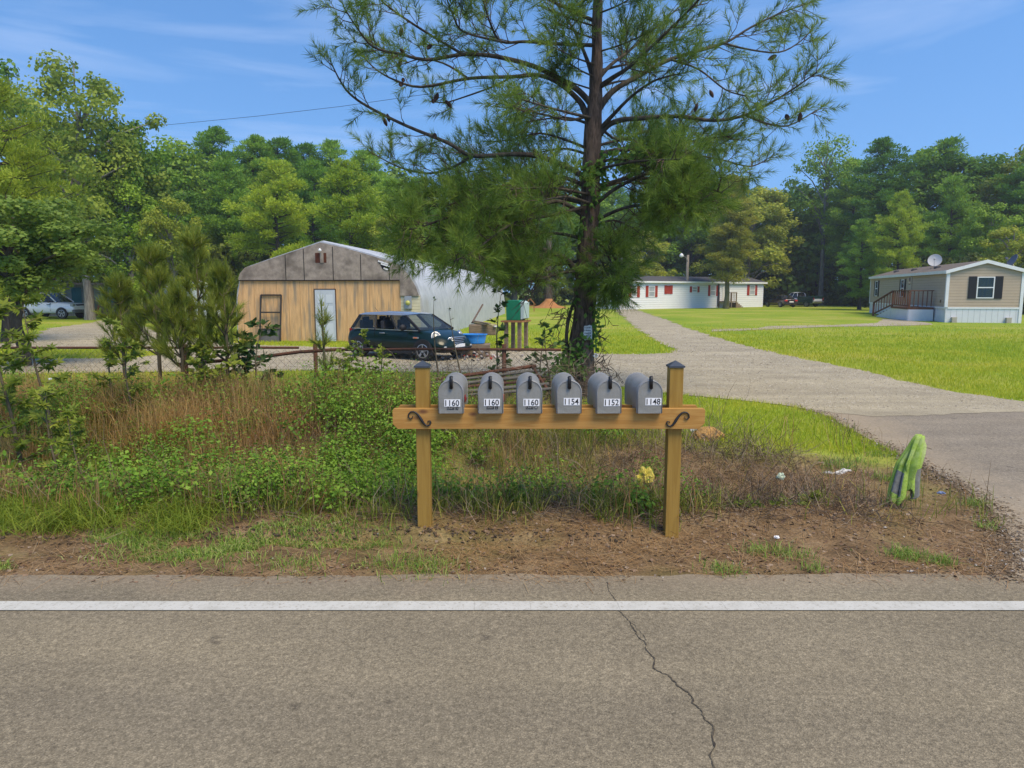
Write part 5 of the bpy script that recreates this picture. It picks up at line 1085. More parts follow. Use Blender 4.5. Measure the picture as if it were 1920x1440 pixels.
# individual trees with their own crowns
proto('decS', 'dec', 17, 31, mcrown=M_lf_mid, mtrunk=M_barkg, z0=.50, wid=.17, dens=.5, leaf=.2); plant('decS', 1538, 250, 92, 'tall sparse broadleaf tree standing alone above the right skyline', sw=.95)
proto('decT', 'dec', 15, 32, mcrown=leafmat('tall_leaf', [(0.127, 0.203, 0.028), (0.203, 0.296, 0.04), (0.322, 0.406, 0.056)], trans=.45), mtrunk=M_barkg, z0=.30, wid=.27, dens=.95, leaf=.19); plant('decT', 165, 98, 45, 'tall broadleaf tree with pale forked trunk on the left', sw=.98)
plant('decA', 60, 125, 50, 'large broadleaf tree behind the bright pine at the left edge', sw=.9)
plant('decB', 265, 215, 48, 'broadleaf tree leaning out right of the tall pale-trunked tree', sw=.9)
plant('decL', 330, 370, 41, 'leafy light green tree above the white storage shed', sw=.85)
plant('decB', 250, 330, 46, 'dense dark green tree above the old grey shed', sw=1.1)
plant('decB', -60, 200, 46, 'broadleaf tree at the far left edge behind the bright pine', sw=1.2)
proto('pinL', 'pine', 10, 33, mcrown=leafmat('bright_needles', [(0.261, 0.324, 0.026), (0.424, 0.506, 0.041), (0.613, 0.645, 0.061)], trans=.4), z0=.18, wid=.33, leaf=.14, dens=1.7); plant('pinL', 8, 150, 25, 'bright yellow-green pine at the left picture edge', sw=.95)
proto('decO', 'dec', 5, 34, mcrown=M_lf_ol, mtrunk=M_bark, z0=.40, wid=.36, leaf=.075, dens=1.5); plant('decO', 30, 352, 17, 'olive green small-leaved tree in front of the white car', sw=1.5)
proto('pinV', 'pine', 13, 35, mcrown=leafmat('ivy_needles', [(0.236, 0.255, 0.034), (0.388, 0.382, 0.05), (0.538, 0.491, 0.078)], trans=.4), mtrunk=mat('ivy_trunk', (.09, .10, .04), (.17, .15, .08), scale=3, rough=1), z0=.23, wid=.17, leaf=.22, dens=1.5); o = plant('pinV', 1362, 335, 74, 'vine-covered pine standing before the white mobile home', sw=1.2)
# keep the wood as a dense mass behind the first row
rng = np.random.default_rng(99); C = []; Rr = []
def wall(px0, px1, top, Y0, Y1, n):
    for i in range(n):
        px = rng.uniform(px0, px1); Y = rng.uniform(Y0, Y1); H = AT(px, top + rng.uniform(0, 40), Y).z; x = AT(px, 500, Y).x
        for k in range(26):
            z = rng.uniform(.0, 1) ** .8 * H; w = 2.6 * (1.05 - .7 * (z / H)); C.append((x + rng.normal() * w * .6, Y + rng.normal() * w * .5, z)); Rr.append(rng.uniform(.8, 1.5))
wall(-300, 340, 290, 62, 80, 34); wall(330, 780, 305, 80, 95, 34); wall(780, 1500, 375, 100, 115, 50); wall(1480, 2150, 335, 92, 105, 46)
cr_ = clump_leaves(np.array(C), np.array(Rr), 34, .55); o = link('woodland', npmesh('woodland', cr_[0], cr_[1], leafmat('woodland_leaf', [(0.055, 0.115, 0.018), (0.111, 0.21, 0.026), (0.166, 0.294, 0.038)], trans=.3), cr_[2])); tag(o, 'dense green wood filling the background behind the front row of trees', 'wood', kind='stuff')
C = []; Rr = []
def brush(pts, n, h):
    for i in range(n):
        t = rng.random() * (len(pts) - 1); a = int(t); f = t - a; px = pts[a][0] * (1 - f) + pts[a + 1][0] * f; Y = pts[a][1] * (1 - f) + pts[a + 1][1] * f + rng.normal() * 1.5
        C.append((AT(px, 550, Y).x, Y, rng.random() ** 1.6 * h)); Rr.append(rng.uniform(.5, 1.1))
brush([(-250, 60), (60, 56), (330, 56), (440, 58), (760, 70)], 330, 5); brush([(760, 76), (950, 88), (1150, 96), (1440, 99), (1520, 97), (1640, 84)], 520, 6); brush([(1640, 82), (1800, 64), (1950, 56), (2150, 52)], 260, 5)
cr_ = clump_leaves(np.array(C), np.array(Rr), 75, .34); o = link('undergrowth', npmesh('undergrowth', cr_[0], cr_[1], leafmat('undergrowth_leaf', [(0.058, 0.083, 0.014), (0.106, 0.15, 0.024), (0.192, 0.255, 0.036)], trans=.35), cr_[2])); tag(o, 'dark leafy undergrowth along the foot of the wood', 'undergrowth', kind='stuff')
# extra bare trunks seen in the shade
for k, (px, Y, top, lb) in enumerate(((1163, 90, 470, 'slim pale trunk behind the left end of the white home'), (1174, 91, 455, 'second slim pale trunk behind the left end of the white home'), (1027, 78, 440, 'reddish pine trunk standing in a mound of orange straw'))):
    b = AT(px, 560, Y); z = AT(px, top, Y).z; w = .20 if k < 2 else .42; mb = MB(); mb.tube([(0, 0, -.1), (.03, 0, z * .1), (.05, 0, z * .5), (.1, 0, z)], [w * 1.5, w, w * .85, w * .7], 9); o = mb.build('tree_trunk', M_bark if k == 2 else M_barkg, None, smooth=True); o.location = (b.x, Y, 0); tag(o, lb, 'tree trunk')
b = AT(1030, 575, 76.5); cr_ = None
mb = MB(); mb.lathe([(1.9, .0), (1.5, .12), (.9, .3), (.45, .75), (.3, 1.0)], n=24, close=False); mb.v = [(p[0] * (1 + .15 * math.sin(5 * math.atan2(p[1], p[0]))), p[1] * .8, p[2]) for p in mb.v]
o = mb.build('straw_mound', mat('orange_straw', (.33, .14, .05), (.42, .21, .08), scale=4, rough=1, bump=.8), None, smooth=True); o.location = (b.x + .0, 77.6, 0); tag(o, 'mound of orange pine straw round a trunk on the far lawn', 'straw mound')

# ------------------------------------------------------------------ the roadside pine
rng = np.random.default_rng(41); random.seed(41)
YP = 12.0; pine = empty('roadside_pine', AT(1092, 745, YP) * 1.0); pb = Vector((AT(1092, 745, YP).x, YP, 0)); pine.location = pb; tag(pine, 'large spreading pine with a dark leaning trunk just behind the mailboxes', 'pine tree')
KP = YP / F
TR = [(1098, 800, 31), (1093, 745, 27), (1089, 700, 25), (1089, 650, 23), (1096, 590, 21.5), (1097, 560, 21), (1100, 500, 20), (1103, 450, 18.5), (1106, 400, 17.5), (1107, 350, 16.5), (1110, 300, 16), (1111, 262, 16), (1114, 215, 15), (1117, 170, 12), (1119, 120, 10.5), (1119, 60, 9), (1121, 0, 8), (1123, -80, 6.5), (1128, -170, 5), (1130, -260, 3)]
def loc(px, py, dy=0.0): return AT(px, py, YP + dy) - pb
mb = MB(); pts = []; rad = []
for i in range(len(TR) - 1):
    for j in range(4): t = j / 4; pts.append(loc(TR[i][0] * (1 - t) + TR[i + 1][0] * t, TR[i][1] * (1 - t) + TR[i + 1][1] * t)); rad.append((TR[i][2] * (1 - t) + TR[i + 1][2] * t) * KP * (1 + .05 * random.uniform(-1, 1)))
mb.tube(pts, rad, 18); o = mb.build('trunk', mat('roadside_bark', (.035, .026, .020), (.16, .11, .08), scale=11, rough=.95, bump=1.0, bscale=16, stretch=(2.2, 2.2, .45), lo=.36, hi=.64, c3=(.15, .105, .07), s3=4, lo3=.56, hi3=.7), pine, smooth=True)
for v in o.data.vertices:
    n_ = noise.noise(Vector((v.co.x * 14, v.co.y * 14, v.co.z * 2.4))) + .5 * noise.noise(Vector((v.co.x * 30, v.co.y * 30, v.co.z * 6))); c0 = Vector((v.co.x, v.co.y, 0)); v.co += v.normal * n_ * .018
LIMB = []; TUFP = []; TUFD = []; TW = []
def refine(P, n=4):
    out = []
    for i in range(len(P) - 1):
        p0 = P[max(0, i - 1)]; p1 = P[i]; p2 = P[i + 1]; p3 = P[min(len(P) - 1, i + 2)]
        for j in range(n):
            t = j / n; out.append(.5 * ((2 * p1) + (p2 - p0) * t + (2 * p0 - 5 * p1 + 4 * p2 - p3) * t * t + (3 * p1 - p0 - 3 * p2 + p3) * t ** 3))
    out.append(P[-1]); return out
def add_twigs(Q, n, t0, ln, dens=1.0, upb=.25, tuft=True):
    k = len(Q) - 1
    for i in range(n):
        t = t0 + (1 - t0) * (i + random.random()) / n; a = min(k - 1, int(t * k)); p = Q[a].lerp(Q[a + 1], t * k - a); d = (Q[a + 1] - Q[a]).normalized()
        q = Vector(perp(np.array([tuple(d)]))[0]); v = (d * .75 + q * .85 + Vector((0, 0, upb))).normalized(); L_ = ln * random.uniform(.45, 1.15) * (1.2 - .85 * t)
        m1 = p + v * L_ * .5 + Vector((0, 0, -.03 * L_)); v2 = (v + Vector((random.gauss(0, .25), random.gauss(0, .25), random.gauss(.15, .2)))).normalized(); e_ = m1 + v2 * L_ * .5; TW.append(([p, m1, e_], [.008 + .004 * L_, .006, .004]))
        if not tuft: continue
        TUFP.append(e_ + v2 * .06); TUFD.append(v2)
        for j in range(int(round((1.3 + L_ * 4.0) * dens))):
            f = random.uniform(.25, 1); s = p.lerp(m1, f * 2) if f < .5 else m1.lerp(e_, f * 2 - 1); qq = Vector(perp(np.array([tuple(v2)]))[0]); v3 = (v2 * .8 + qq * .8 + Vector((0, 0, .2))).normalized(); l3 = random.uniform(.12, .38) * (.6 + .5 * min(1, L_)); e3 = s + v3 * l3; TW.append(([s, e3], [.005, .0035])); TUFP.append(e3 + v3 * .05); TUFD.append(v3)
    d = (Q[-1] - Q[-2]).normalized(); TUFP.append(Q[-1] + d * .05); TUFD.append(d)
def limb(P2, r0, dy, n=14, t0=.3, ln=.8, dens=1.0, upb=.25, r1=1.2, dy0=0.0, tuft=True):
    m = len(P2); P = [loc(a, b, dy0 + (dy - dy0) * (i / (m - 1)) ** 1.2) for i, (a, b) in enumerate(P2)]; Q = refine(P); k = len(Q)
    LIMB.append((Q, [(r0 * .76 + (r1 * .8 - r0 * .76) * (i / (k - 1)) ** .8) * KP for i in range(k)])); add_twigs(Q, n, t0, ln, dens, upb, tuft)
limb([(1106, 345), (1085, 325), (1060, 312), (1010, 293), (960, 289), (885, 292), (840, 268), (760, 235), (690, 200), (655, 175), (637, 150), (623, 122)], 8.5, -1.2, n=16, t0=.36, ln=.62, dens=.55)
limb([(887, 292), (845, 315), (800, 325), (745, 312), (700, 288)], 4, 1.0, n=12, t0=.1, ln=.6, dens=1.2, dy0=-.5)
limb([(1107, 235), (1095, 205), (1085, 188), (1050, 157), (1010, 141), (960, 144), (880, 147), (790, 163), (740, 150), (705, 130), (680, 105)], 9, .6, n=16, t0=.4, ln=.6, dens=.65)
limb([(960, 144), (1005, 165), (870, 182), (835, 192), (810, 190)][0:1] + [(925, 162), (870, 182), (835, 192), (806, 190)], 3, 1.2, n=4, t0=.5, ln=.4, dens=.8, dy0=.4)
limb([(1108, 195), (1085, 170), (1050, 148), (1000, 124), (930, 106), (870, 102), (800, 112), (750, 101), (700, 88), (668, 50), (645, 14)], 8, -1.6, n=22, t0=.35, ln=.75, dens=1.0)
limb([(868, 102), (790, 55), (730, 14), (705, -10)], 3.5, -2.2, n=9, t0=.3, ln=.5, dens=.8, dy0=-.9)
limb([(875, 145), (830, 118), (770, 106), (715, 98)], 3, .9, n=7, t0=.4, ln=.5, dens=.9, dy0=.4)
limb([(1114, 155), (1100, 110), (1078, 60), (1052, 20), (1020, -30)], 6.5, 1.0, n=16, t0=.3, ln=.9)
limb([(1116, 85), (1040, 82), (985, 78), (940, 78), (920, 45), (905, 0), (890, -30)], 5, -1.4, n=16, t0=.3, ln=.8)
limb([(940, 78), (870, 60), (850, 30), (835, -10)], 3, -1.8, n=11, t0=.2, ln=.7, dy0=-1.0)
limb([(1116, 40), (1050, 10), (960, -40), (880, -70)], 5, .4, n=16, t0=.3, ln=.9)
limb([(1122, 255), (1140, 235), (1165, 225), (1200, 222), (1270, 218), (1340, 226), (1400, 215), (1450, 190), (1500, 158), (1532, 135)], 8, -.9, n=22, t0=.4, ln=.8, dens=.9)
limb([(1400, 217), (1440, 232), (1480, 235), (1532, 206)], 3, .2, n=8, t0=.2, ln=.5, dens=.8, dy0=-.6)
limb([(1122, 205), (1140, 180), (1160, 163), (1200, 141), (1250, 114), (1300, 98), (1360, 80), (1410, 50), (1470, 22), (1522, 4)], 9, .9, n=20, t0=.4, ln=.8, dens=.9)
limb([(1355, 80), (1400, 92), (1460, 98), (1500, 78), (1526, 50)], 3, 1.4, n=9, t0=.3, ln=.55, dens=.9, dy0=.5)
limb([(1260, 112), (1310, 130), (1360, 168), (1400, 180)], 3, -1.2, n=7, t0=.4, ln=.5, dens=.8, dy0=.3)
limb([(1121, 165), (1150, 145), (1180, 125), (1240, 70), (1310, 0), (1350, -50)], 7, -1.8, n=18, t0=.3, ln=.8)
limb([(1120, 150), (1145, 122), (1180, 95), (1230, 52), (1290, -2)], 6, 1.6, n=16, t0=.3, ln=.85)
limb([(1122, 245), (1150, 215), (1185, 180), (1230, 150), (1290, 135)], 6, -1.2, n=12, t0=.5, ln=.75)
limb([(1126, 293), (1140, 286), (1165, 281), (1200, 282), (1240, 280), (1300, 290), (1355, 300), (1405, 312), (1436, 300)], 6, .8, n=22, t0=.35, ln=.75, dens=1.0)
limb([(1225, 280), (1260, 272), (1310, 262), (1370, 255)], 3.4, -.8, n=14, t0=.25, ln=.65, dy0=.3)
limb([(1122, 305), (1160, 298), (1200, 308), (1260, 328), (1320, 350), (1355, 362)], 4.5, -1.6, n=18, t0=.3, ln=.75)
limb([(1122, 235), (1160, 262), (1220, 245), (1280, 262), (1330, 270)], 4, 1.8, n=14, t0=.4, ln=.6)
limb([(1104, 280), (1060, 262), (1010, 250), (960, 262), (915, 265)], 4, 1.4, n=15, t0=.35, ln=.7, dens=1.2)
limb([(1108, 215), (1070, 225), (1020, 215), (975, 205), (930, 200)], 4, -1.0, n=9, t0=.5, ln=.6)
# low dense boughs
for P2, r0, dy, n in (([(1088, 523), (1066, 490), (1040, 476), (990, 460), (940, 458), (900, 442), (860, 438), (800, 456), (770, 470)], 8, -1.0, 30),
    ([(1098, 408), (1050, 378), (1000, 387), (920, 390), (850, 405), (790, 425), (755, 432)], 6, -1.8, 30), ([(1104, 353), (1050, 332), (960, 344), (890, 367), (830, 387), (790, 382)], 6, -.6, 28),
    ([(1100, 388), (1040, 402), (960, 420), (890, 470), (850, 490)], 5, -2.4, 26), ([(1102, 378), (1060, 354), (1000, 327), (920, 317), (860, 327)], 5, 1.6, 24), ([(1096, 448), (1040, 437), (970, 440), (900, 410), (840, 402)], 5, 1.8, 24),
    ([(1110, 388), (1160, 350), (1225, 323), (1270, 328), (1300, 350)], 6, -1.2, 28), ([(1108, 418), (1170, 390), (1235, 383), (1270, 386), (1290, 380)], 5, -1.6, 24), ([(1106, 368), (1160, 338), (1230, 333), (1290, 323), (1325, 333)], 5, .9, 24),
    ([(1104, 443), (1135, 468), (1145, 498), (1130, 533)], 4, -.5, 10), ([(1105, 428), (1150, 413), (1190, 428), (1215, 426)], 4, 1.4, 16), ([(1092, 508), (1050, 512), (1000, 527), (960, 518)], 4.5, -1.6, 22), ([(1090, 488), (1040, 497), (980, 490), (940, 500)], 4, .6, 20)):
    limb(P2, r0, dy, n=int(n * 1.2), t0=.26, ln=.8, dens=1.45, upb=.02)
limb([(1104, 425), (1136, 455), (1156, 495), (1168, 535)], 3.5, -.9, n=16, t0=.3, ln=.5, dens=1.5, upb=-.2)
limb([(1102, 455), (1128, 490), (1142, 530), (1148, 560)], 3, -.5, n=12, t0=.3, ln=.45, dens=1.4, upb=-.2)
for k in range(11):   # short leafy boughs clothing the upper stem
    z = -70 + k * 24; s = random.choice((-1, 1)); w_ = random.uniform(40, 95); limb([(1119, z), (1119 + s * w_ * .5, z - 14), (1119 + s * w_, z - 34)], 2.6, random.uniform(-1.2, -.4), n=6, t0=.3, ln=.5, dens=1.2)
# boughs toward and away from the viewer
for k in range(16):
    z = random.uniform(110, 400); s = 1 if k % 5 else -1; sx3 = random.choice((-1, 1)) * random.uniform(.5, 1); limb([(1112, z), (1112 + sx3 * 80, z - 15), (1112 + sx3 * 170, z - 20 + random.uniform(-20, 25))], 4.5, s * random.uniform(1.6, 2.8), n=11, t0=.4, ln=.7)
# dead twigs near the base
for k in range(26):
    a_ = random.choice((-1, 1)); y0_ = random.uniform(560, 720); x0 = 1092 + a_ * 16; L_ = random.uniform(30, 110) * (1 if a_ < 0 else .6); limb([(x0, y0_), (x0 + a_ * L_ * .5, y0_ + random.uniform(-25, 15)), (x0 + a_ * L_, y0_ + random.uniform(-10, 60))], 1.1, random.uniform(-.6, .6), n=6, t0=.2, ln=.3, r1=.4, tuft=False)
# a second thin dead stem left of the trunk
limb([(1070, 690), (1062, 640), (1068, 590), (1085, 545)], 5, -.1, n=5, t0=.3, ln=.3, r1=3.5, tuft=False)
tubes_mesh('limb', LIMB, M_bark, 8, pine); tubes_mesh('twig', TW, M_twig, 4, pine)
P = np.array([tuple(p) for p in TUFP]); D = norm(np.array([tuple(p) for p in TUFD])); print('tufts', len(P))
v_ = P + np.array(pb) - np.array([0, 0, HC]); dd_ = v_[:, 1] * CP - v_[:, 2] * SP; px_a = 960 + F * v_[:, 0] / dd_; py_a = 720 - F * (v_[:, 2] * CP + v_[:, 1] * SP) / dd_
keep = py_a < np.where(px_a < 860, 515, np.where(px_a < 1070, 535, np.where(px_a < 1185, 572, 540))); P = P[keep]; D = D[keep]
cr_ = needles(P, D, 50, .18, along=.26, wmul=1.15); o = link('crown', npmesh('needles', cr_[0], cr_[1], M_need, cr_[2]), pine)
M_cone = mat('cone_brown', (.05, .028, .02), (.10, .06, .045), scale=30, rough=.9)
def cone_():
    mb = MB(); prof = []
    for i in range(9): z = -.065 + .13 * i / 8; r_ = .032 * math.sin(math.pi * min(1, (i + .6) / 8.8)) ** .7; prof += [(r_ * .72, z), (r_ * 1.12, z + .006)]
    mb.lathe(prof, n=8); return mb.mesh('pine_cone', M_cone)
cm = cone_()
for (x, y) in ((752, 158), (756, 150), (812, 190), (818, 183), (722, 228), (728, 221), (805, 88), (752, 60), (755, 97), (750, 118), (815, 255), (841, 195), (1305, 202), (1334, 176), (1476, 220), (1448, 108), (1500, 220), (1002, 285)):
    o = link('pine_cone', cm, pine); o.location = loc(x, y, -.6 + random.uniform(-.2, .2)); o.rotation_euler = (random.uniform(-1, 1), random.uniform(-1, 1), random.random() * 3); s = random.uniform(.8, 1.15); o.scale = (s,) * 3
# vine leaves on the trunk
P = []; 
for k in range(1500):
    z = random.choice((random.uniform(600, 745), random.uniform(280, 600), random.uniform(280, 380))); i = next(j for j in range(len(TR) - 1) if TR[j + 1][1] <= z); f = (TR[i][1] - z) / (TR[i][1] - TR[i + 1][1]); cx = TR[i][0] * (1 - f) + TR[i + 1][0] * f; r_ = (TR[i][2] * (1 - f) + TR[i + 1][2] * f) * KP; a = random.uniform(math.pi, 2 * math.pi) + random.gauss(0, .3)
    if noise.noise(Vector((z * .02, a * 1.2, 4))) < .08: continue
    c = loc(cx, z); rr = r_ + random.uniform(.01, .10); P.append((c.x + math.cos(a) * rr, c.y + math.sin(a) * rr, c.z))
for k in range(320): P.append(tuple(loc(random.gauss(1062, 16), random.gauss(690, 22), random.uniform(-.4, 0))))
for k in range(420): P.append(tuple(loc(random.gauss(1180, 30), random.gauss(300, 14), random.uniform(-.4, .4))))
P = np.array(P); cr_ = scatter(T_LEAF, P, rdir(len(P), -.6), rng.uniform(.06, .12, len(P)), nrm=norm(rng.normal(size=P.shape) * .5 + np.array([0, -1, .4]))); link('vine_leaves', npmesh('vine_leaves', cr_[0], cr_[1], leafmat('vine_leaf', [(.05, .12, .02), (.12, .24, .035), (.2, .34, .06)], trans=.4), cr_[2]), pine)
# weathered notice on the trunk
c = loc(1097, 622) + pb; nt_ = empty('paper_notice', c + Vector((.02, -.24, 0)), R(8)); tag(nt_, 'torn white paper notice nailed to the roadside pine trunk', 'notice'); mb = MB(); ppts = []
for i in range(15):
    a = 2 * math.pi * i / 15; ppts.append((.075 * max(-1, min(1, 1.35 * math.cos(a))) * random.uniform(.85, 1.05), .125 * max(-1, min(1, 1.3 * math.sin(a))) * random.uniform(.88, 1.05)))
mb.prism(ppts, -.004, .0); mb.build('paper', mat('old_paper', (.55, .58, .60), (.38, .40, .42), scale=30, rough=.9, lo=.45, hi=.6), nt_)
mb = MB()
for r_ in range(4):
    x = -.055
    while x < .05: w = random.uniform(.008, .018); mb.b2(x, x + w, -.0065, -.0045, .07 - r_ * .045, .092 - r_ * .045 - random.uniform(0, .004)); x += w + random.uniform(.006, .012)
mb.build('faded_print', mat('faded_ink', (.10, .11, .12), rough=.9), nt_)
o = MB(); o.tube([(0, 0, -.01), (.012, 0, .0), (0, 0, .012), (-.012, 0, .0), (0, 0, -.01)], .004, 5); ob = o.build('insulator_clip', M_trim, None); ob.location = loc(1103, 665) + pb + Vector((.1, -.2, 0)); ob.scale = (3, 3, 3); tag(ob, 'small white fence clip on the pine trunk below the notice', 'clip')

# ------------------------------------------------------------------ young trees and saplings along the fence
rng = np.random.default_rng(8); random.seed(8)
M_stem = mat('sapling_stem', (.09, .075, .045), (.16, .13, .08), scale=12, rough=.9)
M_candle = mat('candle_pale', (.26, .27, .09), rough=.8)
def young_pine(px, top, Y, label, ncan=9, wid=.30, seed=1, tn=42, step=.088):
    global rng; rng = np.random.default_rng(seed); random.seed(seed)
    b = AT(px, 600, Y); z0_ = float(tz(b.x, Y)); H = AT(px, top, Y).z - z0_; e = empty('young_pine', (b.x, Y, z0_)); tag(e, label, 'young pine'); tl = [([(0, 0, -.05), (.02, 0, H * .5), (0, .02, H * .93)], [.035, .022, .008])]; P = []; D = []
    z = .36 * H
    while z < H * .9:
        f = z / H; L_ = wid * H * (1.15 - f) * 1.2
        for j in range(4):
            a = random.random() * 6.28; v = Vector((math.cos(a), math.sin(a), .55 + .5 * f)).normalized(); s = Vector((0, 0, z)); l = L_ * random.uniform(.6, 1.1); m1 = s + v * l * .5; e2 = m1 + (v + Vector((0, 0, .7))).normalized() * l * .5; tl.append(([s, m1, e2], [.012, .008, .005]))
            k = max(1, int(l / .2))
            for q in range(k):
                t = .3 + .7 * (q + random.random()) / k; p = s.lerp(m1, t * 2) if t < .5 else m1.lerp(e2, t * 2 - 1); P.append(p + Vector((random.gauss(0, .03), random.gauss(0, .03), 0))); D.append((v + Vector((random.gauss(0, .3), random.gauss(0, .3), .9))).normalized())
            for _ in range(2):
                vv = (v + Vector((random.gauss(0, .5), random.gauss(0, .5), .4))).normalized(); q0 = m1; q1 = q0 + vv * l * .45; tl.append(([q0, q1], [.006, .004])); P += [q1, q0.lerp(q1, .5)]; D += [vv, vv]
            P.append(e2 + Vector((0, 0, .05))); D.append(Vector((0, 0, 1)))
        z += H * step
    for q in range(8): P.append(Vector((0, 0, H * (.72 + .27 * q / 8)))); D.append(Vector((0, 0, 1)))
    tubes_mesh('trunk', tl, M_stem, 6, e); cr_ = needles(np.array([tuple(p) for p in P]), norm(np.array([tuple(p) for p in D])), tn, .16, spread=(.2, .75), along=.16, wmul=1.1); link('crown', npmesh('needles', cr_[0], cr_[1], M_needY, cr_[2]), e)
    mb = MB()   # pale new candles
    for q in range(ncan):
        if q < 3: x, y, zz = random.gauss(0, .04), random.gauss(0, .04), H * .93
        else: p = random.choice(P); x, y, zz = p.x, p.y, p.z + .03
        mb = MB(); mb.tube([(x, y, zz), (x + .005, y, zz + random.uniform(.05, .11))], [.008, .005], 5); mb.build('candle', M_candle, e)
young_pine(292, 462, 9.6, 'bushy young pine left of the pair of fence-side pines', 16, .24, 3)
young_pine(372, 430, 9.7, 'tallest young pine of the fence-side group, with pale upright tips', 18, .22, 4)
young_pine(420, 500, 9.3, 'short young pine right of the tallest fence-side pine', 10, .26, 5)
young_pine(225, 520, 9.9, 'low young pine at the left of the fence-side group', 8, .28, 6)
young_pine(335, 540, 9.2, 'small shaded pine between the two tall young pines', 6, .34, 9)
young_pine(603, 558, 9.7, 'thin pine seedling before the pale blue barn door', 6, .16, 7, 12, .2)
def sapling(name, px, top, Y, label, T, ls, m, nb=10, spread=.5, seed=1, lpb=9, bare=.1, cat_='sapling', droop=.1, nst=1):
    global rng; rng = np.random.default_rng(seed); random.seed(seed)
    b = AT(px, 600, Y); z0_ = float(tz(b.x, Y)); H = AT(px, top, Y).z - z0_; e = empty(name, (b.x, Y, z0_)); tag(e, label, cat_); tl = []; P = []; D = []
    for st_ in range(nst):
        ox = random.gauss(0, .12) if nst > 1 else 0; hh = H * (1 if st_ == 0 else random.uniform(.6, .95)); lx = random.gauss(0, .08 * H)
        S_ = [Vector((ox + lx * t * t + .02 * math.sin(7 * t), .02 * math.cos(5 * t), hh * t - .05 * (t == 0))) for t in np.linspace(0, 1, 6)]; tl.append((S_, [.014 + .006 * H - (.012 + .006 * H) * t for t in np.linspace(0, 1, 6)]))
        for k in range(nb):
            t = bare + (1 - bare) * (k + random.random()) / nb; i = min(4, int(t * 5)); s = S_[i].lerp(S_[i + 1], t * 5 - i); a = random.random() * 6.28; v = Vector((math.cos(a), math.sin(a), .5)).normalized(); l = spread * (1.15 - .75 * t) * random.uniform(.6, 1.1); e2 = s + v * l - Vector((0, 0, droop * l)); tl.append(([s, s.lerp(e2, .5) + Vector((0, 0, .04 * l)), e2], [.006, .005, .003]))
            for q in range(lpb): f = random.uniform(.2, 1.05); p = s.lerp(e2, f); d = (v + Vector((random.gauss(0, .8), random.gauss(0, .8), random.gauss(-.1, .4)))).normalized(); P.append(tuple(p)); D.append(tuple(d))
        for q in range(5): P.append(tuple(S_[-1])); D.append(tuple(rdir(1, .3)[0]))
    tubes_mesh('stem', tl, M_stem, 5, e); P = np.array(P); D = norm(np.array(D)); cr_ = scatter(T, P, D, rng.uniform(.65, 1.15, len(P)) * ls, nrm=norm(rng.normal(size=P.shape) * .55 + np.array([0, -.35, 1.0]))); link('foliage', npmesh('foliage', cr_[0], cr_[1], m, cr_[2]), e); return e
M_gum = leafmat('gum_leaf', [(0.128, 0.19, 0.024), (0.218, 0.29, 0.036), (0.333, 0.38, 0.056)], trans=.45, objvar=.12); M_gumd = leafmat('dark_leaf', [(.035, .075, .02), (.07, .13, .03), (.12, .20, .05)], trans=.35, objvar=.1)
sapling('sweetgum_sapling', 10, 530, 7.2, 'star-leaved sapling with pale green leaves at the left picture edge', T_STAR, .105, M_gum, 18, .55, 11, 12)
sapling('sweetgum_sapling', 78, 560, 7.6, 'star-leaved sapling before the white car, second from the left edge', T_STAR, .10, M_gum, 16, .5, 12, 10)
sapling('sweetgum_sapling', -60, 540, 6.6, 'star-leaved sapling partly cut by the left picture edge', T_STAR, .11, M_gum, 16, .55, 13, 12)
sapling('sweetgum_sapling', 195, 605, 8.4, 'slender star-leaved sapling against the pale gravel, left of the young pines', T_STAR, .085, M_gum, 13, .34, 14, 7)
sapling('sweetgum_sapling', 232, 640, 8.2, 'low star-leaved sapling just left of the young pine trunks', T_STAR, .085, M_gum, 13, .42, 15, 9)
sapling('sweetgum_sapling', 85, 730, 6.9, 'knee-high star-leaved sapling in the golden grass at the far left', T_STAR, .085, M_gum, 14, .42, 16, 11)
sapling('sweetgum_sapling', 140, 775, 6.5, 'bright star-leaved sapling low in the ditch weeds on the left', T_STAR, .08, M_gum, 13, .40, 17, 10)
sapling('broadleaf_sapling', 462, 610, 9.4, 'long-leaved bush beside the screen door, right of the young pines', T_LEAF, .13, M_gumd, 16, .42, 18, 12, nst=2, cat_='bush')
sapling('broadleaf_sapling', 395, 650, 9.0, 'leafy bush at the foot of the tallest young pine', T_LEAF, .10, M_gum, 16, .45, 19, 12, nst=3, cat_='bush')
sapling('feathery_bush', 665, 625, 9.6, 'feathery bright green bush covering the rear of the green car', T_LEAF, .055, M_gum, 20, .36, 20, 22, nst=3, cat_='bush')
sapling('feathery_bush', 615, 668, 9.3, 'low feathery bush left of the green car and behind the fence post', T_LEAF, .05, M_gum, 16, .36, 21, 20, nst=3, cat_='bush')
sapling('broadleaf_sapling', 930, 540, 10.9, 'dark pointed-leaved sapling in front of the barn side and green bin', T_LEAF, .12, M_gumd, 18, .26, 22, 7, nst=1)
sapling('broadleaf_sapling', 1000, 610, 10.6, 'dark leafy shoot between the green bin and the roadside pine', T_LEAF, .10, M_gumd, 14, .38, 23, 8, nst=2)
sapling('weed_stem', 820, 560, 10.0, 'tall bare weed stalk in front of the car bonnet', T_LEAF, .04, M_gumd, 5, .12, 24, 1, cat_='weed'); sapling('weed_stem', 866, 580, 9.9, 'thin bare weed stalk in front of the blue pool', T_LEAF, .04, M_gumd, 5, .12, 25, 1, cat_='weed')
sapling('broadleaf_weed', 1538, 935, 5.75, 'small bright broadleaf weed on the bare bank right of the mailboxes', T_LEAF, .09, M_gum, 9, .12, 26, 5, cat_='weed', bare=.3)
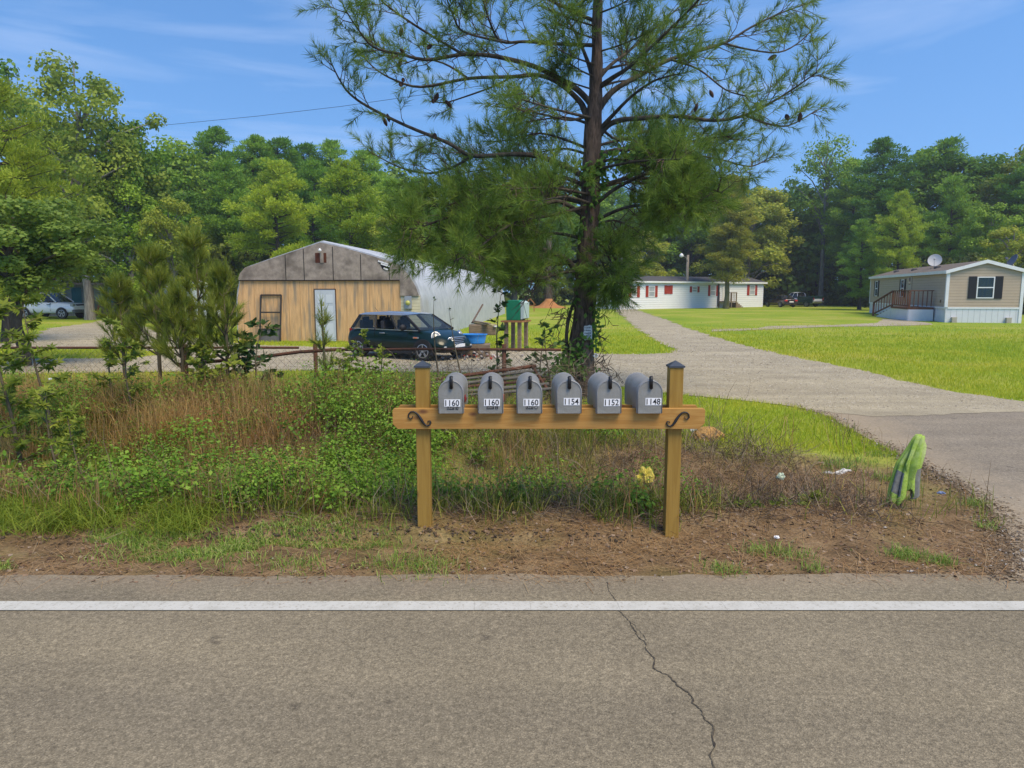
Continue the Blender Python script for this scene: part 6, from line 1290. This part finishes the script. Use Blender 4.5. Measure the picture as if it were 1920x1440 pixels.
sapling('broadleaf_weed', 1445, 950, 5.6, 'low light green weed in the dry twigs right of the mailboxes', T_LEAF, .06, M_gum, 12, .16, 27, 5, cat_='weed', nst=3)
random.seed(77); rng = np.random.default_rng(77)

# ------------------------------------------------------------------ ground vegetation
def pip(x, y, poly):
    ins = np.zeros(len(x), bool); n = len(poly); j = n - 1
    for i in range(n):
        xi, yi, xj, yj = poly[i][0], poly[i][1], poly[j][0], poly[j][1]
        c = ((yi > y) != (yj > y)) & (x < (xj - xi) * (y - yi) / (yj - yi + 1e-12) + xi); ins ^= c; j = i
    return ins
GRAV = [tuple(G(*p))[:2] for p in gp] + [(9.5, 10.2), (11.5, 9.2), (13, 9.4), (10.5, 11.2)] + [tuple(G(*p))[:2] for p in gp2]
def pts_in(n, y0, y1, dens=None, pow_=1.0):
    Y = y0 + (y1 - y0) * rng.random(n) ** pow_; X = (rng.random(n) * 2 - 1) * (.76 * Y + .6); X = np.clip(X, -60, 60)
    k = X < edge_x(Y) + .02 * rng.normal(size=n) if y1 < 11 else np.ones(n, bool)
    if dens is not None: k &= rng.random(n) < dens(X, Y)
    X, Y = X[k], Y[k]; return np.stack([X, Y, tz(X, Y)], 1)
def stuff(name, parts, m, label, ct):
    c = cat(parts) if isinstance(parts, list) else parts; o = link(name, npmesh(name, c[0], c[1], m, c[2])); tag(o, label, ct, kind='stuff'); return o
def sub(y0, y1, x, y): return None
# mown lawn
def lawn_d(x, y):
    k = (~pip(x + rng.normal(size=len(x)) * .06, y + rng.normal(size=len(x)) * .08, GRAV)).astype(float)
    near = ss(7.6, 8.6, y - .15 + .45 * (1.6 - np.clip(x, 0, 3.2))) if False else np.where(x > .3, ss(7.5, 8.3, y + .25 * (x - 2.4)), ss(9.8, 10.6, y))
    return k * near * (.5 + .6 * fbm(x, y, 1.2, 4))
Y = 7.6 * (42 / 7.6) ** rng.random(390000); X = (rng.random(len(Y)) * 2 - 1) * (.86 * Y + 1.6); ok = (rng.random(len(Y)) < lawn_d(X, Y) * (1 - ss(20, 42, Y))) & ((Y > 10.9) | (X < edge_x(Y) - .02)); X, Y = X[ok], Y[ok]
P = np.stack([X, Y, np.where(Y < 11.6, tz(X, Y), 0)], 1); sc_ = np.clip(Y / 9, 1, 3)
M_grass = leafmat('lawn_grass', [(0.25, 0.342, 0.021), (0.375, 0.466, 0.028), (0.555, 0.547, 0.048), (0.627, 0.575, 0.097)], trans=.4, objvar=0)
stuff('lawn_grass', blades(P, rng.uniform(.035, .085, len(P)) * sc_ ** .25, .007 * sc_, .5, .4, rnd=np.clip(fbm(X, Y, .8, 9) * .7 - .05 + rng.random(len(X)) * .35, 0, 1)), M_grass, 'short bright mown grass of the lawn', 'lawn grass')
# weeds of the ditch and bank
bankd = lambda x, y: ss(5.06, 5.45, y + .3 * (fbm(x, y, 2.0, 47) - .5)) * (1 - ss(9.6, 10.6, y)) * (1 - .93 * ss(1.0, 2.0, x)) 
def hfac(x, y): return (.55 + .6 * ss(7.2, 8.2, y) * (1 - .6 * ss(8.8, 9.6, y)) * (1 - ss(-2.0, .2, x)) + .35 * ss(5.3, 6.2, y)) * (1 - .5 * ss(-.6, .8, x) * ss(8.0, 9, y))
M_weed = leafmat('weed_blade', [(0.09, 0.131, 0.02), (0.166, 0.223, 0.028), (0.269, 0.314, 0.048), (0.435, 0.375, 0.096)], trans=.4, objvar=0)
M_dry = leafmat('dry_blade', [(0.196, 0.113, 0.048), (0.306, 0.189, 0.082), (0.408, 0.279, 0.136), (0.34, 0.166, 0.054)], trans=.3, objvar=0)
P = pts_in(130000, 5.0, 10.4, lambda x, y: bankd(x, y) * ss(.40, .56, fbm(x, y, 1.4, 21)) * (1 - .7 * ss(-1.6, -.9, x) * ss(5.5, 5.9, y) * (1 - ss(7.8, 8.4, y)))); h = rng.uniform(.10, .42, len(P)) * hfac(P[:, 0], P[:, 1]); stuff('tall_grass', blades(P, h, .007, .7, .7), M_weed, 'tangled green grass growing over the ditch bank', 'tall grass')
P = pts_in(110000, 5.0, 10.3, lambda x, y: bankd(x, y) * (.18 + .82 * ss(.46, .60, fbm(x, y, 1.1, 33))) * (.35 + .6 * ss(8, 9, y) * (1 - ss(-3.4, -2.4, x))) * (1 - .5 * ss(-1.4, -.8, x) * ss(5.7, 6.2, y))); P = P[:34000]; h = rng.uniform(.14, .62, len(P)) * (.5 + .55 * hfac(P[:, 0], P[:, 1])); stuff('dry_grass', blades(P, h, .0055, .55, .8), M_dry, 'straw-coloured dry grass standing among the ditch weeds', 'dry grass')
# golden broom grass clumps
P = []
for cx, cy, n in ((220, 9.0, 900), (150, 8.9, 400), (300, 8.8, 900), (255, 8.6, 700), (345, 8.9, 700), (410, 8.8, 400), (20, 8.4, 700), (60, 8.7, 400), (505, 8.8, 300), (580, 9.5, 260), (610, 9.4, 160), (742, 9.1, 240), (20, 6.4, 260), (45, 6.3, 200), (430, 8.2, 300), (560, 8.3, 240), (270, 7.9, 600), (200, 8.3, 500), (330, 8.0, 500), (120, 8.0, 400), (480, 8.0, 350), (380, 7.4, 260), (650, 8.9, 260), (540, 7.2, 200), (30, 7.4, 500)):
    x = AT(cx, 700, cy).x; P.append(np.stack([x + rng.normal(size=n) * .17, cy + rng.normal(size=n) * .14, np.zeros(n)], 1))
P = np.concatenate(P); P[:, 2] = tz(P[:, 0], P[:, 1]); stuff('broom_grass', blades(P, rng.uniform(.26, .70, len(P)), .006, .5, .6), leafmat('broom_blade', [(0.396, 0.242, 0.08), (0.55, 0.352, 0.12), (0.638, 0.462, 0.2)], trans=.35, objvar=0), 'clumps of golden broom grass in front of the fence', 'broom grass')
# fresh tall grass at the left foot of the ditch
P = pts_in(60000, 4.9, 6.1, lambda x, y: (1 - ss(-2.6, -1.9, x)) * ss(4.95, 5.3, y + .5 * (fbm(x, y, 2.3, 2) - .5)) * (.12 + .88 * ss(.42, .56, fbm(x, y, 2.2, 8)))); stuff('verge_grass', blades(P, rng.uniform(.05, .24, len(P)) * (.5 + 1.1 * fbm(P[:, 0], P[:, 1], 1.9, 14)), .007, 1.3, 1.0), leafmat('verge_blade', [(0.154, 0.22, 0.024), (0.243, 0.33, 0.036), (0.358, 0.42, 0.056)], trans=.45, objvar=0), 'fresh green grass along the foot of the ditch on the left', 'verge grass')
# leafy ground plants: mounds of small leaves
C = []; Rr = []
for i in range(1700):
    y = rng.uniform(5.4, 9.9); x = rng.uniform(-.76 * y - .5, 1.5); d_ = fbm(np.array([x]), np.array([y]), .9, 55)[0]; pr = .3 + .9 * (d_ > .48) + .8 * (-4.2 < x < -.7) * (y > 6.0)
    if y > 7.3 and fbm(np.array([x + 30]), np.array([y]), 1.3, 19)[0] < .38: continue
    if x > -.8 and (y > 9.0 or rng.random() < .5): continue
    if fbm(np.array([x]), np.array([y]), 2.2, 91)[0] < .40: continue
    if rng.random() > pr: continue
    r_ = rng.uniform(.10, .30) * (1.25 if -3.6 < x < -.9 else 1); C.append((x, y, float(tz(x, y)) + r_ * (.5 + 1.0 * rng.random() * float(hfac(x, y))))); Rr.append(r_)
C = np.array(C); Rr = np.array(Rr); hb_ = len(C) // 2; a = cat([clump_leaves(C[:hb_], Rr[:hb_], 120, .045, flat=.8, T=T_LEAF, updown=1.2), clump_leaves(C[hb_:], Rr[hb_:], 190, .027, flat=.9, T=T_LEAF, updown=.8)])
stuff('ground_cover', a, leafmat('cover_leaf', [(0.063, 0.137, 0.011), (0.114, 0.231, 0.018), (0.187, 0.325, 0.029), (0.283, 0.421, 0.052)], trans=.28, objvar=0), 'leafy green ground cover and brambles filling the ditch', 'ground cover')
# dead brush: thin crooked twigs
def twigs(n, reg, ln, w, up=.5, gz=.0):
    P = reg(n); m = len(P); L_ = rng.uniform(*ln, m)[:, None]; d = rdir(m, up); d2 = norm(d + rng.normal(size=d.shape) * .45); d3 = norm(d2 + rng.normal(size=d.shape) * .45); p0 = P + np.array([0, 0, gz]); p1 = p0 + d * L_ * .4; p2 = p1 + d2 * L_ * .35; p3 = p2 + d3 * L_ * .25
    p1[:, 2] = np.maximum(p1[:, 2], P[:, 2] + .01); p2[:, 2] = np.maximum(p2[:, 2], P[:, 2] + .01); p3[:, 2] = np.maximum(p3[:, 2], P[:, 2] + .005)
    s = norm(np.cross(d, rdir(m))) * w / 2; V = np.stack([p0 - s, p0 + s, p1 + s, p1 - s, p2 + s * .7, p2 - s * .7, p3 + s * .4, p3 - s * .4], 1).reshape(-1, 3); o = (np.arange(m) * 8)[:, None]
    Fc = np.concatenate([o + np.array([[0, 1, 2, 3]]), o + np.array([[3, 2, 4, 5]]), o + np.array([[5, 4, 6, 7]])], 1).reshape(-1, 4); return V, Fc, np.repeat(rng.random(m), 3)
M_brush = leafmat('dead_twig', [(0.06, 0.039, 0.026), (0.12, 0.082, 0.053), (0.216, 0.156, 0.105), (0.336, 0.265, 0.188)], trans=.1, objvar=0)
reg1 = lambda n: pts_in(n * 3, 5.05, 9.2, lambda x, y: (ss(-3.6, -2.0, x)) * (1 - ss(2.6, 3.3, x)) * (1 - ss(7.6, 8.8, y)) * ss(5.05, 5.4, y) * (.2 + .8 * ss(.42, .55, fbm(x, y, 1.6, 61))))[:n]
reg2 = lambda n: pts_in(n * 3, 5.5, 9.8, lambda x, y: (1 - ss(2.4, 3.0, x)) * (1 - .6 * ss(8.5, 9.5, y)))[:n]
stuff('dead_brush', [twigs(14000, reg1, (.10, .42), .0045, .35), twigs(4500, reg2, (.2, .65), .004, 1.1), twigs(5000, reg1, (.06, .22), .0035, .0), twigs(420, reg2, (.35, .85), .005, 2.2)], M_brush, 'brown dead twigs and vines tangled in the ditch', 'dead brush')
# bare twiggy vines on the fence and gate
def reg3(n): x = rng.uniform(-1.6, 1.3, n); y = rng.uniform(9.3, 10.6, n); return np.stack([x, y, rng.uniform(0, .75, n)], 1)
stuff('fence_vines', [twigs(1700, reg3, (.15, .55), .0045, .3)], M_brush, 'bare brown vines tangled through the fence behind the mailboxes', 'vines')
# pine straw, leaf litter and pebbles on the bare earth
reg4 = lambda n: pts_in(n * 2, 4.2, 8.0, lambda x, y: (.25 + .75 * ss(4.28, 4.4, y + .1 * (fbm(x, y, 4, 3) - .5))) * np.clip(dirtf(x, y), 0, 1) * (.3 + .7 * ss(.38, .56, fbm(x, y, 1.7, 71))) * np.where(y < 5.4, 1, ss(.9, 1.8, x)))[:n]
P = reg4(24000); n = len(P); P[:, 2] = np.maximum(P[:, 2], .006); a = rng.random(n) * 6.283; D = np.stack([np.cos(a), np.sin(a), rng.normal(size=n) * .12], 1); D = norm(D); P[:, 2] += .008
T_S = (np.array([(0, -.009, 0), (1, -.007, 0), (1, .007, 0), (0, .009, 0)]), np.array([(0, 1, 2, 3)]))
stuff('pine_straw', scatter(T_S, P, D, rng.uniform(.06, .17, n), nrm=np.tile([[0, 0, 1.0]], (n, 1))), leafmat('straw_needle', [(.18, .11, .05), (.34, .19, .075), (.43, .27, .12), (.32, .25, .15)], trans=.1, objvar=0), 'reddish fallen pine needles scattered over the roadside dirt', 'pine straw')
P = reg4(9000); n = len(P); P[:, 2] += .006; stuff('leaf_litter', scatter(T_CARD, P, rdir(n, 0) * np.array([1, 1, .3]), rng.uniform(.010, .034, n), nrm=rdir(n, 1.6)), leafmat('litter_leaf', [(.07, .042, .028), (.16, .095, .055), (.24, .16, .10), (.33, .25, .18)], trans=.1, objvar=0), 'small brown dead leaves and bark bits on the dirt', 'leaf litter')
def edge_pts(n, sg):
    t = rng.random(n) * (len(APRON) - 3.01) + 2; i = t.astype(int); f = t - i; x = ax[i] * (1 - f) + ax[i + 1] * f; y = ay[i] * (1 - f) + ay[i + 1] * f; x = x + rng.normal(size=n) * sg; y = y + rng.normal(size=n) * sg; k = y > 4.2; x = x[k]; y = y[k]
    return np.stack([x, y, np.maximum(tz(x, y), .009)], 1)
P = edge_pts(5200, .09); n = len(P); stuff('edge_litter', [scatter(T_CARD, P, rdir(n, 0) * np.array([1, 1, .3]), rng.uniform(.008, .03, n), nrm=rdir(n, 1.6)), scatter(T_S, P[:1800] + np.array([0, 0, .006]), rdir(1800, 0) * np.array([1, 1, .1]), rng.uniform(.05, .14, 1800), nrm=np.tile([[0, 0, 1.0]], (1800, 1)))], leafmat('edge_litter_leaf', [(.10, .07, .04), (.20, .14, .08), (.33, .25, .16)], trans=.1, objvar=0), 'crumbs of soil and leaf bits along the edge of the paved driveway', 'litter')
mb = MB(); P = np.concatenate([reg4(420), edge_pts(500, .12)])
for p in P:
    s = random.uniform(.003, .011) * (1.8 if random.random() < .06 else 1); mb.mi = 0 if random.random() < .75 else 1; M = Matrix.Rotation(random.random() * 6, 3, Vector((random.random(), random.random(), 1)).normalized()); mb.add([M @ Vector(q) * s + Vector(p) + Vector((0, 0, s * .3)) for q in ((1, 0, 0), (.2, .9, .1), (-.9, .3, 0), (-.3, -.8, .1), (.1, .1, .6), (0, 0, -.4))], [(0, 1, 4), (1, 2, 4), (2, 3, 4), (3, 0, 4), (1, 0, 5), (2, 1, 5), (3, 2, 5), (0, 3, 5)])
tag(mb.build('pebbles', [mat('pebble_pale', (.50, .47, .42), (.30, .26, .22), scale=20, rough=.9), mat('pebble_dark', (.13, .10, .08), rough=.9)]), 'small pale pebbles and crumbs on the roadside dirt', 'pebbles', kind='stuff')
mb = MB(); P = pts_in(5200, 4.84, 5.45, lambda x, y: ss(-4.6, -2.6, x) * (1 - ss(-.2, 1.4, x)) * np.exp(-((y - 4.98 - .12 * (fbm(x, y * 0, 1.3, 3) - .5) * -2) / .07) ** 2))
for p in P:
    s = random.uniform(.007, .024); M = Matrix.Rotation(random.random() * 6, 3, Vector((random.random(), random.random(), 1)).normalized()); mb.mi = 0 if random.random() < .7 else 1; mb.add([M @ Vector(q) * s + Vector(p) + Vector((0, 0, .0)) for q in ((1, 0, 0), (.2, .9, .1), (-.9, .3, 0), (-.3, -.8, .1), (.1, .1, .7), (0, 0, -.4))], [(0, 1, 4), (1, 2, 4), (2, 3, 4), (3, 0, 4), (1, 0, 5), (2, 1, 5), (3, 2, 5), (0, 3, 5)])
tag(mb.build('dirt_clods', [mat('clod_dark', (.06, .044, .028), (.12, .088, .055), scale=30, rough=1, bump=1), mat('clod_brown', (.16, .11, .07), rough=1, bump=1)]), 'dark crumbled soil along the scraped edge left of the post', 'soil clods', kind='stuff')
T_ST = (np.array([(1, 0, 0), (.2, .9, .1), (-.9, .3, 0), (-.3, -.8, .1), (.1, .1, .6)]), np.array([(0, 1, 4), (1, 2, 4), (2, 3, 4), (3, 0, 4)]))
Yg = 9.0 * (34 / 9.0) ** rng.random(95000); Xg = (rng.random(len(Yg)) * 2 - 1) * (.76 * Yg + .5); k_ = pip(Xg + rng.normal(size=len(Xg)) * .06, Yg + rng.normal(size=len(Xg)) * .16, GRAV) & ((Xg < edge_x(Yg) + .3) | (Yg > 10.7)) & (rng.random(len(Yg)) < .25 + .75 * fbm(Xg, Yg, .9, 3)); Xg, Yg = Xg[k_], Yg[k_]; n = len(Xg)
stuff('gravel_stones', scatter(T_ST, np.stack([Xg, Yg, np.full(n, .012)], 1), norm(np.stack([rng.normal(size=n), rng.normal(size=n), rng.normal(size=n) * .2], 1)), rng.uniform(.006, .017, n) * np.clip(Yg / 12, 1, 1.7), nrm=rdir(n, 3.0)), leafmat('stone_mix', [(0.168, 0.141, 0.104), (0.302, 0.266, 0.2), (0.42, 0.382, 0.304), (0.521, 0.481, 0.4)], trans=.0, objvar=0), 'loose pale stones scattered over the gravel drive', 'gravel')
# short patchy verge weeds between road and ditch, and tufts on the bare corner
P = pts_in(60000, 4.42, 5.3, lambda x, y: ss(.52, .64, fbm(x * .8, y * 1.6, 1.9, 81)) * (1 - ss(-.9, -.3, x)) * (.4 + .6 * (1 - ss(4.9, 5.2, y)))); h_ = rng.uniform(.015, .06, len(P)); Q = []
for px_, py_, n_, r_ in ((1700, 1045, 260, .07), (1762, 1057, 140, .05), (1475, 1037, 160, .09), (1420, 1035, 110, .06), (1640, 855, 200, .15), (1825, 948, 130, .06), (1700, 935, 100, .05), (1660, 900, 120, .08), (1570, 880, 260, .10), (1360, 1072, 120, .07), (1850, 990, 60, .05), (720, 1018, 200, .10), (1530, 1070, 60, .05), (560, 1060, 200, .12), (240, 1040, 220, .14), (800, 1065, 260, .13), (745, 1055, 200, .12), (440, 1052, 200, .14), (1600, 870, 200, .15)):
    g_ = G(px_, py_); Q.append(np.stack([g_.x + rng.normal(size=n_) * r_, g_.y + rng.normal(size=n_) * r_ * .8, np.zeros(n_)], 1))
Q = np.concatenate(Q); Q[:, 2] = tz(Q[:, 0], Q[:, 1]); stuff('verge_weeds', [blades(P, h_, .008, .9, .6), blades(Q, rng.uniform(.02, .09, len(Q)), .006, .8, .6)], leafmat('patch_blade', [(.13, .24, .03), (.22, .36, .05), (.33, .42, .09), (.42, .40, .16)], trans=.4, objvar=0), 'low patches of green weeds in the roadside dirt', 'weeds')

# ------------------------------------------------------------------ air
mb = MB(); mb.b2(-520, 520, -80, 720, -1.0, 30); hm = bpy.data.materials.new('haze'); hm.use_nodes = True; t = hm.node_tree; t.nodes.clear(); o_ = N(t, 'ShaderNodeOutputMaterial'); pv = N(t, 'ShaderNodeVolumePrincipled'); pv.inputs['Color'].default_value = (.92, .95, 1, 1); pv.inputs['Density'].default_value = .0007; pv.inputs['Anisotropy'].default_value = .3; t.links.new(pv.outputs[0], o_.inputs['Volume'])
tag(mb.build('haze', hm), kind='stuff', label='thin pale summer haze in the air', cat='haze')
# ------------------------------------------------------------------ small loose things
c = G(1690, 962); c.z = float(tz(c.x, c.y)); tw = empty('towel', (c.x, c.y, c.z)); tag(tw, 'lime green towel with grey panels draped over a stick beside the driveway', 'towel')
top = AT(1722, 817, c.y) - Vector((c.x, c.y, c.z)); KT = c.y / F
M_tow = mat('towel_lime', (.27, .42, .055), (.36, .50, .11), scale=40, rough=.95, bump=.4, bscale=120, c3=(.46, .54, .24), s3=5, lo3=.52, hi3=.68); M_towg = mat('towel_grey', (.15, .155, .145), (.22, .225, .21), scale=30, rough=.95)
def cloth(name, us, prof, folds, ph, mfun, back=0.0):
    """us: angle range; prof: (v, centre px x, half width px, y px)"""
    mb = MB(); nu, nv = 44, 34; vs = []
    for j in range(nv + 1):
        v = j / nv; cx = np.interp(v, [p[0] for p in prof], [p[1] for p in prof]); hw = np.interp(v, [p[0] for p in prof], [p[2] for p in prof]); py = np.interp(v, [p[0] for p in prof], [p[3] for p in prof])
        for i in range(nu + 1):
            u = -1 + 2 * i / nu; dep = (math.cos(u * 1.5) * .55 + .95 * (abs(math.sin(folds * .5 * u + ph + .9 * v)) ** .7 - .5) * min(1, v * 2 + .2)) * hw * KT * .95; sag = 5 * math.sin(u * 3.1 + ph) * v * v
            p = AT(cx + hw * u + 2 * math.sin(folds * u * 1.3 + ph) * v, py + sag, c.y) - Vector((c.x, c.y, c.z)); vs.append((p.x, -dep - back, p.z))
    n = nu + 1; fs = [(j * n + i, j * n + i + 1, (j + 1) * n + i + 1, (j + 1) * n + i) for j in range(nv) for i in range(nu)]; mb.add(vs, fs); mb.m = [mfun((k % nu) / nu, (k // nu) / nv) for k in range(len(fs))]
    o = mb.build(name, [M_tow, M_towg], tw, smooth=True, fix=False); md = o.modifiers.new('sol', 'SOLIDIFY'); md.thickness = .006; return o
LE = ([815, 822, 838, 868, 876, 900, 925, 941], [1718, 1712, 1703, 1682, 1680, 1672, 1666, 1664]); RE = ([815, 822, 835, 850, 866, 880, 905, 928, 941], [1727, 1731, 1735, 1733, 1728, 1725, 1724, 1722, 1716])
mb = MB(); nu, nv = 120, 60; vs = []; mi_ = []
for j in range(nv + 1):
    v = j / nv
    for i in range(nu):
        th = 2 * math.pi * i / nu; ux = math.cos(th); hem = 941 - 16 * (ux > 0) * ux - 22 * math.exp(-((ux - .1) / .35) ** 2) + 5 * math.sin(5 * th)
        py = 815 + (hem - 815) * v; l_, r_ = np.interp(py, *LE), np.interp(py, *RE); c_, h_ = (l_ + r_) / 2, (r_ - l_) / 2
        fold = abs(math.sin(4.5 * th + .6 * math.sin(3 * v) + 1.1 * v)) ** .8; a_ = min(1, .25 + v * 1.6); rr = 1 - .48 * a_ * (1 - fold) + .06 * noise.noise(Vector((ux * 3, math.sin(th) * 3, v * 5)))
        p = AT(c_ + h_ * ux * rr, py, c.y) - Vector((c.x, c.y, c.z)); vs.append((p.x, math.sin(th) * h_ * KT * .62 * rr, p.z))
fs = [(j * nu + i, j * nu + (i + 1) % nu, (j + 1) * nu + (i + 1) % nu, (j + 1) * nu + i) for j in range(nv) for i in range(nu)]; mb.add(vs, fs); mb.m = []
for k in range(len(fs)):
    th = 360 * (k % nu) / nu; v = (k // nu) / nv; mb.m.append(1 if (v > .52 and (195 < th < 240 or 298 < th < 325) and not (v > .86 and th < 250)) else 0)
mb.add([(vs[i][0], vs[i][1], vs[i][2]) for i in range(nu)], [tuple(range(nu))]); mb.m += [0] * (len(mb.f) - len(mb.m))
o = mb.build('drape', [M_tow, M_towg], tw, smooth=True, fix=False); md = o.modifiers.new('sol', 'SOLIDIFY'); md.thickness = .005
cloth('front_fold', None, [(0, 1722, 5, 815), (.08, 1720, 9, 820), (.3, 1713, 12, 842), (.55, 1704, 14, 868), (.75, 1701, 9, 888), (.9, 1699, 5, 902), (1, 1697, 1.5, 911)], 5, .4, lambda u, v: 0, .034)
mb = MB(); mb.tube([(0, .02, -.05), (.01, .02, .2), (top.x - .01, .03, top.z - .06)], .007, 6); mb.tube([tuple(AT(1726, 836, c.y) - Vector((c.x, c.y + .02, c.z))), tuple(AT(1745, 841, c.y) - Vector((c.x, c.y + .02, c.z)))], .003, 5); tag(mb.build('stick', M_stem), 'thin bare stick holding up the lime green towel', 'stick'); bpy.data.objects['stick'].location = tw.location
def crumple(name, px, py, Y, w, h, m, label, ct, seed, amp=.35, thick=.4, zoff=0):
    random.seed(seed); bm = bmesh.new(); bmesh.ops.create_icosphere(bm, subdivisions=4, radius=1)
    for v in bm.verts: n_ = noise.noise(v.co * 1.6 + Vector((seed, 0, 0))) + .7 * abs(noise.noise(v.co * 4 + Vector((0, seed, 0)))) + .3 * noise.noise(v.co * 9); v.co *= (1 + amp * n_ * 1.8); v.co = Vector((v.co.x * w / 2, v.co.y * w / 2 * thick, v.co.z * h / 2))
    me = bpy.data.meshes.new(name); bm.to_mesh(me); bm.free(); me.materials.append(m); o = link(name, me); o.location = AT(px, py, Y) + Vector((0, 0, zoff)); tag(o, label, ct); return o
crumple('plastic_bag', 1577, 892, 6.9, .24, .09, mat('white_plastic', (.62, .62, .60), (.48, .48, .46), scale=9, rough=.4), 'torn white plastic bag caught in the dry weeds right of the mailboxes', 'plastic bag', 3, .5)
crumple('yellow_bag', 1211, 895, 5.9, .11, .14, mat('yellow_plastic', (.62, .52, .07), (.50, .44, .10), scale=12, rough=.45), 'crumpled yellow plastic bag hanging left of the right mailbox post', 'plastic bag', 5, .45, .5)
o = crumple('anthill', 1326, 828, 8.4, .36, .20, mat('ochre_earth', (.36, .20, .06), (.44, .26, .09), scale=22, rough=1, bump=.8), 'rounded mound of orange earth behind the right end of the beam', 'earth mound', 8, .10, .9); o.location.z = float(tz(o.location.x, 8.4)) + .04
o = crumple('pale_ball', 497, 772, 8.7, .17, .15, mat('ball_cream', (.55, .57, .42), (.42, .46, .30), scale=12, rough=.7), 'pale cream ball half hidden in the weeds left of the mailboxes', 'ball', 9, .05, 1.0)
crumple('paper_cup', 1464, 893, 6.6, .07, .055, mat('cup_mint', (.50, .60, .46), rough=.6), 'small pale mint scrap of litter in the dry twigs', 'litter', 12, .3, .6)
crumple('litter_scrap', 1300, 806, 8.9, .07, .05, M_trim, 'white scrap of litter just right of the right mailbox post', 'litter', 14, .4, .6); crumple('blue_litter', 95, 711, 9.3, .14, .03, mat('pale_blue_litter', (.50, .58, .62), rough=.6), 'flat pale blue scrap lying in the grass on the far left', 'litter', 15, .2, .7)
crumple('blue_wrapper', 1765, 924, 5.6, .05, .02, mat('wrapper_blue', (.15, .2, .35), rough=.4), 'tiny blue wrapper on the dirt right of the towel', 'litter', 16, .3, .7); crumple('white_stone', 1456, 1007, 5.0, .04, .02, M_trim, 'small white stone on the roadside dirt', 'stone', 17, .2, .7)
